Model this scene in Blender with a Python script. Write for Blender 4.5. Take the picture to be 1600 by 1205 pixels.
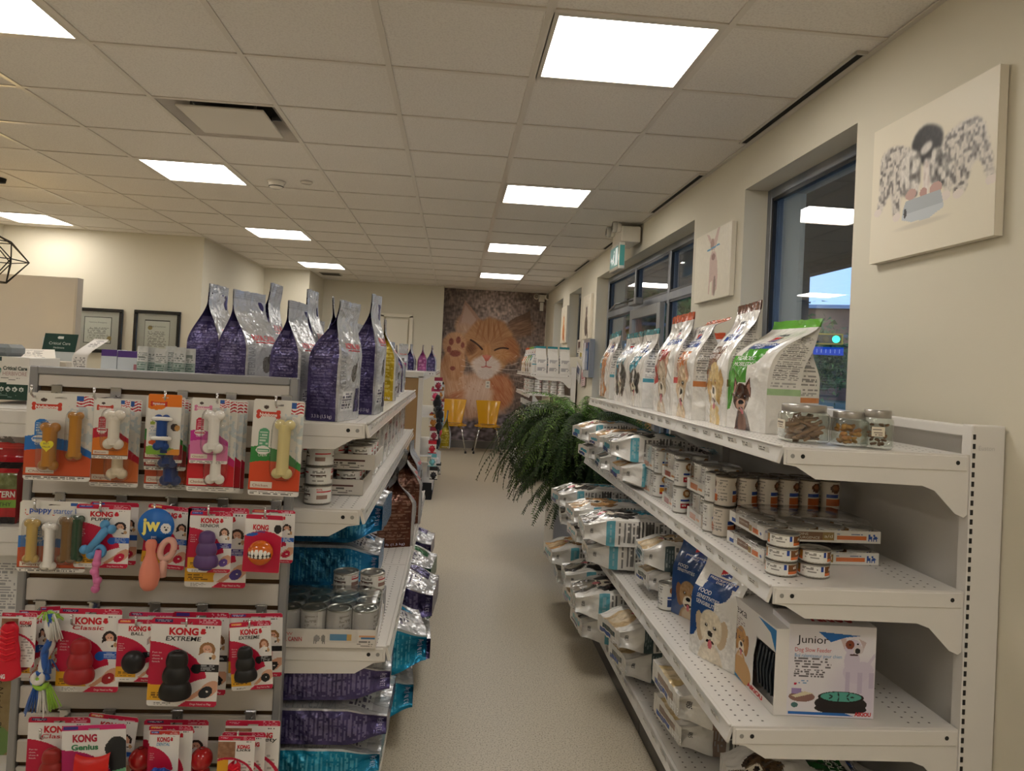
import bpy, math, random
import numpy as np
from math import sin, cos, pi, radians
for o in list(bpy.data.objects): bpy.data.objects.remove(o)
SC = bpy.context.scene
# ------------------------------------------------------------------ camera
HC = 1.40                       # eye height
FPX = 1138.5; YAW, PITCH, ROLL = 0.07854, 0.01508, -0.04991; CYP = 554.6
def _basis():
    cy, sy, cp, sp, cr, sr = cos(YAW), sin(YAW), cos(PITCH), sin(PITCH), cos(ROLL), sin(ROLL)
    fw = np.array([sy*cp, cy*cp, sp]); r = np.array([cy, -sy, 0.]); u = np.cross(r, fw)
    return r*cr-u*sr, u*cr+r*sr, fw
CR, CU, CF = _basis()
cam_d = bpy.data.cameras.new('camera'); cam = bpy.data.objects.new('camera', cam_d); SC.collection.objects.link(cam)
cam_d.sensor_width = 36; cam_d.lens = FPX/1600*36; cam_d.shift_y = (CYP-602.5)/1600; cam_d.clip_start = .05; cam_d.clip_end = 400
from mathutils import Matrix, Vector
cam.matrix_world = Matrix(((CR[0], CU[0], -CF[0], 0), (CR[1], CU[1], -CF[1], 0), (CR[2], CU[2], -CF[2], HC), (0, 0, 0, 1)))
SC.camera = cam
def _ray(px, py): return CR*(px-800)/FPX-CU*(py-CYP)/FPX+CF
def onz(px, py, z): d = _ray(px, py); t = (z-HC)/d[2]; return d[0]*t, d[1]*t
def onx(px, py, x): d = _ray(px, py); t = x/d[0]; return d[1]*t, d[2]*t+HC
def ony(px, py, y): d = _ray(px, py); t = y/d[1]; return d[0]*t, d[2]*t+HC
# ------------------------------------------------------------------ view, exposure, light strengths
SC.view_settings.view_transform = 'Standard'; SC.view_settings.look = 'None'
SC.view_settings.exposure = 0.0; SC.view_settings.gamma = 1.0; SC.view_settings.use_curve_mapping = False
PANEL_E = 13.5                    # ceiling light panels
PANEL_C = (1.0, .95, .885)
BULB_E = 60
# ------------------------------------------------------------------ world: evening sky, procedural
W = bpy.data.worlds.new('evening_sky'); SC.world = W; W.use_nodes = True
nt = W.node_tree; nt.nodes.clear()
wo = nt.nodes.new('ShaderNodeOutputWorld'); bg = nt.nodes.new('ShaderNodeBackground')
tc = nt.nodes.new('ShaderNodeTexCoord'); sx = nt.nodes.new('ShaderNodeSeparateXYZ'); cr_ = nt.nodes.new('ShaderNodeValToRGB')
nz = nt.nodes.new('ShaderNodeTexNoise'); nz.inputs['Scale'].default_value = 3; mx = nt.nodes.new('ShaderNodeMix'); mx.data_type = 'RGBA'
nt.links.new(tc.outputs['Generated'], sx.inputs[0]); nt.links.new(sx.outputs['Z'], cr_.inputs[0])
el = cr_.color_ramp.elements; el[0].position = 0.0; el[0].color = (.42, .62, .92, 1); el[1].position = .6; el[1].color = (.06, .17, .55, 1)
e2 = el.new(.12); e2.color = (.30, .52, .95, 1)
nt.links.new(tc.outputs['Generated'], nz.inputs['Vector']); cr2 = nt.nodes.new('ShaderNodeValToRGB')
cr2.color_ramp.elements[0].position = .5; cr2.color_ramp.elements[0].color = (0, 0, 0, 1); cr2.color_ramp.elements[1].position = .8; cr2.color_ramp.elements[1].color = (.6, .6, .6, 1)
nt.links.new(nz.outputs[0], cr2.inputs[0]); nt.links.new(cr2.outputs[0], mx.inputs[0]); nt.links.new(cr_.outputs[0], mx.inputs[6])
mx.inputs[7].default_value = (.75, .8, .95, 1); nt.links.new(mx.outputs[2], bg.inputs[0]); bg.inputs[1].default_value = 2.1
nt.links.new(bg.outputs[0], wo.inputs[0])
# ------------------------------------------------------------------ colours and materials
def lin(c):
    c = np.asarray(c, float)/255.; return np.where(c <= .04045, c/12.92, ((c+.055)/1.055)**2.4)
MATS = {}
def mat(name, rough=.5, metal=0., col=None, bump=0, bscale=60, bdist=.002, spec=.5, coat=0, emis=0, trans=0, alpha=1, vary=None, ior=1.45, kind='noise', sheen=0):
    m = bpy.data.materials.new(name); m.use_nodes = True; n = m.node_tree.nodes; l = m.node_tree.links; p = n['Principled BSDF']
    p.inputs['Roughness'].default_value = rough; p.inputs['Metallic'].default_value = metal; p.inputs['IOR'].default_value = ior
    p.inputs['Specular IOR Level'].default_value = spec; p.inputs['Coat Weight'].default_value = coat; p.inputs['Transmission Weight'].default_value = trans
    p.inputs['Alpha'].default_value = alpha; p.inputs['Sheen Weight'].default_value = sheen
    tcn = n.new('ShaderNodeTexCoord')
    if col is None:
        a = n.new('ShaderNodeAttribute'); a.attribute_name = 'Col'; src = a.outputs['Color']
    else:
        a = n.new('ShaderNodeRGB'); a.outputs[0].default_value = (*lin(col), 1); src = a.outputs[0]
    if vary:                       # (scale, colour2, lo, hi)
        t = n.new('ShaderNodeTexNoise'); t.inputs['Scale'].default_value = vary[0]; t.inputs['Detail'].default_value = 4
        l.new(tcn.outputs['Object'], t.inputs['Vector']); r = n.new('ShaderNodeValToRGB')
        r.color_ramp.elements[0].position = vary[2]; r.color_ramp.elements[1].position = vary[3]
        l.new(t.outputs[0], r.inputs[0]); mm = n.new('ShaderNodeMix'); mm.data_type = 'RGBA'
        l.new(r.outputs[0], mm.inputs[0]); l.new(src, mm.inputs[6]); mm.inputs[7].default_value = (*lin(vary[1]), 1); src = mm.outputs[2]
    l.new(src, p.inputs['Base Color'])
    if emis: l.new(src, p.inputs['Emission Color']); p.inputs['Emission Strength'].default_value = emis
    if bump:
        t = n.new('ShaderNodeTexNoise' if kind == 'noise' else 'ShaderNodeTexVoronoi'); t.inputs['Scale'].default_value = bscale
        l.new(tcn.outputs['Object'], t.inputs['Vector']); b = n.new('ShaderNodeBump'); b.inputs['Strength'].default_value = bump; b.inputs['Distance'].default_value = bdist
        l.new(t.outputs[0], b.inputs['Height']); l.new(b.outputs[0], p.inputs['Normal'])
    MATS[name] = m; return m
mat('print', .45); mat('matte', .8); mat('gloss', .15, coat=.3); mat('rubber', .38); mat('paper', .7)
mat('film', .16, bump=.6, bscale=34, bdist=.007, coat=.4)
mat('foil', .24, metal=.45, bump=.8, bscale=45, bdist=.008)
mat('white_metal', .32, spec=.45, bump=.05, bscale=300)
mat('steel', .3, metal=.85, bump=.1, bscale=90, bdist=.001)
mat('brushed', .42, metal=.5, vary=(3, (150, 150, 152), .35, .7))
mat('chrome', .12, metal=1.)
mat('laminate', .5, vary=(2.2, (196, 188, 178), .3, .8))
mat('wall_paint', .75, col=(214, 207, 188), bump=.06, bscale=220, bdist=.001)
mat('tile', .9, col=(230, 224, 215), bump=.25, bscale=260, bdist=.001, vary=(120, (216, 209, 200), .45, .7))
mat('floor_vinyl', .38, col=(192, 182, 162), vary=(170, (146, 137, 120), .52, .62), bump=.03, bscale=90, spec=.4)
mat('wood', .5, vary=(6, (110, 70, 35), .4, .7)); mat('leaf', .55, spec=.3)
mat('cloth', .95, sheen=.3, bump=.5, bscale=400, bdist=.002)
mat('mural_print', .55); mat('outdoor', .9)
mat('treats', .8, bump=.5, bscale=200, bdist=.002)
mat('lightpanel', .5, col=(255, 244, 226), emis=PANEL_E); MATS['lightpanel'].node_tree.nodes['Principled BSDF'].inputs['Base Color'].default_value = (1, 1, 1, 1)
_p = MATS['lightpanel'].node_tree; _pb = _p.nodes['Principled BSDF']
for _l in list(_pb.inputs['Emission Color'].links): _p.links.remove(_l)
_pb.inputs['Emission Color'].default_value = (*PANEL_C, 1)
mat('bulb', .5, col=(255, 214, 140), emis=BULB_E)
mat('glow', .5, emis=2.2); mat('sign_glow', .5, emis=.35)
def glassmat(name, rough=0., tint=(1, 1, 1), refl=1.0):
    m = bpy.data.materials.new(name); m.use_nodes = True; n = m.node_tree.nodes; l = m.node_tree.links
    for x in list(n):
        if x.type != 'OUTPUT_MATERIAL': n.remove(x)
    t = n.new('ShaderNodeBsdfTransparent'); t.inputs[0].default_value = (*tint, 1); g = n.new('ShaderNodeBsdfGlossy'); g.inputs['Roughness'].default_value = rough
    fr = n.new('ShaderNodeFresnel'); ge = n.new('ShaderNodeNewGeometry'); mm = n.new('ShaderNodeMapRange'); l.new(ge.outputs['Backfacing'], mm.inputs[0]); mm.inputs[3].default_value = 1.5; mm.inputs[4].default_value = 1/1.5; l.new(mm.outputs[0], fr.inputs[0]); mu = n.new('ShaderNodeMath'); mu.operation = 'MULTIPLY'; mu.inputs[1].default_value = refl; mu.use_clamp = True
    l.new(fr.outputs[0], mu.inputs[0]); ms = n.new('ShaderNodeMixShader'); l.new(mu.outputs[0], ms.inputs[0]); l.new(t.outputs[0], ms.inputs[1]); l.new(g.outputs[0], ms.inputs[2])
    l.new(ms.outputs[0], n['Material Output'].inputs[0]); MATS[name] = m
glassmat('glass', 0., (.93, .96, .97), 1.6); glassmat('clear_film', .12, (.97, .97, .97), 1.7); glassmat('jar_glass', .03, (.95, .97, .95), 1.5)
# ------------------------------------------------------------------ mesh builder
RNG = np.random.default_rng(7)
IDM = lambda u, v, n=0.: np.stack([u, -n+0*u, v], -1)        # panel facing -y, u right, v up, n towards the viewer
_TX = {}
def text2d(s, bold=0.):
    k = (s, bold)
    if k not in _TX:
        c = bpy.data.curves.new('t', 'FONT'); c.body = s; c.resolution_u = 3; c.offset = bold; c.size = 1
        o = bpy.data.objects.new('t', c); SC.collection.objects.link(o)
        me = bpy.data.meshes.new_from_object(o.evaluated_get(bpy.context.evaluated_depsgraph_get()))
        v = np.array([p.co[:2] for p in me.vertices]).reshape(-1, 2); me.calc_loop_triangles()
        f = np.array([t.vertices[:] for t in me.loop_triangles]).reshape(-1, 3)
        v[:, 0] -= v[:, 0].min(); cap = .70; v /= cap
        bpy.data.objects.remove(o); bpy.data.curves.remove(c); bpy.data.meshes.remove(me); _TX[k] = (v, f)
    return _TX[k]
class G:
    def __init__(s): s.V = []; s.F = []; s.C = []; s.M = []; s.S = []; s.n = 0; s.mats = []
    def add(s, V, F, col, mt='print', smooth=False, corner=None):
        V = np.asarray(V, float).reshape(-1, 3); F = np.asarray(F, int)
        if len(F) == 0: return
        if mt not in s.mats: s.mats.append(mt)
        k = F.shape[1]; nf = len(F)
        if corner is not None: cc = corner
        else:
            c = lin(col)
            cc = np.broadcast_to(c, (nf, k, 3)) if c.ndim == 1 else np.repeat(c.reshape(nf, 1, 3), k, 1)
        s.V.append(V); s.F.append(F+s.n); s.C.append(np.array(cc)); s.M.append(np.full(nf, s.mats.index(mt))); s.S.append(np.full(nf, smooth)); s.n += len(V)
    def grid(s, P, col, mt='print', smooth=True, closeu=False):
        P = np.asarray(P, float); nv, nu = P.shape[:2]
        i = np.arange(nv*nu).reshape(nv, nu)
        if closeu: i = np.concatenate([i, i[:, :1]], 1)
        F = np.stack([i[:-1, :-1], i[:-1, 1:], i[1:, 1:], i[1:, :-1]], -1)
        col = np.asarray(col, float)
        if col.ndim == 3 and col.shape[0] == nv and nv > 1 and col.shape[1] in (nu,) and not (col.shape[0] == F.shape[0]):
            L = lin(col).reshape(-1, 3); cc = L[F.reshape(-1, 4)]; s.add(P, F.reshape(-1, 4), (0, 0, 0), mt, smooth, corner=cc)
        else:
            s.add(P, F.reshape(-1, 4), col.reshape(-1, 3) if col.ndim == 3 else col, mt, smooth)
    def box(s, c, d, col, mt='print', bev=0., R=None):
        d = np.array(d)/2.; b = min(bev, min(d)*.9)
        if b <= 0:
            V = np.array([[x, y, z] for x in (-1, 1) for y in (-1, 1) for z in (-1, 1)])*d
            F = [[0, 1, 3, 2], [4, 6, 7, 5], [0, 4, 5, 1], [2, 3, 7, 6], [0, 2, 6, 4], [1, 5, 7, 3]]
            if R is not None: V = V@np.array(R).T
            s.add(V+np.array(c), F, col, mt)
        else:
            V = []; idx = {}
            for x in (-1, 1):
                for y in (-1, 1):
                    for z in (-1, 1):
                        for a in range(3):
                            p = np.array([x, y, z])*(d-b); p[a] = [x, y, z][a]*d[a]; idx[x, y, z, a] = len(V); V.append(p)
            F = []
            for a in range(3):
                o1, o2 = [i for i in range(3) if i != a]
                for sg in (-1, 1):
                    q = []
                    for s1, s2 in ((-1, -1), (1, -1), (1, 1), (-1, 1)):
                        k = [0, 0, 0]; k[a] = sg; k[o1] = s1; k[o2] = s2; q.append(idx[(*k, a)])
                    F.append(q)
                for s1 in (-1, 1):
                    for s2 in (-1, 1):
                        k0 = [0, 0, 0]; k1 = [0, 0, 0]; k0[a] = -1; k1[a] = 1
                        k0[o1] = k1[o1] = s1; k0[o2] = k1[o2] = s2
                        F.append([idx[(*k0, o1)], idx[(*k1, o1)], idx[(*k1, o2)], idx[(*k0, o2)]])
            T = [[idx[x, y, z, 0], idx[x, y, z, 1], idx[x, y, z, 2]] for x in (-1, 1) for y in (-1, 1) for z in (-1, 1)]
            V = np.array(V)
            # orient outward
            def fix(F):
                out = []
                for f in F:
                    p = V[f]; n = np.cross(p[1]-p[0], p[2]-p[0])
                    out.append(f if n@p.mean(0) > 0 else f[::-1])
                return out
            F = fix(F); T = fix(T); W_ = V@np.array(R).T if R is not None else V
            s.add(W_+np.array(c), F, col, mt); s.add(W_+np.array(c), T, col, mt)
    def lathe(s, prof, c=(0, 0, 0), col=(200, 200, 200), mt='print', n=24, axis='z', R=None, smooth=True):
        prof = np.array(prof, float); a = np.linspace(0, 2*pi, n, endpoint=False)
        P = np.stack([prof[:, :1]*np.cos(a), prof[:, :1]*np.sin(a), prof[:, 1:]+0*a], -1)
        if axis == 'y': P = np.stack([P[..., 0], -P[..., 2], P[..., 1]], -1)
        if axis == 'x': P = np.stack([P[..., 2], P[..., 0], P[..., 1]], -1)
        if R is not None: P = P@np.array(R).T
        s.grid(P+np.array(c), col, mt, smooth, closeu=True)
    def disc(s, c, r, col, mt='print', n=24, axis='z', flip=False):
        s.lathe([(0.0001, 0), (r, 0)] if flip else [(r, 0), (0.0001, 0)], c, col, mt, n, axis)
    def cyl(s, a, b, r, col, mt='print', n=12, r2=None, cap=True):
        s.tube([a, b], [r, r if r2 is None else r2], col, mt, n, cap)
    def tube(s, pts, r, col, mt='print', n=8, cap=True, smooth=True):
        pts = np.array(pts, float); m = len(pts); r = np.broadcast_to(np.asarray(r, float), (m,))
        t = np.gradient(pts, axis=0); t /= np.linalg.norm(t, axis=1, keepdims=True)+1e-12
        ref = np.array([0, 0, 1.]) if abs(t[0][2]) < .9 else np.array([1., 0, 0]); a = np.linspace(0, 2*pi, n, endpoint=False); P = []
        u = np.cross(t[0], ref); u /= np.linalg.norm(u)
        for i in range(m):
            u = u-t[i]*(u@t[i]); u /= np.linalg.norm(u)+1e-12; w = np.cross(t[i], u)
            P.append(pts[i]+r[i]*(np.outer(np.cos(a), u)+np.outer(np.sin(a), w)))
        if cap: P = [np.repeat(pts[:1], n, 0)]+P+[np.repeat(pts[-1:], n, 0)]
        s.grid(np.array(P), col, mt, smooth, closeu=True)
    def ball(s, c, r, col, mt='rubber', n=18, sc=(1, 1, 1), R=None):
        a = np.linspace(-pi/2, pi/2, n//2+2); prof = np.stack([np.cos(a), np.sin(a)], -1); prof[[0, -1], 0] = 1e-4
        b = np.linspace(0, 2*pi, n, endpoint=False)
        P = np.stack([prof[:, :1]*np.cos(b), prof[:, :1]*np.sin(b), prof[:, 1:]+0*b], -1)*r*np.array(sc)
        if R is not None: P = P@np.array(R).T
        s.grid(P+np.array(c), col, mt, True, closeu=True)
    def panel(s, cv, f=IDM, mt='print', off=0., smooth=False):
        u = np.linspace(0, cv.w, cv.nx+1); v = np.linspace(0, cv.h, cv.ny+1); U, V = np.meshgrid(u, v)
        s.grid(f(U, V, off), cv.A, mt, smooth)
    def text(s, t, u, v, h, col, f=IDM, mt='print', off=.0006, w=None, bold=0., cx=False, shear=0., rot=0.):
        V, F = text2d(t, bold)
        if len(F) == 0: return
        V = V*h
        if w: V = V*np.array([w/max(V[:, 0].max(), 1e-6), 1])
        if shear: V = V+np.stack([V[:, 1]*shear, 0*V[:, 0]], -1)
        if cx: V = V-np.array([V[:, 0].max()/2, 0])
        if rot: V = V@np.array([[cos(rot), sin(rot)], [-sin(rot), cos(rot)]])
        s.add(f(V[:, 0]+u, V[:, 1]+v, off), F, col, mt)
    def build(s, name, parent=None, loc=None, rot=None):
        me = bpy.data.meshes.new(name)
        V = np.concatenate(s.V); me.vertices.add(len(V)); me.vertices.foreach_set('co', V.ravel())
        ls = np.concatenate([np.full(len(f), f.shape[1]) for f in s.F]); li = np.concatenate([f.ravel() for f in s.F])
        me.loops.add(len(li)); me.loops.foreach_set('vertex_index', li)
        me.polygons.add(len(ls)); me.polygons.foreach_set('loop_start', np.concatenate([[0], np.cumsum(ls)[:-1]]))
        me.polygons.foreach_set('loop_total', ls)
        me.polygons.foreach_set('material_index', np.concatenate(s.M)); me.polygons.foreach_set('use_smooth', np.concatenate(s.S).astype(bool))
        C = np.concatenate([c.reshape(-1, 3) for c in s.C]); a = me.color_attributes.new('Col', 'FLOAT_COLOR', 'CORNER')
        a.data.foreach_set('color', np.concatenate([C, np.ones((len(C), 1))], 1).ravel())
        for m in s.mats: me.materials.append(MATS[m])
        me.update(calc_edges=True); me.validate()
        o = bpy.data.objects.new(name, me); SC.collection.objects.link(o)
        if parent: o.parent = parent
        if loc is not None: o.location = loc
        if rot is not None: o.rotation_euler = rot
        return o
def tag(o, label, cat, group=None, kind=None):
    o['label'] = label; o['category'] = cat
    if group: o['group'] = group
    if kind: o['kind'] = kind
    return o
def thing(name, label, cat, loc=(0, 0, 0), rot=(0, 0, 0), group=None):
    o = bpy.data.objects.new(name, None); o.empty_display_size = .05; SC.collection.objects.link(o)
    o.location = loc; o.rotation_euler = rot if hasattr(rot, '__len__') else (0, 0, rot); return tag(o, label, cat, group)
def struct(o): o['kind'] = 'structure'; return o
_KIDS = {}
def dup(root, label, loc, rot=None, group=None):
    def cp(o, par):
        c = o.copy(); SC.collection.objects.link(c)
        if par: c.parent = par
        for ch in [x for x in SC.collection.objects if x.parent == o]: cp(ch, c)
        return c
    c = cp(root, None); c.location = loc
    if rot is not None: c.rotation_euler = rot if hasattr(rot, '__len__') else (0, 0, rot)
    c['label'] = label
    if group: c['group'] = group
    return c
def ordn(i): return ['first', 'second', 'third', 'fourth', 'fifth', 'sixth', 'seventh', 'eighth', 'ninth', 'tenth', 'eleventh', 'twelfth', 'thirteenth', 'fourteenth'][i]
# ------------------------------------------------------------------ numpy value noise
_NG = np.random.default_rng(3).random((64, 64))
def vnoise(x, y, seed=0):
    x = np.asarray(x, float)+seed*7.31; y = np.asarray(y, float)+seed*3.77
    xi = np.floor(x).astype(int); yi = np.floor(y).astype(int); fx = x-xi; fy = y-yi; fx = fx*fx*(3-2*fx); fy = fy*fy*(3-2*fy)
    g = lambda a, b: _NG[a % 64, b % 64]
    return (g(xi, yi)*(1-fx)+g(xi+1, yi)*fx)*(1-fy)+(g(xi, yi+1)*(1-fx)+g(xi+1, yi+1)*fx)*fy
def fbm(x, y, seed=0, o=4):
    s = 0; a = .5
    for k in range(o): s = s+a*vnoise(x*2**k, y*2**k, seed+k); a *= .5
    return s
# ------------------------------------------------------------------ printed artwork: a grid of flat cells
class Cv:
    def __init__(s, w, h, cell, bgc=(240, 240, 236)):
        s.w, s.h = w, h; s.nx = max(2, int(round(w/cell))); s.ny = max(2, int(round(h/cell)))
        u = (np.arange(s.nx)+.5)*w/s.nx; v = (np.arange(s.ny)+.5)*h/s.ny; s.U, s.V = np.meshgrid(u, v)
        s.A = np.zeros((s.ny, s.nx, 3))+np.array(bgc, float)
    def m(s, mask, c, a=1.):
        mask = np.clip(np.asarray(mask, float), 0, 1)[..., None]*a; s.A = s.A*(1-mask)+np.array(c, float)*mask; return s
    def rect(s, u0, v0, u1, v1, c, a=1.): return s.m((s.U > u0) & (s.U < u1) & (s.V > v0) & (s.V < v1), c, a)
    def ell(s, cu, cv, ru, rv, c, rot=0., a=1., soft=0.):
        x = s.U-cu; y = s.V-cv; X = x*cos(rot)+y*sin(rot); Y = -x*sin(rot)+y*cos(rot); d = (X/ru)**2+(Y/rv)**2
        return s.m(d < 1 if not soft else np.clip((1-d)/soft, 0, 1), c, a)
    def poly(s, pts, c, a=1.):
        ins = np.zeros(s.U.shape, bool); n = len(pts)
        for i in range(n):
            x0, y0 = pts[i]; x1, y1 = pts[(i+1) % n]
            if y0 == y1: continue
            cnd = ((y0 > s.V) != (y1 > s.V)) & (s.U < (x1-x0)*(s.V-y0)/(y1-y0)+x0); ins ^= cnd
        return s.m(ins, c, a)
    def fine(s, u0, v0, u1, v1, c, pitch, a=.7, seed=0, fill=.6):          # rows of small print
        row = np.floor((s.V-v0)/pitch); on = ((s.V-v0)/pitch-row) < .55
        nn = vnoise(s.U/pitch*1.3, row*5.3, seed) < fill; end = vnoise(row*3.1, row*0+2, seed+5)*.3+.75
        return s.m((s.U > u0) & (s.U < u0+(u1-u0)*np.minimum(end, 1)) & (s.V > v0) & (s.V < v1) & on & nn, c, a)
    def noise(s, sc, amp, seed=0, box=None):
        d = (fbm(s.U*sc, s.V*sc, seed)-.5)*2*amp; s.A = s.A+d[..., None]*(1 if box is None else box[..., None]); return s
    def flag(s, u, v, w, h):
        s.rect(u, v, u+w, v+h, (235, 232, 228)); row = np.floor((s.V-v+.12*h*np.sin((s.U-u)/w*6))/h*7)
        s.m((s.U > u) & (s.U < u+w) & (s.V > v) & (s.V < v+h) & (row % 2 == 0), (190, 40, 50))
        return s.rect(u, v+h*.5, u+w*.42, v+h, (45, 90, 160))
    def dog(s, cu, cv, r, base, ear, muz=(235, 225, 205), ears='floppy', tongue=True, chest=None, blaze=None, body=True, seed=1):
        b = chest or base
        if body:
            s.ell(cu, cv-r*1.95, r*.95, r*1.35, b, soft=.15); s.ell(cu-r*.1, cv-r*1.5, r*.6, r*.8, muz, a=.5, soft=.5)
        if ears == 'floppy':
            for k in (-1, 1): s.ell(cu+k*r*.82, cv-r*.05, r*.34, r*.75, ear, rot=-k*.2)
        elif ears == 'up':
            for k in (-1, 1): s.poly([(cu+k*r*.2, cv+r*.6), (cu+k*r*.95, cv+r*1.45), (cu+k*r*.98, cv+r*.1)], ear); s.poly([(cu+k*r*.45, cv+r*.6), (cu+k*r*.85, cv+r*1.15), (cu+k*r*.88, cv+r*.3)], (215, 160, 140), .7)
        s.ell(cu, cv+r*.1, r*.85, r*.92, base, soft=.12)
        if blaze is not None: s.ell(cu, cv+r*.3, r*.22, r*.8, blaze)
        s.ell(cu, cv-r*.42, r*.48, r*.46, muz, soft=.2)
        for k in (-1, 1): s.ell(cu+k*r*.34, cv+r*.16, r*.15, r*.12, [max(0, q-45) for q in base], a=.6); s.ell(cu+k*r*.33, cv+r*.14, r*.085, r*.09, (25, 18, 15)); s.ell(cu+k*r*.31, cv+r*.18, r*.035, r*.035, (240, 240, 240))
        s.ell(cu, cv-r*.22, r*.2, r*.15, (28, 22, 20)); s.ell(cu, cv-r*.62, r*.3, r*.1, (50, 25, 22))
        if tongue: s.ell(cu, cv-r*.76, r*.15, r*.22, (206, 112, 120))
        d = (s.U-cu)**2+(s.V-cv+r)**2 < (r*2.2)**2
        near = (np.abs(s.A-np.array(base)).sum(-1) < 90) & d
        return s.noise(.9/(r*.12), 26, seed, near.astype(float))
    def bone(s, cu, cv, w, h, c):
        s.rect(cu-w*.38, cv-h*.3, cu+w*.38, cv+h*.3, c)
        for a in (-1, 1):
            for b in (-1, 1): s.ell(cu+a*w*.42, cv+b*h*.26, h*.3, h*.3, c)
        return s
# ------------------------------------------------------------------ the room
XW = 1.505; YF = 12.15; ZC = HC+1.238; XL = -4.86; TX0 = .2715; TY0 = 2.487; TS = .61
WHT = (226, 217, 196)
def colx(i): return TX0+TS*i+(.031 if i > 0 else 0)
def rowy(j): return TY0+TS*j
g = G(); g.box((-1.6, 4.6, -.05), (6.9, 15.4, .1), (170, 158, 136), 'floor_vinyl'); struct(g.build('floor'))
# right wall as pieces round the openings (outer wall, .30 thick)
def wall_right(ops):
    g = G(); y0, y1 = -3.0, YF+.3; th = .34
    def b(a, c, z0, z1):
        if c-a > .001 and z1-z0 > .001: g.box((XW+th/2, (a+c)/2, (z0+z1)/2), (th, c-a, z1-z0), WHT, 'wall_paint')
    ops = sorted(ops); y = y0
    for a, c, z0, z1 in ops:
        b(y, a, 0, ZC+.2); b(a, c, 0, z0); b(a, c, z1, ZC+.2); y = c
    b(y, y1, 0, ZC+.2)
    return struct(g.build('wall_right'))
ZH = HC+1.005
WIN = [(2.69, 3.78, 1.0, ZH), (4.60, 7.83, 0.0, ZH), (8.80, 9.72, 1.55, ZH), (10.3, 11.2, 1.0, ZH)]
wall_right(WIN)
g = G(); g.box((.0, YF+.1, ZC/2), (3.3, .2, ZC+.2), WHT, 'wall_paint'); struct(g.build('wall_far'))
def wallbox(name, x0, x1, y0, y1, z0=0, z1=None):
    g = G(); z1 = z1 or ZC+.2; g.box(((x0+x1)/2, (y0+y1)/2, (z0+z1)/2), (x1-x0, y1-y0, z1-z0), WHT, 'wall_paint'); return struct(g.build(name))
wallbox('wall_far_left', -2.15, -.22, 11.9, YF+.15)
wallbox('wall_recess', -3.0, -2.15, 10.75, 11.1)
wallbox('wall_recess_side', -2.25, -2.15, 11.1, 11.9)
wallbox('wall_office', -5.0, -2.79, 8.2, 8.35)
wallbox('wall_office_side', -2.94, -2.79, 8.35, 10.75)
wallbox('wall_left', -5.0, -4.88, -3, 8.2)
wallbox('wall_back', -5.0, 1.9, -3.2, -3.0)
for nm, c, d in [('baseboard_far', (.64, YF-.01, .06), (1.7, .02, .12)), ('baseboard_right', (XW-.008, 10.2, .05), (.014, 3.7, .1)), ('baseboard_far_left', (-1.18, 11.89, .05), (1.9, .014, .1))]:
    g = G(); g.box(c, d, (120, 118, 116), 'matte'); struct(g.build(nm))
# ceiling: tee grid at true spacing, tiles with their own recessed edges
def ceiling():
    g = G(); hole = set()
    LI = {(i, j) for i in (0,) for j in (-8, -4, 0, 4, 8, 12)} | {(-4, j) for j in (-8, -4, 0, 4, 8, 12)} | {(-8, j) for j in (-4, 0, 4, 8)}
    i0, i1 = -9, 2
    for i in range(i0, i1+1):
        for j in range(-9, 16):
            if (i, j) in LI or (i, j) == (-3, 2): continue
            xa, xb = colx(i), min(colx(i+1), XW); ya, yb = rowy(j), min(rowy(j+1), YF)
            if i == 0: pass
            if xb <= xa: continue
            if xb < -2.9 and ya > 8.4: continue
            g.box(((xa+xb)/2, (ya+yb)/2, ZC+.012), (xb-xa-.006, yb-ya-.006, .02), (205, 196, 184), 'tile', bev=.004)
    for i in range(i0, i1+1):
        w = .032 if i in (0,) else .024
        g.box((colx(i), 4.6, ZC-.001), (w, 15.2, .006), (214, 206, 194), 'white_metal')
    for j in range(-9, 17): g.box((-1.7, rowy(j), ZC-.0012), (6.5, .022, .005), (214, 206, 194), 'white_metal')
    g.box((-1.7, 4.6, ZC+.3), (7, 15.6, .1), (120, 115, 108), 'matte')
    g.box((XW-.011, 4.6, ZC-.003), (.022, 15.2, .006), (205, 198, 186), 'white_metal')
    struct(g.build('ceiling')); return sorted(LI)
LI = ceiling()
names_l = {(0, 0): 'nearest bright square ceiling light on the right, above the window shelves', (0, 4): 'second ceiling light of the right row, ahead of the big one', (0, 8): 'third ceiling light of the right row towards the kitten mural', (0, 12): 'farthest ceiling light of the right row, just before the kitten mural',
           (-4, 0): 'nearest ceiling light cut off in the top left corner', (-4, 4): 'ceiling light beyond the square air diffuser on the left', (-4, 8): 'third ceiling light of the left row, past the smoke detector', (-4, 12): 'farthest small ceiling light of the left row above the purple bags', (-8, 8): 'ceiling light over the office wall at the far left edge'}
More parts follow.
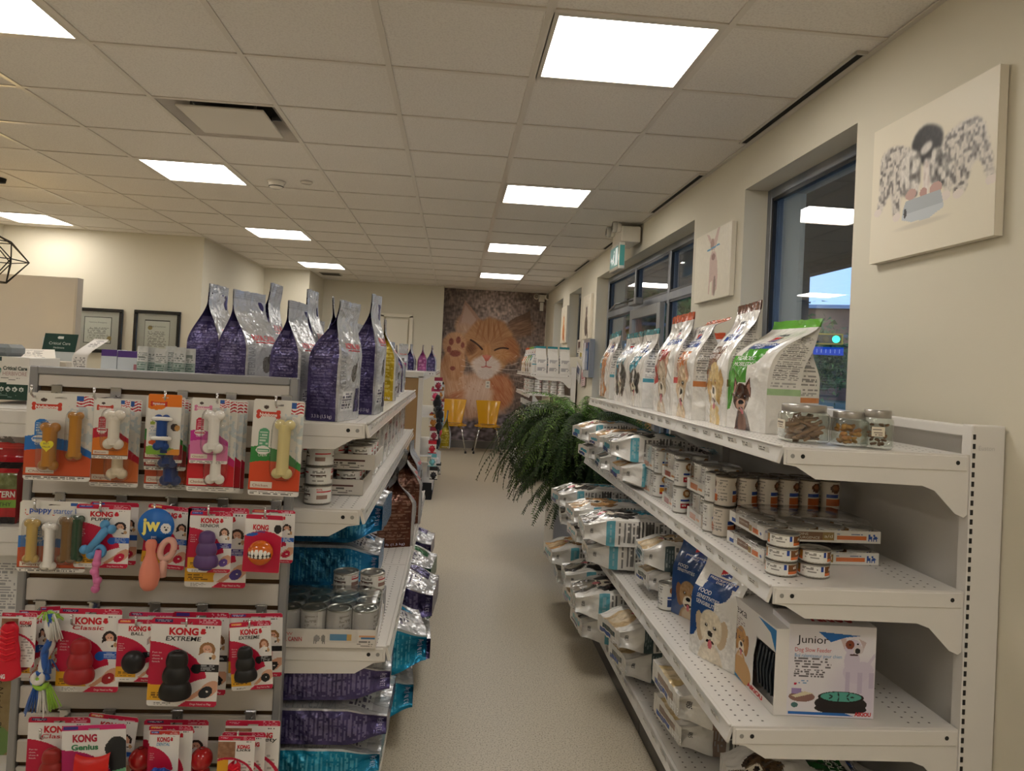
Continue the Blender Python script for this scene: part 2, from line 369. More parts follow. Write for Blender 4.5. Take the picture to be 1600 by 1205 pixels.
for (i, j) in LI:
    if (i, j) not in names_l and rowy(j) > 5.5: continue
    xa, xb, ya, yb = colx(i), colx(i+1), rowy(j), rowy(j+1)
    if i == 0: xb -= .0
    cx, cyy = (xa+xb)/2, (ya+yb)/2
    t = thing('ceiling_light', names_l.get((i, j), 'square flush ceiling light out of the picture, %s column, %s row' % ({0: 'right', -4: 'left', -8: 'far left'}[i], {-8: 'rearmost', -4: 'second', 0: 'third', 4: 'fourth', 8: 'fifth', 12: 'sixth'}[j])), 'ceiling light', (cx, cyy, ZC), group='square ceiling lights')
    f = G(); W2, D2 = (xb-xa)/2-.012, (yb-ya)/2-.011; fr = .022
    for sx_, sy_, dx, dy in ((0, 1, W2*2, fr), (0, -1, W2*2, fr), (1, 0, fr, D2*2-2*fr), (-1, 0, fr, D2*2-2*fr)):
        f.box((sx_*(W2-fr/2), sy_*(D2-fr/2), .002), (dx, dy, .012), (205, 198, 186), 'white_metal')
    f.build('frame', t)
    p = G(); p.box((0, 0, .004), (2*(W2-fr), 2*(D2-fr), .004), (255, 250, 240), 'lightpanel'); p.build('diffuser', t)
# square air diffuser
cx, cyy = (colx(-3)+colx(-2))/2, rowy(2)+.305
t = thing('air_diffuser', 'square white air diffuser with a drop plate and dark gap in the ceiling', 'air vent', (cx, cyy, ZC))
f = G()
for a in range(4):
    c_, s_ = cos(a*pi/2), sin(a*pi/2); R = np.array([[c_, -s_, 0], [s_, c_, 0], [0, 0, 1]])
    pts = np.array([[-.295, .295, 0], [.295, .295, 0], [.21, .21, .085], [-.21, .21, .085]])@R.T; f.add(pts, [[0, 1, 2, 3], [3, 2, 1, 0]], (196, 188, 176), 'white_metal')
f.box((0, 0, .1), (.43, .43, .02), (25, 23, 22), 'matte'); f.build('housing', t)
p = G(); p.box((0, 0, -.002), (.44, .44, .012), (212, 204, 192), 'white_metal', bev=.004); p.build('drop_plate', t)
for x in (-.16, .16):
    for y in (-.16, .16): p = G(); p.box((x, y, .045), (.012, .012, .09), (90, 88, 84), 'steel'); p.build('hanger', t)
# slot diffusers by the window wall
slots = [(2.60, 3.72), (4.36, 5.50), (6.2, 7.3), (8.1, 9.1), (9.9, 10.9)]
names_s = ['nearest long dark slot vent in the ceiling by the window wall', 'second slot vent in the ceiling, above the dog print', 'third slot vent in the ceiling, by the exit sign', 'fourth slot vent in the ceiling towards the mural', 'farthest short slot vent in the ceiling before the mural']
for (a, b), lb in zip(slots, names_s):
    t = thing('slot_vent', lb, 'air vent', (XW-.047, (a+b)/2, ZC-.004), group='slot vents along the window wall')
    f = G(); f.box((-.018, 0, 0), (.006, b-a, .012), (196, 190, 180), 'white_metal'); f.box((.018, 0, 0), (.006, b-a, .012), (196, 190, 180), 'white_metal'); f.box((0, (b-a)/2, 0), (.042, .012, .012), (196, 190, 180), 'white_metal'); f.box((0, -(b-a)/2, 0), (.042, .012, .012), (196, 190, 180), 'white_metal'); f.build('frame', t)
    p = G(); p.box((0, 0, -.0015), (.03, b-a-.01, .002), (14, 13, 12), 'matte'); p.build('slot', t)
x_, y_ = onz(517, 428, ZC)
g = G(); g.box((0, 0, -.004), (.30, .30, .008), (150, 143, 132), 'white_metal', bev=.002); [g.box((0, -.12+.03*k, -.009), (.27, .012, .004), (80, 76, 70), 'matte') for k in range(9)]
tag(g.build('return_grille', loc=(x_, y_, ZC)), 'small dark return grille in the far ceiling corner', 'air vent')
x_, y_ = onz(432, 284, ZC)
t = thing('smoke_detector', 'round white smoke detector on a ceiling tile', 'smoke detector', (x_, y_, ZC))
g = G(); g.lathe([(.0001, -.012), (.062, -.012), (.066, -.004), (.066, 0)], col=(225, 218, 206), mt='gloss', n=28); g.build('base', t)
g = G(); g.lathe([(.0001, -.052), (.03, -.052), (.045, -.044), (.054, -.03), (.058, -.012)], col=(228, 222, 210), mt='gloss', n=28); [g.box((.05*cos(a), .05*sin(a), -.036), (.016, .003, .006), (30, 28, 26), 'matte', R=[[cos(a+pi/2), -sin(a+pi/2), 0], [sin(a+pi/2), cos(a+pi/2), 0], [0, 0, 1]]) for a in np.arange(-2.9, 0, .3)]; g.build('sensor_cap', t)
x_, y_ = onz(479, 284, ZC)
g = G(); g.lathe([(.0001, -.014), (.036, -.014), (.042, -.006), (.042, 0)], col=(222, 214, 202), mt='gloss', n=24); tag(g.build('ceiling_cover_cap', loc=(x_, y_, ZC)), 'small flat round white cap on the ceiling beside the smoke detector', 'ceiling cap')
# ------------------------------------------------------------------ windows
FR = (118, 124, 132)
def winframe(g, ya, yb, za, zb, w=.05, x=XW+.16, dx=.07, col=FR):
    g.box((x, ya+w/2, (za+zb)/2), (dx, w, zb-za), col, 'brushed', bev=.003); g.box((x, yb-w/2, (za+zb)/2), (dx, w, zb-za), col, 'brushed', bev=.003)
    g.box((x, (ya+yb)/2, zb-w/2), (dx, yb-ya-2*w, w), col, 'brushed', bev=.003); g.box((x, (ya+yb)/2, za+w/2), (dx, yb-ya-2*w, w), col, 'brushed', bev=.003)
def gasket(g, ya, yb, za, zb, x=XW+.16):
    w = .018
    g.box((x-.02, ya+w/2, (za+zb)/2), (.02, w, zb-za), (14, 14, 16), 'rubber'); g.box((x-.02, yb-w/2, (za+zb)/2), (.02, w, zb-za), (14, 14, 16), 'rubber')
    g.box((x-.02, (ya+yb)/2, zb-w/2), (.02, yb-ya, w), (14, 14, 16), 'rubber'); g.box((x-.02, (ya+yb)/2, za+w/2), (.02, yb-ya, w), (14, 14, 16), 'rubber')
def pane(par, ya, yb, za, zb, x=XW+.16, name='pane'):
    g = G(); g.box((x, (ya+yb)/2, (za+zb)/2), (.008, yb-ya, zb-za), (200, 210, 215), 'glass'); return g.build(name, par)
def window(n, ya, yb, za, zb, mull=(), trans=()):
    r = thing('window_%d' % n, 'x', 'window'); del r['label']; del r['category']; r['kind'] = 'structure'
    g = G(); winframe(g, ya, yb, za, zb)
    for m_ in mull: g.box((XW+.16, m_, (za+zb)/2), (.07, .055, zb-za-.1), FR, 'brushed', bev=.003)
    for m_ in trans: g.box((XW+.16, (ya+yb)/2, m_), (.068, yb-ya-.1, .06), FR, 'brushed', bev=.003)
    g.build('window_frame', r); ys = [ya+.05]+[m_ for m_ in mull]+[yb-.05]; zs = [za+.05]+list(trans)+[zb-.05]
    q = G()
    for a in range(len(ys)-1):
        for b in range(len(zs)-1): gasket(q, ys[a]+.026*(a > 0), ys[a+1]-.026*(a < len(ys)-2), zs[b]+.03*(b > 0), zs[b+1]-.03*(b < len(zs)-2))
    q.build('gasket', r)
    for a in range(len(ys)-1):
        for b in range(len(zs)-1): pane(r, ys[a], ys[a+1], zs[b], zs[b+1])
    return r
a, b, za, zb = WIN[0]; window(1, a, b, za, zb)
g = G(); g.box((XW+.1, (a+b)/2, 1.0+.01), (.2, b-a, .02), (225, 220, 210), 'white_metal'); struct(g.build('trim_1'))
a, b, za, zb = WIN[1]
ZT = 2.0
w2 = window(2, a, b, 0.02, zb, mull=(5.55, 6.62), trans=(ZT,))
for k in (2, 3):
    a, b, za, zb = WIN[k]; window(k+1, a, b, za, zb)
# storefront door leaf inside window_2's middle bay
dr = thing('door_1', 'x', 'door'); del dr['label']; del dr['category']; dr['kind'] = 'structure'
g = G(); winframe(g, 5.60, 6.58, .04, ZT-.04, w=.085, x=XW+.10, dx=.045, col=(150, 152, 152)); g.build('door_frame', dr); pane(dr, 5.68, 6.50, .12, ZT-.12, x=XW+.10, name='door_pane')
g = G(); g.tube([(XW+.03, 5.75, .85), (XW+.03, 5.75, 1.25)], .012, (170, 170, 170), 'steel'); [g.cyl((XW+.03, 5.75, z), (XW+.09, 5.75, z), .009, (170, 170, 170), 'steel') for z in (.88, 1.22)]; g.build('door_handle', dr)
t = thing('door_closer', 'grey metal door closer with a long arm above the glass entrance door', 'door closer', (XW+.06, 6.35, 2.0))
g = G(); g.box((-.02, -.12, .01), (.07, .26, .06), (120, 120, 118), 'brushed', bev=.006); g.build('closer_body', t)
g = G(); g.tube([(-.05, -.18, .02), (-.14, .12, .0), (-.03, .95, .0)], .009, (95, 95, 94), 'steel'); g.build('closer_arm', t)
# ------------------------------------------------------------------ outside
g = G(); g.box((42, 10, -.15), (76, 120, .1), (88, 104, 70), 'outdoor'); struct(g.build('ground'))
g = G(); g.box((3.5, 4.6, -.08), (3.3, 16, .1), (120, 118, 112), 'outdoor'); struct(g.build('sidewalk'))
g = G(); g.box((17, 10, -.09), (8, 120, .06), (80, 84, 92), 'outdoor'); struct(g.build('road'))
t = thing('canopy', 'dark soffit canopy over the walk outside the big window', 'canopy', (0, 0, 0)); 
g = G(); g.box((3.3, 5, 3.0), (2.9, 16, .18), (74, 66, 58), 'outdoor'); g.build('soffit', t)
g = G(); g.box((4.76, 5, 2.98), (.16, 16, .3), (60, 56, 54), 'outdoor'); g.build('fascia', t)
for y in (-1, 9.2): g = G(); g.box((4.4, y, 1.3), (.25, .25, 3.1), (100, 96, 90), 'outdoor'); g.build('post', t)
def building(x, y, w, d, h, lb, col, rot=0.):
    t = thing('building', lb, 'building', (x, y, -.1), rot, 'buildings across the road'); g = G(); g.box((0, 0, h/2), (d, w, h), col, 'outdoor'); g.build('wall', t)
    g = G(); g.box((0, 0, h+.15), (d+.8, w+.8, .3), (190, 196, 205), 'outdoor'); g.build('roof', t)
    n = int(w/2.6)
    for fl in range(max(1, int(h/3))):
        for k in range(n):
            q = G(); q.box((-d/2-.02, -w/2+1.3+k*2.6, 1.6+3*fl), (.08, 1.7, 1.5), (190, 200, 214), 'gloss'); wd = q.build('window', t)
            q = G(); q.box((-d/2-.08, -w/2+1.3+k*2.6, 1.6+3*fl), (.04, .08, 1.5), (225, 228, 232), 'outdoor'); q.build('mullion', wd)
building(37, 69, 26, 9, 7.5, 'brick building with rows of pale windows across the road', (150, 104, 84), -.5)
building(50, 108, 30, 10, 6.5, 'low white roofed building farther down the road', (160, 150, 145), -.4)
def tree(x, y, h, r, lb, seed, col=(104, 126, 66), nl=6500):
    t = thing('tree', lb, 'tree', (x, y, -.1), 0, 'trees across the road'); rg = np.random.default_rng(seed)
    g = G(); g.tube([(0, 0, 0), (.1, 0, h*.45), (0, .1, h*.9)], [r*.1, r*.07, .03], (80, 66, 50), 'outdoor'); g.build('trunk', t)
    g = G(); V = []; F = []; C = []
    cl = rg.normal(size=(34, 3)); cl /= np.linalg.norm(cl, axis=1, keepdims=True); cl *= rg.random((34, 1))**.5; cl = cl*np.array([r*.8, r*.8, h*.34])+np.array([0, 0, h*.6])
    cl[:, :2] *= np.clip(1.25-(cl[:, 2:]-h*.3)/(h*.75), .25, 1.1)
    for k in range(nl):
        c = cl[rg.integers(34)]+rg.normal(size=3)*r*.2; a = rg.normal(size=(3, 3))*.045*r
        V += [c+a[0], c+a[1], c+a[2]]; F.append([3*k, 3*k+1, 3*k+2]); C.append(np.array(col)*(.6+.7*rg.random())+rg.normal(size=3)*5)
    g.add(V, F, np.clip(C, 5, 250), 'outdoor'); g.build('crown', t)
for k, (a_, R_, h_, r_, sd) in enumerate([(.455, 36, 5.9, 1.7, 1), (.50, 47, 4.6, 3.0, 2), (.66, 58, 6.2, 4.0, 3), (.33, 92, 9.0, 5.0, 6), (.20, 30, 9.5, 3.6, 4), (.30, 42, 11.0, 4.4, 5), (.38, 60, 6.0, 4.0, 7)]):
    d_ = np.array([a_, 1.])/np.hypot(a_, 1); tree(*(d_*R_), h_, r_, ['tall narrow tree seen at the left side of the big window', 'round tree behind the traffic light', 'tree at the right edge of the big window view', 'far tree rising left of the brick building', 'dark tree seen through the far panes of the entrance', 'leafy tree seen through the near entrance panes', 'low bushy tree behind the street'][k], sd)
R_ = 24.; d_ = np.array([.526, 1.])/np.hypot(.526, 1); p_ = d_*R_; zt = HC+.058*p_[1]+.05; an = math.atan2(-p_[0], p_[1])
t = thing('traffic_light', 'yellow framed horizontal traffic light showing green outside the big window', 'traffic light', (p_[0], p_[1], zt), an)
g = G(); g.box((0, 0, 0), (.95, .2, .34), (214, 170, 40), 'outdoor', bev=.02); g.box((0, -.105, 0), (.85, .02, .25), (30, 30, 28), 'matte'); g.build('housing', t)
g = G(); g.ball((-.28, -.11, 0), .1, (70, 20, 18), 'outdoor', sc=(1, .3, 1)); g.ball((0, -.11, 0), .1, (80, 60, 15), 'outdoor', sc=(1, .3, 1)); g.build('dark_lamp', t)
g = G(); g.ball((.28, -.12, 0), .11, (40, 250, 190), 'glow', sc=(1, .3, 1)); g.build('green_lamp', t)
g = G(); g.tube([(-6.5, .15, -4.6), (-6.5, .15, .1), (-5.6, .15, .35), (.6, .15, .1)], [.09, .08, .06, .05], (120, 122, 125), 'outdoor'); g.build('mast', t)
g = G(); g.box((-.05, -.02, -.36), (1.1, .04, .24), (38, 92, 205), 'outdoor'); g.text('11111111', -.5, -.42, .12, (220, 230, 250), lambda u, v, n=0.: np.stack([u, -.045-n+0*u, v], -1), w=.9); s_ = g.build('street_sign', t)
# ------------------------------------------------------------------ the kitten mural
def mural():
    w, h = 1.75, ZC-.125; cv = Cv(w, h, .0085, (120, 104, 96)); U, V = cv.U, cv.V
    X = U/w*695+245; Y = 95+(1-V/h)*955                       # painting frame
    kn = (vnoise(X/16+vnoise(X/60, Y/60, 2)*2, Y/11, 3)*.6+vnoise(X/7, Y/19, 5)*.5); shade = np.clip(vnoise(X/190, Y/150, 8)*.7+.75*np.exp(-((X-640)/170)**2-((Y-220)/130)**2), 0, 1.3)
    base = np.stack([118+60*shade, 102+60*shade, 94+62*shade], -1)*(.55+.7*kn)[..., None]; cv.A = base
    bot = np.clip((Y-840)/60, 0, 1); k2 = vnoise(X/22+Y/40, Y/13-X/50, 11); cv.A = cv.A*(1-bot)[..., None]+(np.stack([150+0*X, 144+0*X, 158+0*X], -1)*(.5+.8*k2)[..., None])*bot[..., None]
    def fur(cx, cy, rx, ry, c1, c2, rot=0, soft=.25, fl=(9, 46), ang=None, seed=1, a=1.):
        x = X-cx; y = Y-cy; XX = x*cos(rot)+y*sin(rot); YY = -x*sin(rot)+y*cos(rot)
        th = np.arctan2(YY/ry, XX/rx); edge = 1+.16*(vnoise(th*9+10, np.hypot(XX, YY)/60, seed)-.5)
        d = (XX/rx)**2+(YY/ry)**2; m = np.clip((edge-d)/soft, 0, 1)
        if ang is None: q = vnoise(np.arctan2(y, x)*fl[0]+20, np.hypot(x, y)/fl[1], seed+3)*.6+vnoise(np.arctan2(y, x)*fl[0]*2.7+20, np.hypot(x, y)/fl[1]*1.6, seed+4)*.4
        else:
            s1 = x*cos(ang)+y*sin(ang); s2 = -x*sin(ang)+y*cos(ang); q = vnoise(s2/5+20, s1/fl[1]+20, seed+3)*.6+vnoise(s2/2.6+50, s1/fl[1]*1.5+20, seed+5)*.4
        c = np.array(c1, float)*(1-q)[..., None]+np.array(c2, float)*q[..., None]; m = (m*a)[..., None]; cv.A = cv.A*(1-m)+c*m
    px = lambda pts: [((a-245)/695*w, (1-(b-95)/955)*h) for a, b in pts]
    # ears
    fur(425, 330, 95, 95, (176, 134, 100), (226, 190, 160), soft=.5, seed=90); cv.poly(px([(398, 165), (412, 180), (440, 205), (475, 245), (515, 290), (450, 370), (350, 370), (362, 310), (380, 250)]), (190, 156, 138)); cv.poly(px([(402, 195), (440, 235), (480, 285), (440, 350), (375, 345), (388, 260)]), (212, 184, 170), .85); fur(400, 340, 70, 40, (190, 150, 120), (234, 206, 184), soft=.9, ang=1.2, seed=91)
    cv.poly(px([(835, 205), (800, 230), (740, 255), (690, 290), (740, 360), (850, 370), (842, 280)]), (110, 84, 68), .8); fur(760, 330, 130, 75, (104, 74, 54), (206, 168, 136), rot=-.3, soft=.8, ang=-.35, seed=21, a=.85)
    # body and chest
    fur(490, 770, 275, 165, (190, 140, 108), (248, 220, 196), ang=1.4, fl=(9, 60), seed=4, soft=.35)
    fur(315, 700, 110, 200, (204, 150, 110), (246, 214, 186), ang=1.3, fl=(9, 60), seed=6, soft=.4); fur(370, 800, 120, 60, (196, 120, 76), (240, 196, 160), rot=-.5, ang=-.4, seed=66, soft=.7); fur(290, 820, 60, 60, (150, 92, 70), (200, 150, 120), seed=67, soft=.9, ang=1.2)
    fur(660, 730, 110, 130, (186, 104, 62), (232, 180, 140), ang=1.0, fl=(9, 40), seed=9, soft=.5)
    fur(520, 760, 110, 120, (226, 190, 165), (252, 232, 215), ang=1.75, fl=(9, 60), seed=12, soft=.6)
    # head
    fur(572, 445, 178, 185, (176, 120, 76), (226, 182, 134), fl=(16, 60), seed=14, soft=.22)
    for k, (xx, ww) in enumerate([(505, 9), (535, 10), (565, 8), (598, 10), (630, 9)]):
        fur(xx+(xx-565)*.12, 345, ww, 75, (156, 98, 54), (196, 138, 84), rot=(565-xx)/230., soft=.9, seed=30+k, ang=1.5, a=.75)
    fur(720, 470, 70, 95, (170, 105, 62), (226, 170, 120), seed=40, soft=.6, ang=.6)
    fur(455, 465, 45, 55, (92, 58, 36), (150, 96, 58), seed=41, soft=.9, ang=.8, a=.85)
    fur(660, 495, 75, 45, (205, 138, 78), (238, 196, 150), seed=42, soft=.7)
    fur(560, 572, 112, 72, (232, 210, 196), (255, 250, 246), seed=15, soft=.45, fl=(14, 40)); fur(555, 625, 66, 40, (226, 210, 200), (252, 246, 242), seed=18, soft=.5)
    fur(560, 480, 34, 60, (206, 144, 92), (236, 184, 132), seed=16, soft=.8, ang=1.5)
    # closed eyes, nose and mouth
    def arc(x0, y0, x1, y1, bend, th, c):
        tt = np.clip(((X-x0)*(x1-x0)+(Y-y0)*(y1-y0))/((x1-x0)**2+(y1-y0)**2), 0, 1); d = np.hypot(X-(x0+(x1-x0)*tt), Y-(y0+(y1-y0)*tt+bend*4*tt*(1-tt))); cv.m(np.clip((th-d)/3+.5, 0, 1), c)
    arc(450, 415, 528, 470, -6, 6, (62, 34, 24)); arc(612, 472, 700, 458, -9, 5, (62, 34, 24))
    cv.poly(px([(530, 508), (592, 508), (570, 545), (554, 545)]), (226, 120, 106)); fur(560, 515, 26, 16, (236, 140, 120), (240, 160, 140), seed=50, soft=.8)
    arc(558, 545, 558, 572, 0, 2.5, (170, 80, 70)); arc(558, 572, 530, 582, 5, 3, (196, 90, 84)); arc(558, 572, 592, 580, 5, 3, (196, 90, 84)); cv.ell(*px([(560, 578)])[0], .03, .012, (214, 110, 108), a=.8)
    # raised paw
    fur(350, 560, 80, 130, (190, 132, 90), (232, 190, 150), seed=60, ang=1.4, soft=.3); fur(345, 450, 84, 86, (198, 146, 104), (236, 196, 160), seed=61, soft=.25, fl=(12, 40))
    for a, b, c, d in [(352, 505, 42, 24), (310, 480, 17, 24), (322, 432, 18, 26), (368, 420, 18, 26), (398, 450, 14, 22), (340, 600, 20, 16)]: fur(a, b, c, d, (120, 62, 52), (196, 118, 98), seed=int(a), soft=.5)
    # whiskers and long chest hairs
    for k in range(7): arc(620, 560+k*9, 760+k*12, 500+k*42, 10, 1.6, (250, 240, 232)); arc(505, 565+k*9, 400-k*4, 540+k*40, 8, 1.5, (250, 238, 226))
    for k in range(16): arc(400+k*14, 680+(k*37) % 60, 470+k*12, 800+(k*23) % 70, -14, 2.0, (252, 232, 214) if k % 2 else (190, 120, 84))
    cv.A = np.clip(cv.A*np.array([1.0, .97, .95])*.93, 6, 255)
    g = G(); g.panel(cv, lambda u, v, n=0.: np.stack([u, -.003-n+0*u, v], -1), 'mural_print'); g.box((w/2, 0, h/2), (w, .004, h), (150, 120, 100), 'matte')
    tag(g.build('wall_mural', loc=(-.26, YF-.002, .125)), 'floor to ceiling wall mural of a sleeping ginger kitten raising one paw', 'mural')
mural()
x_, z_ = ony(762, 601, YF)
t = thing('wall_outlet', 'small white outlet plate on the kitten mural', 'outlet', (x_, YF-.006, z_)); g = G(); g.box((0, -.003, 0), (.075, .006, .12), (235, 228, 215), 'gloss', bev=.003); g.build('cover_plate', t); 
for z in (-.028, .028): g = G(); g.box((0, -.007, z), (.034, .004, .03), (190, 182, 170), 'gloss'); g.build('socket', t)
# ------------------------------------------------------------------ two yellow chairs
def chair(loc, lb):
    t = thing('side_chair', lb, 'chair', loc, 0, 'yellow moulded chairs under the mural'); Y_ = (216, 160, 34)
    g = G(); n = 14; u = np.linspace(-1, 1, n); v = np.linspace(0, 1, 16); U, V_ = np.meshgrid(u, v)
    wd = .14+.055*V_**1.2; P = np.stack([U*wd, .20+.05*V_-.03*U*U*(1)+0*U, .44+.37*V_], -1)
    P2 = P+np.array([0, .012, 0]); g.grid(P, Y_, 'gloss'); g.grid(P2[:, ::-1], Y_, 'gloss')
    rim = np.concatenate([P[:, 0], P[-1, :], P[::-1, -1]]); g.tube(rim+np.array([0, .006, 0]), .008, Y_, 'gloss', 6); g.build('backrest', t)
    g = G(); a = np.linspace(0, 2*pi, 40, endpoint=False); r = np.linspace(0, 1, 6)[1:]
    outx = .215*np.sign(np.cos(a))*np.abs(np.cos(a))**.75; outy = .205*np.sign(np.sin(a))*np.abs(np.sin(a))**.75
    P = np.array([np.stack([outx*q, outy*q, .42+.012*q**3+0*a], -1) for q in [1e-3, .3, .6, .85, 1]]); g.grid(P, Y_, 'gloss', closeu=True); Pb = P[::-1]-np.array([0, 0, .014]); g.grid(np.concatenate([P[-1:], Pb]), Y_, 'gloss', closeu=True); g.build('seat', t)
    for q_ in (-1, 1): g = G(); g.tube([(q_*.1, .14, .415), (q_*.14, .2, .425), (q_*.12, .215, .47)], .018, Y_, 'gloss'); g.build('back_bracket', t)
    for sx_ in (-1, 1):
        for sy_ in (-1, 1):
            g = G(); g.tube([(sx_*.08, sy_*.07, .40), (sx_*.14, sy_*.13, .38), (sx_*.215, sy_*.21, .02)], .011, (200, 200, 200), 'chrome'); lg = g.build('leg', t)
            q = G(); q.cyl((sx_*.216, sy_*.212, 0), (sx_*.214, sy_*.209, .03), .017, (25, 25, 25), 'rubber'); q.build('foot', lg)
    return t
chair((.03, 11.60, 0), 'left of the two yellow chairs with chrome legs under the kitten mural'); chair((.585, 11.60, 0), 'right of the two yellow chairs, below the outlet in the kitten mural')
# ------------------------------------------------------------------ prints on the window wall
def print_panel(name, lb, ya, yb, za, zb, cv, side=(226, 218, 200)):
    # canvas faces -x; canvas u runs from the far edge (left in view) to the near edge
    g = G(); x0 = XW-.003; d = .026
    f = lambda u, v, n=0.: np.stack([x0-d-n+0*u, yb-u, za+v], -1)
    g.box((x0-d/2, (ya+yb)/2, (za+zb)/2), (d-.0005, yb-ya, zb-za), side, 'matte'); cv.w, cv.h = cv.w, cv.h; g.panel(cv, f, 'print', .0008); tag(g.build(name), lb, 'wall print')
CREAM = (228, 219, 198)
cv = Cv(.61, .48, .0036, CREAM)
def P_(x, y): q = onx(1120+.3*x, 160+.3*y, XW-.03); return (2.52-q[0], q[1]-(HC+.43))
def fblob(pts, c1, c2, seed, sc=105, a=1.):
    m = Cv(cv.w, cv.h, cv.w/cv.nx); m.A[:] = 0; m.nx, m.ny = cv.nx, cv.ny; m.U, m.V = cv.U, cv.V; m.A = np.zeros(cv.A.shape); m.poly(chaikin(pts), (1, 1, 1)); k = m.A[..., 0]
    for _ in range(4): k = (k+np.roll(k, 1, 0)+np.roll(k, -1, 0)+np.roll(k, 1, 1)+np.roll(k, -1, 1))/5
    q = np.clip((vnoise(cv.U*sc, cv.V*sc*.8, seed)-.38)*1.9, 0, 1); q = .8*q+.2*vnoise(cv.U*200, cv.V*120, seed+1)
    cc = np.array(c1, float)*(1-q)[..., None]+np.array(c2, float)*q[..., None]; k = (k*a)[..., None]; cv.A = cv.A*(1-k)+cc*k
def chaikin(p):
    p = np.array(p, float)
    for _ in range(3): q = np.roll(p, -1, 0); p = np.stack([p*.75+q*.25, p*.25+q*.75], 1).reshape(-1, 2)
    return [tuple(a) for a in p]
LG, DG = (224, 216, 204), (98, 92, 89)
def LP(L): return [P_(*p) for p in L]
fblob(LP([(850, 300), (900, 235), (980, 225), (1040, 260), (1020, 470), (985, 500), (960, 470), (950, 600), (915, 600), (905, 480), (880, 520), (850, 590), (830, 585), (850, 470)]), LG, DG, 3)
fblob(LP([(1150, 230), (1230, 130), (1330, 70), (1395, 85), (1420, 200), (1440, 300), (1455, 400), (1405, 410), (1380, 290), (1330, 310), (1300, 440), (1280, 480), (1230, 480), (1235, 430), (1190, 490), (1180, 420)]), LG, DG, 9)
fblob(LP([(1010, 230), (1050, 140), (1120, 105), (1185, 140), (1170, 235), (1120, 330), (1070, 330), (1030, 270)]), (40, 38, 38), (58, 54, 52), 5); fblob(LP([(1060, 240), (1110, 190), (1130, 220), (1090, 270), (1060, 275)]), (220, 214, 206), (200, 194, 186), 6)
fblob(LP([(985, 250), (1060, 250), (1065, 330), (1050, 500), (990, 505), (960, 440), (950, 340)]), (232, 226, 216), (96, 90, 86), 15, 60)
fblob(LP([(1120, 230), (1190, 240), (1240, 330), (1180, 440), (1110, 460), (1090, 350)]), (236, 230, 220), (70, 66, 64), 25, 60)
fblob(LP([(1075, 290), (1110, 290), (1110, 470), (1070, 490)]), (235, 226, 218), (205, 190, 182), 35)
for x, y in [(838, 578), (935, 600), (1190, 485), (1255, 475), (1430, 400)]: cv.ell(*P_(x, y), .022, .014, (226, 214, 204))
cv.ell(*P_(1075, 470), .018, .016, (190, 150, 140)); cv.ell(*P_(1010, 480), .028, .018, (196, 160, 150)); cv.ell(*P_(1140, 445), .03, .02, (196, 160, 150))
cv.poly(LP([(985, 515), (1165, 455), (1180, 530), (1100, 600), (1010, 622), (962, 612), (970, 560)]), (176, 182, 186)); cv.poly(LP([(965, 590), (1180, 520), (1178, 545), (1100, 604), (1010, 624), (962, 614)]), (196, 201, 204)); cv.ell(*P_(980, 580), .008, .016, (70, 70, 72))
cv.ell(*P_(1060, 630), .16, .012, (196, 188, 172), a=.5, soft=.8)
print_panel('canvas_print', 'large square print of three puppies eating from one grey bowl', 1.91, 2.52, HC+.43, HC+.91, cv)
cv = Cv(.59, .41, .005, CREAM); 
def dp(x, y): q = onx(900+.2157*x, 300+.2157*y, XW-.03); return (4.46-q[0], q[1]-(HC+.445))
T1, T2 = (206, 176, 160), (170, 132, 112)
cv.poly([dp(*p) for p in [(950, 310), (968, 315), (985, 355), (1005, 340), (1040, 225), (1045, 250), (1025, 350), (1010, 400), (1000, 430), (985, 400), (962, 350)]], T1)
cv.poly([dp(*p) for p in [(985, 430), (1010, 430), (1022, 500), (1024, 600), (1018, 700), (1005, 720), (1000, 640), (992, 750), (982, 745), (985, 640), (968, 660), (962, 745), (955, 740), (965, 600), (970, 480)]], T1); cv.ell(*dp(988, 380), .03, .035, T2); cv.ell(*dp(995, 470), .03, .02, (150, 108, 96)); cv.poly([dp(*p) for p in [(950, 425), (1040, 370), (1042, 380), (952, 435)]], (74, 148, 190)); cv.ell(*dp(1000, 680), .02, .06, (120, 92, 82), a=.7); cv.noise(60, 6)
print_panel('canvas_print', 'print of a big eared small tan dog holding a blue toothbrush in its mouth', 3.87, 4.46, HC+.445, HC+.855, cv)
for (yy, lb, c1, c2, zc) in [(8.22, 'narrow print of a dark tabby cat sitting, beside the entrance', (86, 72, 62), (130, 112, 98), 0), (9.95, 'narrow print of a ginger cat between the two far windows', (196, 120, 54), (226, 160, 96), 0)]:
    cv = Cv(.50, .50, .008, CREAM); cv.ell(.25, .15, .09, .12, c1); cv.ell(.25, .3, .055, .06, c2); cv.ell(.24, .2, .05, .1, c2, a=.6); cv.poly([(.2, .33), (.2, .40), (.24, .35)], c1); cv.poly([(.3, .33), (.3, .40), (.26, .35)], c1); cv.ell(.32, .1, .03, .12, c1, rot=.5); cv.noise(40, 14)
    print_panel('canvas_print', lb, yy-.25, yy+.25, HC+.35, HC+.85, cv)
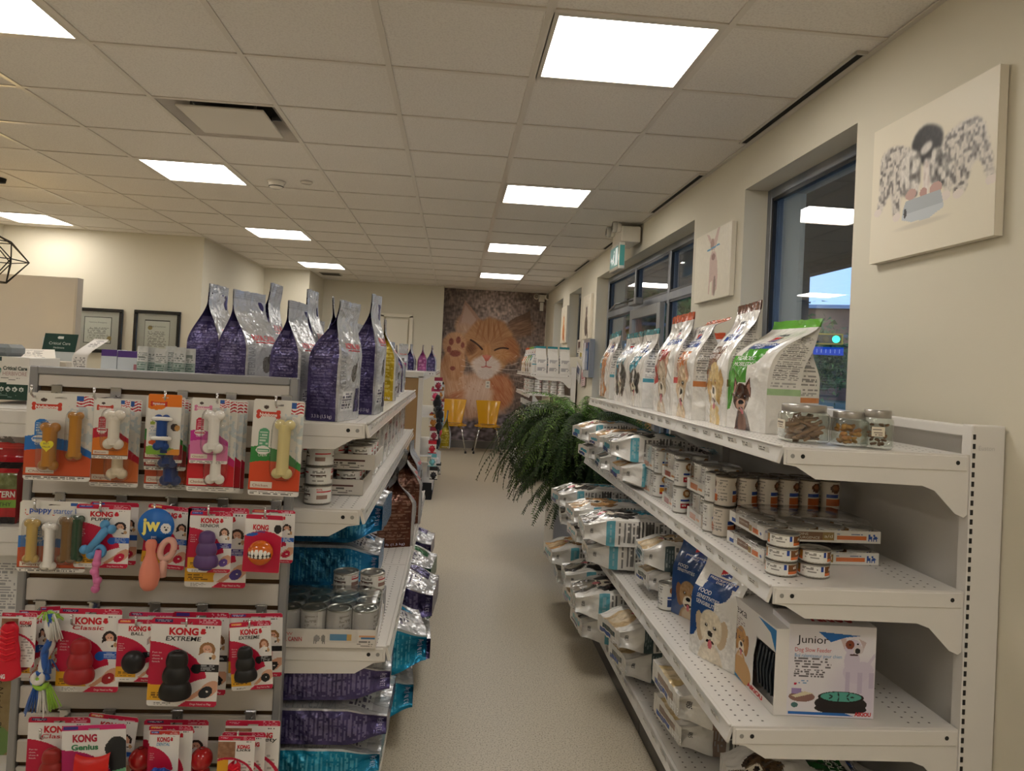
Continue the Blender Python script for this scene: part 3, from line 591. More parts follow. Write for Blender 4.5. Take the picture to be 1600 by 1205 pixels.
# exit sign with emergency lights
t = thing('exit_sign', 'white exit sign box with green running figure and emergency lamps on top', 'exit sign', (XW-.01, 6.1, HC+.93))
g = G(); g.box((-.09, 0, .21), (.16, .36, .13), (226, 219, 204), 'gloss', bev=.006); g.build('battery_box', t)
g = G(); g.box((-.16, 0, .03), (.05, .36, .22), (228, 221, 206), 'gloss', bev=.005); g.box((-.12, 0, .14), (.05, .05, .02), (220, 214, 200), 'gloss'); g.build('sign_case', t)
cv = Cv(.30, .17, .006, (60, 120, 112)); W3 = (226, 240, 236); cv.rect(.2, .01, .285, .16, W3); cv.ell(.15, .135, .014, .014, W3); cv.poly([(.1, .07), (.13, .12), (.16, .115), (.15, .07), (.18, .02), (.16, .01), (.13, .05), (.08, .02), (.07, .035)], W3); cv.poly([(.02, .07), (.06, .1), (.06, .08), (.09, .08), (.09, .06), (.06, .06), (.06, .04)], W3)
for s_, sg in (('left', -1), ('near', 1)):
    pass
g = G(); g.panel(cv, lambda u, v, n=0.: np.stack([-.187-n+0*u, .15-u, -.055+v], -1), 'sign_glow'); g.build('sign_face', t)
g = G(); g.panel(Cv(.04, .17, .02, (66, 128, 120)), lambda u, v, n=0.: np.stack([-.18+u, -.182-n+0*u, -.055+v], -1), 'sign_glow'); g.build('side_face', t)
for k in (-1, 1):
    g = G(); g.ball((-.19, k*.12, .27), .045, (232, 226, 212), 'gloss', sc=(.9, 1, 1)); g.lathe([(.03, -.004), (.046, 0), (.046, .03), (.03, .04)], (-.235, k*.12, .27), (200, 196, 186), 'gloss', 16, 'x'); g.disc((-.237, k*.12, .27), .036, (150, 148, 140), 'chrome', 16, 'x'); g.build('lamp_head', t)
def emlight(loc, lb, rot):
    t = thing('emergency_light', lb, 'emergency light', loc, rot, 'twin head emergency lights'); g = G(); g.box((0, 0, 0), (.1, .06, .12), (228, 221, 206), 'gloss', bev=.005); g.build('mounting_box', t)
    for k in (-1, 1): g = G(); g.ball((k*.09, -.05, .02), .05, (226, 220, 206), 'gloss'); g.disc((k*.1, -.099, .02), .034, (150, 146, 138), 'chrome', 14, 'y'); g.build('lamp_head', t)
emlight((1.40, YF-.05, ony(848, 467, YF)[1]), 'white emergency lamp pair high on the right edge of the kitten mural', 0)
g = G(); g.box((0, 0, 0), (.06, .04, .14), (226, 222, 210), 'gloss', bev=.004); tag(g.build('wall_sensor', loc=(1.41, YF-.03, ony(849, 480, YF)[1])), 'small white box under the emergency lamp beside the mural', 'sensor')
x_, z_ = ony(384, 440, 10.75); emlight((x_, 10.72, z_), 'white emergency lamp pair on the recessed wall above the purple bags', 0)
# door on the far left wall
dr = thing('door_2', 'x', 'door', (0, 0, 0)); del dr['label']; del dr['category']; dr['kind'] = 'structure'
x0_, zt_ = ony(598, 492, 11.9); x1_, _z = ony(643, 497, 11.9)
g = G(); g.box(((x0_+x1_)/2, 11.885, zt_/2-.03), (x1_-x0_-.1, .03, zt_-.06), (228, 220, 202), 'white_metal'); g.build('door_leaf', dr)
g = G(); [g.box((x, 11.88, zt_/2), (.05, .05, zt_), (232, 224, 206), 'white_metal') for x in (x0_, x1_)]; g.box(((x0_+x1_)/2, 11.88, zt_), (x1_-x0_+.05, .05, .05), (232, 224, 206), 'white_metal'); g.build('door_casing', dr)
# ------------------------------------------------------------------ office corner: partition, certificates, pendant lamp
g = G(); g.box((-4.15, 6.94, 1.0), (1.42, .08, 2.0), (206, 196, 178), 'laminate', bev=.004); g.box((-3.445, 6.94, 1.0), (.02, .1, 2.0), (176, 166, 148), 'laminate'); tag(g.build('partition_screen'), 'tall plain beige partition in front of the office wall', 'partition')
def cert(px0, px1, py0, py1, lb, seal, mi):
    xa, za = ony(px0, py1, 8.2); xb, zb = ony(px1, py0, 8.2); w, h = xb-xa, zb-za; t = thing('framed_certificate', lb, 'certificate', (xa, 8.198, za), group='framed certificates')
    g = G(); b = .036
    for c, d in (((w/2, -.015, b/2), (w, .03, b)), ((w/2, -.015, h-b/2), (w, .03, b)), ((b/2, -.015, h/2), (b, .03, h-2*b)), ((w-b/2, -.015, h/2), (b, .03, h-2*b))): g.box(c, d, (16, 15, 14), 'gloss', bev=.004)
    g.build('frame', t); cv = Cv(w-2*b, h-2*b, .004, (202, 194, 180)); W_, H_ = cv.w, cv.h
    cv.rect(W_*.18, H_*.16, W_*.82, H_*.86, (50, 44, 38)); cv.rect(W_*.195, H_*.18, W_*.805, H_*.84, (226, 219, 204)); cv.fine(W_*.27, H_*.25, W_*.76, H_*.6, (120, 112, 104), .014, seed=mi); cv.ell(*seal[:1], 0, 0, 0, (0, 0, 0)) if False else None
    cv.ell(seal[0]*W_, seal[1]*H_, .024, .024, (166, 138, 70))
    g = G(); g.panel(cv, lambda u, v, n=0.: np.stack([b+u, -.008-n+0*u, b+v], -1)); g.text('College of Veterinarians' if mi else 'Veterinary Emergency', b+W_*.5, b+H_*.7, .014, (40, 36, 34), lambda u, v, n=0.: np.stack([u, -.009-n+0*u, v], -1), w=W_*.42, cx=True)
    g.build('certificate', t); g = G(); g.box((w/2, -.012, h/2), (w-2*b, .002, h-2*b), (255, 255, 255), 'glass'); g.build('glazing', t)
xw = ony(130, 482, 8.2)[0]
cert(112, 194, 484, 549, 'left framed certificate in black frame, half behind the partition', (.78, .3), 0); cert(207, 284, 488, 562, 'right framed certificate in black frame with gold seal on its left', (.32, .68), 1)
t = thing('pendant_lamp', 'black wire cage pendant lamp with a glowing bulb at the left edge', 'pendant lamp', (-3.55, 5.85, 0))
g = G(); g.lathe([(.0001, ZC-.03), (.055, ZC-.03), (.06, ZC)], col=(20, 19, 18), mt='matte'); g.build('ceiling_rose', t)
zb_ = ony(0, 410, 5.85)[1]
g = G(); g.cyl((0, 0, zb_+.2), (0, 0, ZC-.02), .004, (18, 18, 18), 'matte'); g.build('cord', t)
g = G(); L = [np.array([.13*cos(a), .13*sin(a), .16]) for a in np.arange(6)*pi/3]; M_ = [np.array([.235*cos(a+pi/6), .235*sin(a+pi/6), .02]) for a in np.arange(6)*pi/3]; N_ = [np.array([.11*cos(a), .11*sin(a), -.15]) for a in np.arange(6)*pi/3]
for k in range(6):
    for A_, B_ in ((L[k], L[(k+1) % 6]), (N_[k], N_[(k+1) % 6]), (L[k], M_[k]), (L[(k+1) % 6], M_[k]), (N_[k], M_[k]), (N_[(k+1) % 6], M_[k]), (L[k], np.array([0, 0, .22])), (M_[k], M_[(k+1) % 6])): g.cyl(A_+[0, 0, zb_], B_+[0, 0, zb_], .0045, (22, 20, 17), 'matte', 6)
g.build('wire_cage', t)
g = G(); g.cyl((0, 0, zb_+.08), (0, 0, zb_+.22), .022, (30, 26, 22), 'matte'); g.build('socket', t); g = G(); g.ball((0, 0, zb_+.02), .045, (255, 214, 140), 'bulb', sc=(1, 1, 1.25)); g.build('bulb', t)
# ------------------------------------------------------------------ steel gondola shelving
SHW = (222, 218, 212)
def bracket_poly(g, xf, xb, z, y, th=.004, hb=.17):
    s = 1 if xb > xf else -1; L = abs(xb-xf)
    prof = [(0, 0), (0, -.045), (.035, -.05), (.09, -.082), (L-.13, -.088), (L-.095, -.1), (L-.035, -hb+.01), (L-.01, -hb), (L, -hb+.008), (L, 0)]
    P = np.array([[xf+s*a, 0, z+b] for a, b in prof]); n = len(P)
    for yy in (y, y+th):
        c = len(P); V = P+np.array([0, yy, 0]); top = np.array([[xf+s*a, yy, z] for a, b in prof]); k = np.arange(n-1)
        g.add(np.concatenate([V, top]), np.stack([k, k+1, k+1+n, k+n], -1)[1:], SHW, 'white_metal')
    V = np.concatenate([P+np.array([0, y, 0]), P+np.array([0, y+th, 0])]); k = np.arange(n-1); g.add(V, np.stack([k, k+1, k+1+n, k+n], -1), SHW, 'white_metal')
    # raised folded side of the shelf and its rivets
    g.box((xf+s*(L/2), y-.001, z-.024), (L-.012, .006, .04), SHW, 'white_metal', bev=.002)
    for a in (.022, .05, L-.035): g.disc((xf+s*a, y-.0048, z-.022), .006, (30, 29, 28) if a != .022 else (150, 148, 144), 'matte', 12, 'y')
def shelf(par, xf, xb, y0, y1, z, ends=(True, False), holes=True, tags=True, board_only=False):
    s = 1 if xb > xf else -1; L = abs(xb-xf); g = G()
    g.box(((xf+xb)/2, (y0+y1)/2, z-.009), (L, y1-y0-.003, .018), SHW, 'white_metal', bev=.002)
    if holes:
        q = []; V = []
        for a in (.03, .062, .094, L-.06, L-.09, L-.12):
            for yy in np.arange(y0+.03, y1-.02, .03):
                V += [[xf+s*a-.003, yy-.003, z+.0006], [xf+s*a+.003, yy-.003, z+.0006], [xf+s*a+.003, yy+.003, z+.0006], [xf+s*a-.003, yy+.003, z+.0006]]
        F = np.arange(len(V)).reshape(-1, 4); g.add(V, F, (96, 92, 88), 'matte')
    b = g.build('shelf', par)
    g = G(); R = np.array([[cos(.3*s), 0, sin(.3*s)], [0, 1, 0], [-sin(.3*s), 0, cos(.3*s)]])
    g.box((xf-s*.006, (y0+y1)/2, z-.022), (.008, y1-y0-.002, .044), (216, 212, 206), 'white_metal', R=R)
    g.box((xf-s*.0105, (y0+y1)/2, z-.022), (.0015, y1-y0-.004, .034), (232, 230, 226), 'gloss', R=R)
    g.box((xf-s*.007, (y0+y1)/2, z+.002), (.01, y1-y0-.002, .005), SHW, 'white_metal', bev=.001)
    if tags:
        rg = np.random.default_rng(int(abs(y0*100+z*1000)))
        for yy in np.arange(y0+.06, y1-.05, .115):
            w = .07; cvv = Cv(w, .03, .0035, (238, 236, 230)); cvv.fine(.004, .003, w-.02, .027, (60, 60, 64), .007, seed=int(yy*50)); cvv.rect(w-.001, 0, w, .03, (120, 118, 116))
            f = (lambda yy: lambda u, v, n=0.: np.stack([xf-s*(.012+n)+s*(-.3)*(.5*.03-v)*-1+0*u, (yy+w-u if s > 0 else yy+u), z-.037+v], -1))(yy)
            g.panel(cvv, f, 'paper')
    g.build('price_channel', b)
    for k, e in enumerate(ends):
        if e:
            g = G(); bracket_poly(g, xf, xb, z, y0-.004 if k == 0 else y1, th=.003 if k == 0 else .003); g.build('bracket', b)
    return b
def upright(par, xa, xb, y, zt, face_y=None, slots_at=None):
    g = G(); g.box(((xa+xb)/2, y, zt/2), (abs(xb-xa), .042, zt), SHW, 'white_metal', bev=.003)
    u = g.build('upright', par)
    if slots_at is not None:
        g = G(); [g.box((slots_at, y-.0215, z), (.007, .002, .014), (40, 38, 36), 'matte') for z in np.arange(.25, zt-.02, .0255)]; g.build('slot_row', u)
# ---- right gondola along the window wall
RG = thing('shelving_gondola', 'long white metal shelving unit along the window wall, right of the aisle', 'shelving', (0, 0, 0))
RY = [1.88, 2.79, 3.70, 4.61]; RL = [(.885, 1.22), (.872, .85), (.78, .48)]; RXB = 1.405
g = G(); g.box((1.45, (RY[0]+RY[-1])/2, .66), (.012, RY[-1]-RY[0], 1.24), (206, 202, 196), 'white_metal'); g.build('back_panel', RG)
g = G(); g.box((1.43, (RY[0]+RY[-1])/2, 1.283), (.045, RY[-1]-RY[0], .03), SHW, 'white_metal', bev=.003); g.build('top_rail', RG)
for k, y in enumerate(RY): upright(RG, 1.406, 1.502, y+.01 if k == 0 else y, 1.302, slots_at=1.412 if k == 0 else None)
for k in range(3):
    for (xf, z) in RL: shelf(RG, xf, RXB, RY[k], RY[k+1], z, ends=(k == 0, k == 2))
    shelf(RG, .785, RXB, RY[k], RY[k+1], .125, ends=(False, False))
    g = G(); g.box((.80, (RY[k]+RY[k+1])/2, .05), (.03, RY[k+1]-RY[k]-.004, .10), (44, 42, 42), 'white_metal'); g.build('kick_plate', RG)
g = G(); g.box((1.10, 1.885, .055), (.60, .012, .105), (44, 42, 42), 'white_metal'); g.build('base_end', RG)
g = G(); g.text('Euston', 1.425, 1.235, .012, (196, 193, 190), lambda u, v, n=0.: np.stack([u, RY[0]-.0115-n+0*u, v], -1)); g.build('maker_mark', RG)
# ---- left gondola, double sided, with the slatwall endcap
LGn = thing('shelving_gondola', 'double sided white metal shelving unit on the left of the aisle behind the slatwall', 'shelving', (0, 0, 0))
LY = [2.27, 3.18, 4.09, 5.0]; LLv = [(-.262, 1.20), (-.264, .935), (-.165, .52)]; XM = -.84
g = G(); g.box((XM, (LY[0]+LY[-1])/2, .6), (.03, LY[-1]-LY[0], 1.19), (206, 202, 196), 'white_metal'); g.build('back_panel', LGn)
for y in LY: upright(LGn, XM-.03, XM+.03, y, 1.19)
for k in range(3):
    for (xf, z) in LLv:
        shelf(LGn, xf, XM+.03, LY[k], LY[k+1], z, ends=(k == 0, k == 2)); shelf(LGn, 2*XM-xf, XM-.03, LY[k], LY[k+1], z if z != .935 else .85, ends=(k == 0, False), holes=False, tags=False)
    shelf(LGn, -.19, XM+.03, LY[k], LY[k+1], .08, ends=(False, False)); shelf(LGn, 2*XM+.19, XM-.03, LY[k], LY[k+1], .08, ends=(False, False), holes=False, tags=False)
    for x in (-.2, 2*XM+.2): g = G(); g.box((x, (LY[k]+LY[k+1])/2, .03), (.02, LY[k+1]-LY[k]-.004, .06), (205, 200, 192), 'white_metal'); g.build('kick_plate', LGn)
# ---- second left gondola
L2 = thing('shelving_gondola', 'far left shelving unit with a bare brown end panel before the kitten mural', 'shelving', (0, 0, 0))
L2Y = [7.47, 8.38, 9.29]
g = G(); g.box((-.60, 7.455, .66), (.50, .02, 1.14), (150, 118, 78), 'paper', bev=.002); g.build('end_panel', L2)
g = G(); g.box((-.325, 7.45, .65), (.05, .05, 1.2), (206, 200, 190), 'white_metal', bev=.003); g.box((-.6, 7.45, 1.262), (.6, .05, .06), (206, 200, 190), 'white_metal', bev=.003); g.box((-.875, 7.45, .65), (.05, .05, 1.2), (206, 200, 190), 'white_metal', bev=.003); g.build('end_frame', L2)
for k in range(2):
    for xf, z in ((-.19, 1.30), (-.19, .85), (-.19, .45)): shelf(L2, xf, -.6, L2Y[k], L2Y[k+1], z, ends=(k == 0 and z > 1.2, False), holes=False)
    shelf(L2, -.17, -.6, L2Y[k], L2Y[k+1], .14, ends=(False, False), holes=False)
    g = G(); g.box((-.17, (L2Y[k]+L2Y[k+1])/2, .055), (.02, .9, .11), (20, 20, 20), 'matte'); g.build('kick_plate', L2)
g = G(); g.box((-.23, 7.46, .085), (.13, .02, .17), (16, 16, 16), 'matte'); g.build('base_end', L2)
g = G(); g.box((-.61, 8.38, .64), (.02, 1.82, 1.28), (206, 202, 196), 'white_metal'); g.build('back_panel', L2)
# ---- second right gondola, beyond the fern
R2 = thing('shelving_gondola', 'far right shelving unit of bags and cans behind the fern', 'shelving', (0, 0, 0))
R2Y = [8.75, 9.66, 10.57]; 
for k in range(2):
    for xf, z in ((.93, 1.33), (.93, 1.07), (.93, .76)): shelf(R2, xf, 1.42, R2Y[k], R2Y[k+1], z, ends=(k == 0 and z > 1.2, False), holes=False)
    shelf(R2, .88, 1.42, R2Y[k], R2Y[k+1], .15, ends=(False, False), holes=False)
    g = G(); g.box((.9, (R2Y[k]+R2Y[k+1])/2, .06), (.02, .9, .12), (60, 58, 56), 'matte'); g.build('kick_plate', R2)
g = G(); g.box((1.45, 9.66, .66), (.02, 1.82, 1.4), (206, 202, 196), 'white_metal'); g.build('back_panel', R2)
for y in R2Y: upright(R2, 1.42, 1.48, y, 1.42)
g = G()
xs = np.linspace(.96, 1.42, 18); top = .93+.16*np.clip((1.12-xs)/.16, 0, 1)**1.6+.14*np.clip((xs-1.28)/.14, 0, 1)**1.6
P = np.stack([np.stack([xs, 8.735+0*xs, .3+0*xs], -1), np.stack([xs, 8.735+0*xs, top], -1)]); g.grid(P, (196, 194, 190), 'white_metal', False); g.grid(P+np.array([0, .012, 0]), (196, 194, 190), 'white_metal', False); g.grid(np.stack([P[1], P[1]+np.array([0, .012, 0])]), (206, 204, 200), 'white_metal', False); g.build('end_divider', R2)
# ------------------------------------------------------------------ slatwall endcap
SW = thing('slatwall_display', 'white slatwall display board with a grey metal frame facing the camera, left of the aisle', 'display stand', (-1.212, 2.2, 0))
SWW, SWZ0, SWZ1 = .756, .0, 1.332
g = G(); b = .023
for c, d in (((b/2, .01, (SWZ0+SWZ1)/2), (b, .035, SWZ1-SWZ0)), ((SWW-b/2, .01, (SWZ0+SWZ1)/2), (b, .035, SWZ1-SWZ0)), ((SWW/2, .01, SWZ1-b/2), (SWW-2*b, .035, b))): g.box(c, d, (156, 156, 158), 'brushed', bev=.003)
g.build('metal_frame', SW)
GZ = [1.268-.0769*k for k in range(17)]
for k in range(len(GZ)+0):
    zt = SWZ1-b if k == 0 else GZ[k-1]-.007; zb = GZ[k]+.007
    if zb < .03: break
    g = G(); g.box((SWW/2, .004, (zt+zb)/2), (SWW-2*b, .012, zt-zb), (205, 198, 190), 'laminate', bev=.0025); g.build('slat', SW)
g = G(); g.box((SWW/2, .02, .65), (SWW-2*b, .01, 1.28), (96, 70, 42), 'matte'); g.build('groove_back', SW)
# ------------------------------------------------------------------ bags
def smooth(a, b, x): x = np.clip((x-a)/(b-a), 0, 1); return x*x*(3-2*x)
class Bag:
    def __init__(s, w, d, h, seed=0, ts=.5, ta=.86, lean=(0, 0), wr=.004, pil=0., curl=0., wtop=.97):
        s.w, s.d, s.h, s.seed, s.ts, s.ta, s.lean, s.wr, s.pil, s.curl, s.wtop = w, d, h, seed, ts, ta, lean, wr, pil, curl, wtop
    def pt(s, reg, a, t, n=0.):
        a = np.asarray(a, float); t = np.asarray(t, float); W = s.w/2*(1-(1-s.wtop)*smooth(.4, 1, t)); dp = 1-smooth(s.ts, s.ta, t)
        W = W*(1-.12*s.pil*(1-smooth(0, .16, t))); dp = dp*(1-.5*s.pil*(1-smooth(0, .22, t)))
        D = s.d/2*dp+.0022; sd = s.seed
        bul = .10*s.d*np.sin(pi*np.clip(a, 0, 1))**.8*(.35+.65*np.sin(pi*np.clip(t*1.1, 0, 1)))*dp
        nf = lambda x, z, k: ((vnoise(x*14+z*9, z*16-x*7, sd+k)-.5)*1.5+(np.abs(vnoise(x*26-z*14, z*24+x*18, sd+k+2)-.5)*-1.6+.35))*s.wr
        if reg in ('f', 'b'):
            x = (2*a-1)*W; e = np.minimum(a, 1-a); y = -D-bul-nf(x+(5 if reg == 'b' else 0), t*s.h, 1)*smooth(0, .12, e)-n
            if reg == 'b': y = -y
        else:
            y = (2*a-1)*D; gin = s.d*.5*(1-dp)*(1-np.abs(2*a-1)); e = np.minimum(a, 1-a)
            x = W-gin+bul*.35+nf(y+9, t*s.h, 4)*smooth(0, .12, e)+n
            if reg == 'l': x = -x
        z = t*s.h
        ly = s.lean[1]*smooth(.35, 1, t)**1.5*s.h+s.curl*smooth(.8, 1, t)**2*s.h*.14; lx = s.lean[0]*smooth(.3, 1, t)**1.5*s.h
        z = z-.5*(np.abs(ly)+np.abs(lx))*smooth(.5, 1, t)*.6
        return np.stack([x+lx, y+ly, z], -1)
    def map(s, reg):
        wd = s.w if reg in 'fb' else s.d
        if reg in ('f', 'r'): return lambda u, v, n=0.: s.pt(reg, u/wd, v/s.h, n)
        return lambda u, v, n=0.: s.pt(reg, 1-u/wd, v/s.h, n)
def make_bag(label, art, w, d, h, loc, rot, seed=0, cell=.0036, cat='bag', group=None, mt='film', name='pet_food_bag', **kw):
    B = Bag(w, d, h, seed, **kw); t = thing(name, label, cat, loc, rot, group)
    A = art(B, cell); seal = .925; g = G()
    for reg in 'flbr':
        cv, txt = A[reg]; k = int(round(cv.ny*seal)); v = np.linspace(0, B.h, cv.ny+1)[:k+1]; u = np.linspace(0, cv.w, cv.nx+1); U, V = np.meshgrid(u, v)
        g.grid(B.map(reg)(U, V, 0.), cv.A[:k], mt, True)
        for tx in txt: g.text(*tx[:5], f=B.map(reg), mt='print', off=.0012, **(tx[5] if len(tx) > 5 else {}))
    cv = A['bot']; a = np.linspace(0, 1, cv.nx+1); c = np.linspace(0, 1, cv.ny+1); fr = B.pt('f', a, 0*a); bk = B.pt('b', a, 0*a)
    P = fr[None]*(1-c)[:, None, None]+bk[None]*c[:, None, None]; P[..., 2] -= .0*P[..., 2]; g.grid(P, cv.A, mt, False)
    for tx in A.get('bottxt', []): g.text(*tx[:5], f=lambda u, v, n=0.: np.stack([u-w/2, v-d/2, -.0015-n+0*u], -1), mt='print', **(tx[5] if len(tx) > 5 else {}))
    g.build('bag_body', t)
    g = G()
    for reg in 'fb':
        cv, _ = A[reg]; k = int(round(cv.ny*seal)); v = np.linspace(0, B.h, cv.ny+1)[k:]; U, V = np.meshgrid(np.linspace(0, cv.w, cv.nx+1), v); P = B.map(reg)(U, V, 0.)
        P[-1] += np.stack([0*P[-1][:, 0], 0*P[-1][:, 0], .004*(vnoise(P[-1][:, 0]*60, seed+0*P[-1][:, 0], 3)-.5)], -1)
        C = cv.A[k:]
        if 'seal' in A: C = C*0+np.array(A['seal'], float); C = C+(((np.arange(C.shape[0])[:, None]+0*np.arange(C.shape[1])) % 2)*-10)[..., None]
        g.grid(P, C, mt, True)
    g.build('top_seal', t)
    return t
def rc_art(col, lite, dark=None, txt='VETERINARY', kg='3.3 lb (1.5 kg)', panel=None):
    def art(B, cell):
        S = (196, 197, 200); F = Cv(B.w, B.h, cell, S); w, h = B.w, B.h; pc = panel or col
        F.rect(w*.62, h*.06, w*.9, h*.26, pc); F.rect(w*.1, h*.08, w*.55, h*.24, (226, 226, 228)); F.fine(w*.12, h*.1, w*.52, h*.22, (70, 66, 90), h*.022, seed=2)
        F.ell(w*.5, h*.38, w*.13, h*.07, (120, 116, 112)); F.ell(w*.58, h*.43, w*.05, h*.04, (90, 86, 84)); F.rect(w*.2, h*.56, w*.85, h*.566, (190, 40, 50))
        F.noise(40, 7, B.seed)
        ft = [('ROYAL CANIN', w*.5, h*.58, h*.045, (200, 38, 48), dict(w=w*.7, cx=True, bold=.02)), (txt, w*.16, h*.26, w*.16, (110, 112, 118), dict(rot=pi/2, w=h*.3))]
        def side(fl):
            sd = Cv(B.d, h, cell, col); d = B.d
            sd.A = np.array(col, float)*(.85+.3*vnoise(sd.U*30, sd.V*26, B.seed+1))[..., None]
            for (a, b, sdd) in ((.10, .60, 4), (.60, .665, 9)):
                sd.fine(d*.1, h*a, d*.92, h*b, lite, max(h*.013, cell*1.6), a=.55, seed=sdd, fill=.62)
            sd.m((sd.U > d*.1) & (sd.U < d*.5) & (sd.V > h*.69) & (sd.V < h*.73), lite, .6)
            sd.rect(0, 0, d*.07, h, S, .9 if fl else .0); sd.rect(d*.93, 0, d, h, S, .0 if fl else .9)
            return sd, [(kg, d*.5, h*.025, h*.026, (200, 196, 220), dict(cx=True, w=d*.62))]
        bt = Cv(B.w, B.d, .02, col)
        return {'f': (F, ft), 'b': (F, []), 'l': side(0), 'r': side(1), 'bot': bt, 'seal': (182, 183, 186)}
    return art
WB = (226, 223, 217)
def hill_art(strip, block, wd, dog, bandc=None, code='60803', side2=None, title2=None, blue=(38, 74, 150), base=WB):
    bandc = bandc or block
    def art(B, cell):
        w, h, d = B.w, B.h, B.d; F = Cv(w, h, cell, base)
        F.poly([(w*.12, h*.42), (w*.12, h*.62), (w*.72, h*.62), (w*.66, h*.5), (w*.5, h*.42)], block) if title2 != 'round' else (F.rect(0, h*.38, w*.55, h*.6, block), F.ell(w*.5, h*.62, w*.3, h*.1, block), F.poly([(0, h*.38), (w*.35, h*.38), (w*.1, h*.16), (0, h*.14)], block))
        if title2 != 'round': F.poly([(w*.12, h*.62), (w*.12, h*.25), (w*.3, h*.3), (w*.4, h*.45), (w*.4, h*.62)], block)
        F.poly([(w*.2, h*.665), (w*.84, h*.665), (w*.84, h*.715), (w*.7, h*.725), (w*.2, h*.725)], blue)
        F.poly([(w*.42, h*.74), (w*.64, h*.74), (w*.64, h*.80)], (38, 60, 140)); F.poly([(w*.42, h*.75), (w*.42, h*.8), (w*.62, h*.8)], (200, 40, 50))
        dog(F, w, h)
        ft = [('PRESCRIPTION', w*.52, h*.698, h*.018, (240, 240, 240), dict(w=w*.56, cx=True, bold=.02)), ('DIET', w*.52, h*.673, h*.017, (240, 240, 240), dict(w=w*.2, cx=True, bold=.02)), ("Hill's", w*.52, h*.815, h*.026, (24, 28, 50), dict(cx=True, w=w*.24, bold=.03))]
        for k, l_ in enumerate(wd): ft.append((l_, w*.15, h*(.565-.05*k), h*.034, (244, 244, 240), dict(w=w*min(.5, .07*len(l_)), shear=.1)))
        def side(fl):
            sd = Cv(d, h, cell, base)
            if B.pil:
                sd.fine(d*.08, h*.27, d*.95, h*.86, (96, 94, 92), .013, a=.8, seed=3, fill=.78); sd.m((sd.V > h*.42) & (sd.V < h*.56) & (np.mod(sd.V, .016) < .006) & (sd.U < d*.9), (70, 68, 66), .8); sd.rect(0, h*.17, d, h*.25, bandc, .85); sd.fine(d*.1, h*.18, d*.9, h*.24, (190, 200, 204), .012, a=.5, seed=8)
                return sd, [(code, d*.3, h*.05, h*.022, (40, 40, 44), dict(w=d*.3, bold=.02))]
            sd.fine(d*.1, h*.42, d*.92, h*.80, (120, 118, 116), max(h*.012, cell*1.6), a=.75, seed=3, fill=.66)
            sd.rect(0, h*.30, d, h*.35, bandc, .8); sd.fine(d*.1, h*.365, d*.9, h*.4, (150, 148, 146), .008, seed=8)
            if side2: sd.rect(0, h*.2, d, h*.5, side2, .8)
            return sd, [(code, d*.62, h*.06, h*.028, (40, 40, 44), dict(w=d*.3, bold=.02))]
        bt = Cv(w, d, cell, base); bt.rect(w*.22, d*.3, w*.78, d*.62, bandc); bt.rect(w*.1, d*.65, w*.6, d*.9, blue); bt.noise(60, 8, B.seed)
        bk = Cv(w, h, cell, base); bk.fine(w*.1, h*.1, w*.9, h*.6, (150, 148, 150), .012)
        return {'f': (F, ft), 'b': (bk, []), 'l': side(0), 'r': side(1), 'bot': bt, 'bottxt': [("Hill's", -.0+w*.7, d*.55, .03, (240, 240, 240))], 'seal': strip}
    return art
def dog_fn(cu, cv_, r, *a, **k): return lambda F, w, h: F.dog(w*cu, h*cv_, w*r, *a, **k)
CATd = lambda F, w, h: (F.ell(w*.45, h*.14, w*.3, h*.16, (190, 120, 62)), F.dog(w*.45, h*.3, w*.24, (200, 132, 74), (180, 110, 58), ears='up', tongue=False, body=False))
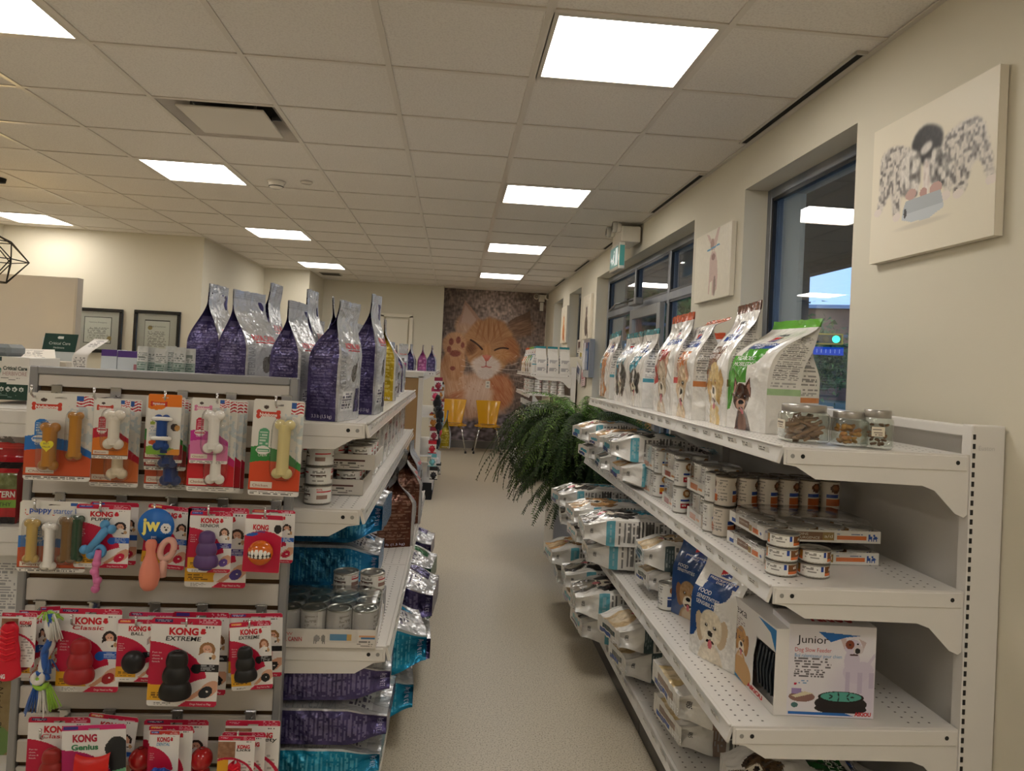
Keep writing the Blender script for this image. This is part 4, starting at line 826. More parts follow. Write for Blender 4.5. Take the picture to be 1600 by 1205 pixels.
ARTS = {
 'teal_cat': hill_art((60, 140, 150), (44, 140, 164), ('DIGESTIVE', 'CARE'), CATd),
 'teal_dog': hill_art((60, 140, 150), (44, 140, 164), ('DIGESTIVE', 'CARE'), dog_fn(.5, .3, .27, (40, 38, 40), (30, 28, 30), blaze=(235, 232, 228), chest=(225, 222, 218))),
 'red_dog': hill_art((206, 90, 50), (176, 44, 42), ('URGENT', 'CARE'), dog_fn(.52, .3, .25, (206, 186, 160), (180, 150, 120), ears='up')),
 'orange_dog': hill_art((190, 84, 44), (206, 112, 44), ('SKIN', 'FOOD'), dog_fn(.52, .29, .27, (204, 176, 140), (190, 150, 112), ears='up')),
 'brown_dog': hill_art((104, 60, 44), (122, 82, 58), ('MOBILITY', 'MOBILITE'), dog_fn(.55, .3, .29, (216, 186, 126), (196, 160, 100))),
 'green_dog': hill_art((104, 176, 60), (72, 150, 46), ('METABOLIC', 'MOBILITY'), dog_fn(.44, .25, .22, (74, 46, 34), (96, 62, 48), muz=(190, 150, 130), ears='up', chest=(66, 40, 32)), bandc=(150, 190, 130), title2='round'),
 'blue_spaniel': hill_art((210, 208, 204), (40, 70, 122), ('FOOD', 'SENSITIVITIES'), dog_fn(.5, .26, .3, (176, 140, 100), (140, 100, 70)), title2='round', base=(60, 84, 130)),
 'blue_lab': hill_art((210, 208, 204), (40, 74, 130), ('FOOD', 'SENSITIVITIES', 'SENSIBILITES'), dog_fn(.5, .28, .3, (226, 214, 190), (200, 178, 148), chest=(224, 212, 192)), title2='round'),
 'lie_teal': hill_art((90, 150, 160), (44, 140, 164), ('DIGESTIVE', 'CARE'), dog_fn(.5, .3, .34, (60, 54, 52), (40, 36, 36), blaze=(220, 216, 210)), bandc=(74, 160, 180)),
 'lie_teal_cat': hill_art((90, 150, 160), (44, 140, 164), ('DIGESTIVE', 'CARE'), dog_fn(.5, .3, .34, (196, 150, 96), (150, 110, 70)), bandc=(74, 160, 180)),
 'lie_brown': hill_art((140, 116, 100), (116, 84, 66), ('JOINT', 'CARE'), dog_fn(.5, .3, .3, (214, 190, 140), (160, 124, 70)), bandc=(132, 108, 94), code='60935'),
 'lie_green': hill_art((104, 150, 80), (36, 96, 46), ('METABOLIC', 'METABOLIC'), dog_fn(.5, .16, .2, (90, 70, 50), (60, 44, 34)), bandc=(70, 120, 60)),
 'lie_dark': hill_art((120, 124, 120), (52, 74, 70), ('METABOLIC',), dog_fn(.5, .3, .3, (196, 170, 130), (150, 120, 90)), bandc=(60, 80, 84)),
 'rc_purple': rc_art((72, 65, 108), (148, 142, 182)), 'rc_dark': rc_art((54, 48, 94), (136, 130, 170)), 'rc_gold': rc_art((176, 150, 34), (220, 206, 130)), 'rc_pink': rc_art((150, 74, 128), (214, 170, 200)),
 'rc_brown': rc_art((92, 54, 40), (168, 140, 122)), 'rc_blue': rc_art((24, 112, 164), (120, 190, 220), kg='17.6 lb (8 kg)'), 'rc_green': rc_art((40, 110, 70), (150, 200, 160)), 'rc_teal': rc_art((22, 130, 170), (120, 200, 226)),
}
# ------------------------------------------------------------------ bags standing on the left top shelf
ZL = 1.201
def rcbag(label, art, px, top, y, dpx, w, seed, x=None, **kw):
    xx = ony(px, 600, y)[0] if x is None else x; h = ony(px, top, y)[1]-ZL; d = dpx/FPX*y
    return make_bag(label, ARTS[art], w, d, h, (xx-w/2*0-.0, y+d/2, ZL), radians(90+kw.pop('tw', 0)), seed=seed, mt='foil', group='silver and coloured kibble bags on the left top shelf', **kw)
for a in [
 ('leftmost purple and silver kibble bag standing behind the slatwall top', 'rc_purple', 322, 442, 2.78, 50, .17, 1, dict(tw=-6, lean=(0, -.02))),
 ('second purple kibble bag from the left, silver front turned to the aisle', 'rc_purple', 380, 452, 2.60, 52, .19, 2, dict(tw=-20, lean=(0, .03))),
 ('tall dark purple bag behind with a pointed silver top, third from the left', 'rc_dark', 405, 434, 3.05, 36, .16, 3, dict(tw=-4, lean=(.05, -.06))),
 ('purple kibble bag just past the slatwall corner, wide silver seal at top', 'rc_purple', 455, 466, 2.42, 46, .17, 4, dict(tw=-10, lean=(.04, .02))),
 ('purple kibble bag half hidden behind the bag at the slatwall corner', 'rc_dark', 478, 452, 2.92, 34, .16, 5, dict(tw=-5)),
 ('front purple bag with red lettering nearest the shelf end, marked 3.3 lb', 'rc_purple', 519, 462, 2.33, 48, .19, 6, dict(tw=-12, lean=(.03, -.09))),
 ('silver topped bag crumpled behind the front purple bag', 'rc_dark', 520, 455, 2.80, 36, .17, 7, dict(tw=8, lean=(.08, .05))),
 ('tall narrow purple bag standing alone beyond the front purple bag', 'rc_purple', 572, 455, 2.66, 38, .14, 8, dict(tw=-8, lean=(-.03, -.05))),
]: rcbag(*a[:8], **a[8])
for k, (art, xx, yy, h, d, w, lb) in enumerate([('rc_dark', -.40, 3.0, .34, .09, .14, 'silver and purple bag in the row behind the tall narrow purple bag'), ('rc_purple', -.36, 3.30, .30, .08, .14, 'small silver bag with purple corner, past the tall purple one'), ('rc_gold', -.335, 3.62, .40, .10, .13, 'bag with a mustard yellow side on the left top shelf'),
    ('rc_purple', -.35, 3.95, .30, .09, .15, 'silver bag following the mustard yellow one'), ('rc_gold', -.36, 4.3, .28, .09, .15, 'second yellow marked silver bag, farther along the left top shelf'), ('rc_dark', -.36, 4.68, .30, .09, .15, 'last silver bag at the far end of the left top shelf'),
    ('rc_purple', -.62, 3.3, .36, .10, .16, 'silver bag in the back row of the left top shelf'), ('rc_dark', -.64, 3.9, .36, .10, .16, 'farther silver bag in the back row of the left top shelf')]):
    make_bag(lb, ARTS[art], w, d, h, (xx, yy, ZL), radians(90-8+5*(k % 3)), seed=10+k, cell=.007, mt='foil', group='silver and coloured kibble bags on the left top shelf', lean=(.02*(k % 2), -.03+.03*(k % 3)))
for k, (art, xx, lb) in enumerate([('rc_pink', -.53, 'leftmost magenta bag on the far left shelf top'), ('rc_dark', -.45, 'violet bag with pointed top second on the far left shelf top'), ('rc_pink', -.33, 'pink fronted bag with silver sides on the far left shelf top'), ('rc_purple', -.235, 'rightmost purple bag on the far left shelf top, by the mural')]):
    make_bag(lb, ARTS[art], .1, .085, .27, (xx, 7.62+.02*k, 1.302), radians([4, 80, 0, 84][k]) if k != 2 else radians(88), seed=20+k, cell=.012, mt='foil', group='small purple and pink bags on the far left shelf', ts=.35)
# ------------------------------------------------------------------ bags on the right top shelf
ZR = 1.221
def hbag(label, art, A_, B_, top, d, seed, **kw):
    xa, ya = onz(*A_, ZR); xb, yb = onz(*B_, ZR); w = float(np.hypot(xb-xa, yb-ya)); th = math.atan2(yb-ya, xb-xa); h = ony(*top, (ya+yb)/2)[1]-ZR+.02
    nx, ny = -sin(th), cos(th); return make_bag(label, ARTS[art], w, d, h, ((xa+xb)/2+nx*(d/2+.01), (ya+yb)/2+ny*(d/2+.01), ZR), th, seed=seed, group='white dog food bags on the right top shelf', wr=.007, **kw)
hbag('white kibble bag with teal block and orange cat, farthest on the right top shelf', 'teal_cat', (934, 617), (949, 624), (955, 521), .09, 31, lean=(.10, .02), cell=.006)
hbag('white bag with teal block and black and white dog, second from the far end', 'teal_dog', (956, 625), (979, 631), (985, 522), .10, 32, lean=(.1, .02), cell=.006)
hbag('second white bag with the black and white dog, wrinkled clear front', 'teal_dog', (978, 632), (1000, 637), (1010, 516), .10, 33, lean=(.1, .03), cell=.005)
hbag('white bag with red block and a small shaggy terrier', 'red_dog', (1017, 640), (1047, 649), (1068, 493), .10, 34, lean=(.12, .03))
hbag('white bag with orange block and a perky eared terrier', 'orange_dog', (1047, 647), (1077, 656), (1090, 495), .11, 35, lean=(.09, .02), curl=1.)
hbag('white bag with brown block and a golden retriever, brown top strip', 'brown_dog', (1098, 657), (1129, 667), (1146, 474), .11, 36, lean=(.05, .10), ts=.48)
hbag('largest white bag with green block, green top strip and brown dog', 'green_dog', (1131, 667), (1192, 678), (1215, 490), .12, 37, lean=(.10, .22), ts=.6, ta=.95, wtop=1.08, cell=.003)
for k, (art, x, y, h, lb) in enumerate([('teal_dog', 1.16, 4.1, .30, 'white bag with teal top strip in the back row, far end'), ('teal_dog', 1.20, 3.55, .31, 'white bag with teal top strip behind the wrinkled teal bag'), ('red_dog', 1.15, 3.25, .38, 'white bag with orange top strip behind the red block bag'), ('orange_dog', 1.18, 2.88, .33, 'white bag with orange top strip between the orange and brown block bags'), ('orange_dog', 1.19, 2.52, .34, 'white bag with rust top strip behind the green block bag')]):
    make_bag(lb, ARTS[art], .18, .11, h, (x, y, ZR), radians(-66), seed=41+k, cell=.006, group='white dog food bags on the right top shelf', lean=(.03, .02))
# far right unit: white bags on top, cans below
protos = {}
for k in range(8):
    yy = 8.83+.0*k
    if k < 3: x, y, r = 1.345-.145*k, 8.86, 8
    else: x, y, r = 1.0, 9.05+.26*(k-3), -80
    lb = ['rightmost white bag on the near end of the far right shelf, back to the camera', 'middle white bag on the near end of the far right shelf', 'left white bag at the near corner of the far right shelf', 'white bag right behind the corner bag of the far right shelf', 'fifth white bag along the far right shelf', 'sixth white bag along the far right shelf', 'seventh white bag with orange print on the far right shelf', 'last white bag of the far right shelf by the mural'][k]
    make_bag(lb, ARTS[['teal_dog', 'teal_dog', 'teal_dog', 'teal_dog', 'green_dog', 'green_dog', 'orange_dog', 'orange_dog'][k]], .13, .10, .33, (x, y, 1.331), radians(r if k > 2 else 186), seed=50+k, cell=.014, group='white bags on the far right shelf', lean=(.02, .0), ts=.35)
# ------------------------------------------------------------------ cans
def can_proto(name, r, h, body, band, lid=(170, 166, 156), txt=None, pic=None, cell=.004, extra=None, clean=False):
    g = G(); L = 2*pi*r; cv = Cv(L, h-.008, cell, body); cv.rect(0, (h-.008)*.12, L, (h-.008)*.42, (236, 234, 230)) if False else None
    for k in range(2):
        u0 = k*L/2
        for (a, b, c, d, cc) in band: cv.rect(u0+a*L/2, b*h, u0+c*L/2, d*h, cc)
        if pic: cv.ell(u0+pic[0]*L/2, pic[1]*h, r*.52, h*.16 if h > .06 else h*.3, pic[2]); cv.ell(u0+pic[0]*L/2, pic[1]*h+h*.02, r*.3, h*.08, pic[3])
        if not clean: cv.fine(u0+.62*L/2, h*.15, u0+.95*L/2, h*.85, (120, 116, 112), .006, seed=k)
    f = lambda u, v, n=0.: np.stack([(r+n)*np.sin(-pi/2*0+u/r), -(r+n)*np.cos(u/r), v+.004], -1)
    g.panel(cv, f, 'gloss', smooth=True)
    if txt:
        for (s_, u, v, hh, c, w) in txt: g.text(s_, u, v, hh, c, f, 'print', .0004, w=w, bold=.02)
    g.lathe([(.0001, .001), (r-.004, .001), (r-.001, 0), (r+.001, .002), (r, .005)], col=(160, 156, 146), mt='steel', n=28)
    o = g.build(name); g = G()
    g.lathe([(r, h-.005), (r+.0015, h-.002), (r+.0005, h), (r-.003, h), (r-.004, h-.003), (r*.8, h-.003), (r*.78, h-.0022), (r*.6, h-.0026), (r*.58, h-.003), (.0001, h-.003)], col=lid, mt='steel', n=28); g.tube([(r*.1, .0, h-.0005), (r*.35, r*.12, h-.0005), (r*.5, 0, h-.0005), (r*.35, -r*.12, h-.0005), (r*.1, 0, h-.0005)], .0012, lid, 'steel', 6)
    g.build('lid', o); return o
HB = (40, 70, 150)
CAN = {
 'ad': can_proto('tin_can', .0425, .038, (228, 226, 220), [(.08, .34, .55, .8, (118, 72, 34)), (.08, .14, .55, .34, (214, 110, 52)), (.42, .34, .55, .8, (150, 104, 44)), (.0, .4, .06, .8, HB)], txt=[('a/d', .028, .018, .008, (240, 230, 210), .012)]),
 'tall_o': can_proto('tin_can', .034, .102, (228, 226, 220), [(.1, .2, .62, .36, (214, 112, 50)), (.1, .1, .4, .17, (176, 60, 40)), (.1, .42, .5, .5, HB)], pic=(.35, .72, (186, 132, 70), (232, 214, 180)), txt=[("Hill's", .016, .048, .008, (240, 240, 245), .02)]),
 'tall_r': can_proto('tin_can', .034, .102, (228, 226, 220), [(.1, .14, .62, .36, (176, 36, 44)), (.1, .42, .5, .5, HB)], pic=(.35, .72, (150, 104, 60), (226, 204, 170)), txt=[('c/d', .018, .024, .008, (240, 240, 240), .016)]),
 'tall_y': can_proto('tin_can', .034, .102, (228, 226, 220), [(.1, .2, .62, .38, (226, 148, 44)), (.1, .1, .5, .18, (190, 50, 44)), (.1, .42, .5, .5, HB)], pic=(.35, .72, (190, 134, 70), (236, 220, 186))),
 'tall_b': can_proto('tin_can', .034, .102, (228, 226, 220), [(.1, .12, .7, .38, (38, 66, 120)), (.12, .42, .5, .5, HB)], pic=(.35, .74, (170, 110, 60), (232, 214, 190)), txt=[('z/d', .03, .022, .008, (240, 240, 240), .016)]),
 'stew': can_proto('tin_can', .036, .102, (214, 204, 190), [(.1, .12, .62, .34, (186, 96, 50)), (.1, .4, .5, .48, HB)], pic=(.38, .7, (104, 60, 36), (150, 92, 58)), lid=(120, 110, 96)),
 'rcs': can_proto('tin_can', .0425, .058, (228, 226, 222), [(.1, .55, .5, .66, (196, 52, 60)), (.55, .4, .95, .48, (70, 40, 40)), (.1, .2, .35, .44, (150, 120, 110))], txt=[('ROYAL', .012, .04, .006, (196, 40, 50), .018)]),
 'rct': can_proto('tin_can', .039, .105, (196, 196, 194), [(.05, .05, .95, .92, (168, 167, 166))], lid=(150, 152, 144), clean=False),
}
for k, o in CAN.items(): tag(o, 'x', 'can'); o.location = (0, -50, 0)
USED = set()
def can(kind, x, y, z, rz, label, group=None):
    z = z+.0006
    if kind not in USED:
        USED.add(kind); o = CAN[kind]; o.location = (x, y, z); o.rotation_euler = (0, 0, rz); o['label'] = label
        if group: o['group'] = group
        return o
    return dup(CAN[kind], label, (x, y, z), rz, group)
def tray(label, x, y, z, w, d, h, rz, arts, group=None, col=(222, 218, 210), wrap=None):
    t = thing('cardboard_tray', label, 'tray', (x, y, z+.0006), rz, group); g = G(); th = .003
    g.box((0, 0, th/2), (w, d, th), col, 'paper'); g.box((0, d/2-th/2, h/2), (w, th, h), col, 'paper'); g.box((w/2-th/2, 0, h/2), (th, d-2*th, h), col, 'paper'); g.box((-w/2+th/2, 0, h/2), (th, d-2*th, h), col, 'paper'); g.box((0, -d/2+th/2, h/2), (w, th, h), col, 'paper'); g.build('tray_body', t)
    g = G(); arts(g, w, d, h); g.build('printed_side', t)
    if wrap:
        g = G(); n = 24; a = np.linspace(0, 2*pi, 48, endpoint=False); sx, sy = w/2+.002, d/2+.002
        ring = lambda q, zz: np.stack([(sx*q)*np.sign(np.cos(a))*np.abs(np.cos(a))**.35, (sy*q)*np.sign(np.sin(a))*np.abs(np.sin(a))**.35, zz+0*a], -1)
        rows = [ring(1, h*.3), ring(1, h), ring(.99, wrap*.8), ring(.965, wrap*.97), ring(.9, wrap+.003), ring(.45, wrap+.003), ring(.01, wrap+.004)]
        P = np.array(rows); P += (vnoise(P[..., 0]*60, P[..., 1]*60+P[..., 2]*30, 5)-.5)[..., None]*.003; g.grid(P, (255, 255, 255), 'clear_film', closeu=True); g.build('shrink_wrap', t)
    return t
FRT = lambda w, d: (lambda u, v, n=0.: np.stack([u-w/2, -d/2-.0004-n+0*u, v], -1)); LFT = lambda w, d: (lambda u, v, n=0.: np.stack([-w/2-.0004-n+0*u, d/2-u, v], -1))
def ad_art(g, w, d, h):
    cv = Cv(w, h, .003, (226, 223, 216)); cv.rect(w*.26, h*.2, w*.5, h*.82, (126, 84, 52)); cv.rect(w*.5, h*.2, w*.6, h*.82, (150, 120, 60)); cv.rect(w*.62, h*.22, w*.88, h*.6, (222, 120, 60)); cv.rect(w*.1, h*.15, w*.2, h*.85, (180, 196, 220)); cv.fine(w*.62, h*.68, w*.88, h*.82, (60, 80, 130), .006)
    for a in (.91, .955): cv.ell(w*a, h*.45, w*.02, h*.12, (44, 84, 160)); cv.ell(w*(a-.01), h*.65, w*.01, h*.12, (44, 84, 160)); cv.rect(w*(a-.018), h*.2, w*(a-.012), h*.4, (44, 84, 160)); cv.rect(w*(a+.008), h*.2, w*(a+.014), h*.4, (44, 84, 160))
    g.panel(cv, FRT(w, d)); g.text('SOINS', w*.275, h*.56, h*.2, (232, 222, 200), FRT(w, d), w=w*.1); g.text("D'URGENCE", w*.275, h*.26, h*.2, (232, 222, 200), FRT(w, d), w=w*.2); g.text('a/d', w*.515, h*.38, h*.26, (240, 232, 210), FRT(w, d), w=w*.07); g.text('609254', w*.01, h*.62, h*.22, (40, 70, 140), FRT(w, d), w=w*.08)
    cv = Cv(d, h, .003, (226, 223, 216)); cv.rect(d*.3, h*.25, d*.6, h*.85, (126, 84, 52)); cv.rect(d*.6, h*.2, d*.68, h*.7, (170, 134, 60)); cv.rect(d*.7, h*.2, d*.86, h*.6, (222, 120, 60)); cv.rect(d*.08, h*.2, d*.2, h*.5, (44, 84, 160)); cv.ell(d*.92, h*.4, d*.02, h*.14, (44, 84, 160))
    g.panel(cv, LFT(w, d)); g.text('URGENT CARE', d*.32, h*.5, h*.14, (232, 222, 200), LFT(w, d), w=d*.24)
def hb_art(c):
    def f(g, w, d, h):
        for (ww, F) in ((w, FRT(w, d)), (d, LFT(w, d))): cv = Cv(ww, h, .004, (222, 219, 212)); cv.rect(ww*.2, h*.2, ww*.6, h*.75, c); cv.rect(ww*.65, h*.25, ww*.85, h*.5, (222, 150, 90)); g.panel(cv, F)
    return f
def plain_art(c=(96, 60, 56)):
    def f(g, w, d, h):
        cv = Cv(w, h, .003, (214, 208, 200)); cv.rect(w*.5, h*.55, w*.92, h*.62, c); cv.fine(w*.4, h*.1, w*.95, h*.46, (60, 56, 54), .007); cv.rect(w*.04, h*.3, w*.2, h*.8, (150, 116, 104)); g.panel(cv, FRT(w, d))
        cv = Cv(d, h, .006, (214, 208, 200)); g.panel(cv, lambda u, v, n=0.: np.stack([w/2+.0004+n+0*u, u-d/2, v], -1))
    return f
# right shelf, middle level: emergency diet trays and cans
Z2 = .851
tr_y = 2.20
xa, ya = onz(1212, 905, Z2)
for lv in range(2):
    tx, ty, tz = 1.125+.004*lv, 2.25, Z2+lv*.066
    t = tray(['lower tray of small food cans marked with an orange block', 'upper tray of small food cans reading SOINS D URGENCE a/d'][lv], tx, ty, tz, .365, .27, .036, radians(2-2*lv), ad_art, 'stacked trays of small cans on the right middle shelf', wrap=.0415 if lv == 0 else .058)
    rr = radians(2-2*lv)
    for i in range(4):
        for j in range(3):
            lx, ly = -.135+.09*i, -.088+.088*j; can('ad', tx+lx*cos(rr)-ly*sin(rr), ty+lx*sin(rr)+ly*cos(rr), tz+.0035 + (0 if lv == 0 else .0), -.3+.2*i, '%s can in the %s row of the %s shrink wrapped tray' % (['leftmost', 'second', 'third', 'rightmost'][i], ['front', 'middle', 'back'][j], ['lower', 'upper'][lv]), 'small cans in the wrapped trays')
for i, (px, base, n) in enumerate([(1231, 903, 3), (1283, 906, 2)]):
    x, y = onz(px, base, Z2)
    for k in range(n): can('ad', x+.002*k, y+.045-.055*0, Z2+k*.0395, -.25+.1*k+.25*i, '%s small can of the stack of %s in front of the trays' % ([['bottom', 'middle', 'top'][k] if n == 3 else ['bottom', 'top'][k], ['three', 'two'][i]][0:2][0], ['three', 'two'][i]), 'loose stacked small cans')
for k in range(7):
    for r_ in range(2):
        x = 1.0+.062*0+.073*k*.9; x = .955+.074*k; y = 2.46+.078*r_
        if x > 1.37: continue
        can('stew', x, y, Z2, .2*k-.3, '%s brown stew can from the left in the %s bottom row behind the trays' % (ordn(k), ['front', 'back'][r_]), 'stew cans behind the trays')
        can('stew', x+.003, y, Z2+.104, -.2*k+.2*r_, '%s brown stew can from the left in the %s upper row behind the trays' % (ordn(k), ['front', 'back'][r_]), 'stew cans behind the trays')
def col_cans(px, base, n, kind, lb, z=Z2, dy=0.):
    x, y = onz(px, base, z)
    for k in range(n): can(kind, x+.002*k, y+.035+dy, z+k*.1035, -.75+.15*k, lb % (['bottom', 'upper'][k] if n > 1 else 'single'), 'tall cans along the right middle shelf')
col_cans(1118, 833, 2, 'tall_o', '%s orange banded tall can left of the trays')
col_cans(1068, 803, 2, 'tall_r', '%s red banded tall can beside the wrapped cans')
col_cans(1035, 778, 2, 'tall_y', '%s yellow banded tall can in front of the lying bag')
for k, (x, y, kind) in enumerate([(.925, 3.30, 'tall_o'), (.93, 2.98, 'tall_r'), (.935, 2.66, 'tall_o')]):
    w_, d_ = .15, .19
    for lv in range(2):
        tray('%s wrapped tray of tall cans, %s from the stew cans' % (['lower', 'upper'][lv], ['farthest', 'middle', 'nearest'][k]), x+.06, y, Z2+lv*.112, w_, d_, .042, radians(-3+4*lv), hb_art([(206, 116, 60), (170, 50, 44), (206, 116, 60)][k]), 'wrapped trays of tall cans on the right middle shelf', wrap=.106)
        for i in range(2):
            for j in range(2): can(kind, x+.06-.036+.072*i, y-.045+.08*j, Z2+lv*.112+.0035, -.8+.3*i, '%s %s tall can inside the %s %s wrapped tray' % (['front', 'rear'][j], ['left', 'right'][i], ['lower', 'upper'][lv], ['farthest', 'middle', 'nearest'][k]), 'tall cans inside wrapped trays')
# ------------------------------------------------------------------ lying bags
from mathutils import Euler
def lying(label, art, x, y, z, w, d, h, side, seed, yaw=0., roll=0., cell=.006, group=None, mt='film', tilt=0., **kw):
    kw['wr'] = kw.get('wr', .008)*1.3
    # side 'R': bottom to the aisle at x, body towards +x; side 'L': body towards -x
    if side == 'R': M_ = Matrix(((0, 0, 1), (-1, 0, 0), (0, -1, 0)))
    else: M_ = Matrix(((0, 0, -1), (1, 0, 0), (0, -1, 0)))
    M_ = Matrix.Rotation(yaw, 3, 'Z') @ Matrix.Rotation(tilt, 3, 'Y') @ Matrix.Rotation(roll, 3, 'X') @ M_
    kw.setdefault('pil', 1.); kw.setdefault('ts', .62); kw.setdefault('ta', .93)
    return make_bag(label, ARTS[art], w, d, h, (x, y, z+d*.62), M_.to_euler(), seed=seed, cell=cell, mt=mt, group=group, **kw)
GR = 'kibble bags lying on the right shelves'
LB = [
 # art, x, y, z, w(along y), d(height), h(length), label, yaw
 ('lie_teal_cat', .80, 3.46, .856, .26, .105, .50, 'lower lying white bag with teal label on the middle right shelf, nearest one', 3),
 ('lie_teal', .76, 3.50, .967, .27, .11, .52, 'upper lying white bag with teal label nearest the tall cans', -2),
 ('lie_teal', .79, 3.85, .856, .25, .10, .48, 'lower lying bag second from the cans on the right middle shelf', -3),
 ('lie_teal_cat', .77, 3.88, .962, .26, .10, .5, 'upper lying bag second from the cans on the right middle shelf', 4),
 ('lie_teal', .79, 4.28, .856, .26, .10, .48, 'lower lying bag at the far end of the right middle shelf by the fern', 6),
 ('lie_teal_cat', .74, 4.25, .962, .26, .11, .48, 'lying white bag jutting out beside the fern with a yellow round picture', 4),
 # third level z .48
 ('lie_teal', .66, 3.42, .486, .27, .11, .56, 'bottom lying teal label bag nearest on the lower right shelf', -4),
 ('lie_teal', .63, 3.38, .602, .28, .11, .56, 'top lying bag with black and white dog, nearest on the lower right shelf', -3),
 ('lie_teal', .66, 3.80, .486, .27, .10, .55, 'bottom lying bag second on the lower right shelf', 3),
 ('lie_teal_cat', .64, 3.78, .592, .27, .10, .55, 'top lying bag second on the lower right shelf with round logo end', 2),
 ('lie_teal', .66, 4.22, .486, .27, .10, .54, 'bottom lying bag at the far end of the lower right shelf', -5),
 ('lie_teal', .62, 4.18, .592, .27, .11, .54, 'top lying bag at the far end of the lower right shelf by the planter', 4),
 ('lie_dark', .83, 3.02, .486, .22, .10, .48, 'bottom dark label bag lying behind the blue spaniel bag', 3),
 ('lie_dark', .81, 3.00, .592, .22, .10, .48, 'top dark label bag lying behind the blue spaniel bag', -4),
 # base z .15
 ('lie_teal', .64, 3.45, .131, .29, .12, .60, 'bottom teal label bag on the base shelf beyond the brown label bags', 3),
 ('lie_teal', .61, 3.40, .262, .29, .12, .6, 'top teal label bag on the base shelf beyond the brown label bags', -4),
 ('lie_teal_cat', .66, 3.84, .131, .27, .11, .6, 'bottom bag second from the far end on the base shelf', 4),
 ('lie_teal', .63, 3.82, .247, .27, .11, .6, 'top bag second from the far end on the base shelf', -3),
 ('lie_teal', .66, 4.28, .131, .27, .11, .6, 'bottom bag at the far end of the base shelf', -3),
 ('lie_teal_cat', .60, 4.24, .247, .27, .12, .6, 'top bag at the far end of the base shelf jutting over the aisle', 5),
 ('lie_dark', .74, 3.02, .131, .25, .12, .6, 'lower dark label bag lying on the base shelf', 6),
 ('lie_dark', .69, 2.98, .262, .25, .11, .58, 'upper dark label bag tipped towards the aisle on the base shelf', 12),
 ('lie_brown', .80, 2.50, .131, .30, .115, .60, 'lower brown label bag lying on the base shelf', 4),
 ('lie_brown', .76, 2.41, .268, .33, .13, .62, 'big upper brown label bag with a retriever, code 60935, lying on the base shelf', 1),
 ('lie_green', .86, 2.06, .131, .30, .13, .52, 'white bag with green block lying at the near end of the base shelf', -6),
]
for k, (art, x, y, z, w, d, h, lb, yaw) in enumerate(LB): lying(lb, art, x, y, z, w, d, h, 'R', 60+k, radians(yaw), cell=.0055 if y < 3.2 else .008, group=GR, wr=.007, tilt=0.)
# standing bags, can and boxes on the lower right shelf
Z3 = .481
def place3(label, art, px, base, w, d, h, tw, seed, z=Z3, **kw):
    x, y = onz(px, base, z); return make_bag(label, ARTS[art], w, d, h, (x+.06, y+.05, z), radians(-90+tw), seed=seed, group='blue and white standing bags on the lower right shelf', cell=.003, **kw)
place3('blue standing bag with a spaniel, leaning behind the white labrador bag', 'blue_spaniel', 1072, 972, .19, .09, .33, 26, 90, lean=(.04, -.03))
place3('white and blue standing bag with a yellow labrador, next to the open fronted box', 'blue_lab', 1110, 1040, .21, .10, .37, 22, 91, lean=(.06, -.02))
x, y = onz(1041, 955, Z3); can('tall_b', x+.01, y+.03, Z3, -.6, 'single tall blue banded can standing on the lower right shelf')
for k in range(4): can('tall_b', .95+.075*(k % 2), 2.83+.075*(k//2), Z3, .5*k, '%s %s blue banded can behind the blue bags' % (['near', 'far'][k//2], ['left', 'right'][k % 2]), 'blue banded cans behind the bags')
# boxed feeders
def facemap(o, ux, uy): o, ux, uy = map(np.array, (o, ux, uy)); nn = np.cross(ux, uy); return lambda u, v, n=0.: o+np.multiply.outer(np.asarray(u), ux)+np.multiply.outer(np.asarray(v), uy)+np.multiply.outer(np.asarray(n)+0*np.asarray(u), nn)
xa, ya = onz(1228, 1118, Z3); xb, yb = onz(1364, 1124, Z3)
wj = float(np.hypot(xb-xa, yb-ya)); hj = ony(1222, 975, ya)[1]-Z3; rz = math.atan2(yb-ya, xb-xa); dj = .125
t = thing('feeder_box', 'white retail box reading Junior Dog Slow Feeder with a spotted terrier', 'box', (xa, ya, Z3+.0006), rz)
g = G(); g.box((wj/2, dj/2, hj/2), (wj, dj, hj), (224, 220, 222), 'print', bev=.0015); g.build('carton', t)
cv = Cv(wj, hj, .0015, (222, 218, 224)); w, h = wj, hj
cv.ell(w*.9, h*.3, w*.5, h*.4, (196, 184, 208), a=.6, soft=1)
cv.poly([(w*.33, h*.93), (w*.82, h*.9), (w*.66, h*.88), (w*.48, h*.82)], (34, 104, 180))
# terrier
D1 = (204, 194, 212)
cv.ell(w*.78, h*.5, w*.15, h*.12, D1); cv.ell(w*.86, h*.53, w*.12, h*.09, D1); cv.ell(w*.73, h*.62, w*.09, h*.14, D1); cv.ell(w*.73, h*.78, w*.1, h*.08, D1); cv.ell(w*.8, h*.75, w*.06, h*.05, (206, 196, 200))
cv.poly([(w*.59, h*.86), (w*.66, h*.87), (w*.64, h*.74)], (200, 178, 176)); cv.poly([(w*.8, h*.87), (w*.89, h*.83), (w*.86, h*.76)], (196, 176, 178)); cv.ell(w*.7, h*.8, w*.05, h*.05, (130, 62, 40)); cv.ell(w*.7, h*.8, w*.012, h*.01, (20, 16, 16)); cv.ell(w*.79, h*.81, w*.012, h*.01, (20, 16, 16)); cv.ell(w*.79, h*.735, w*.03, h*.03, (30, 24, 26)); cv.ell(w*.75, h*.69, w*.05, h*.012, (80, 56, 60))
for a, b in ((.66, .27), (.8, .27), (.93, .33)): cv.rect(w*a, h*b, w*(a+.055), h*.5, (190, 178, 202))
cv.poly([(w*.93, h*.58), (w*1., h*.68), (w*.99, h*.72), (w*.9, h*.6)], D1)
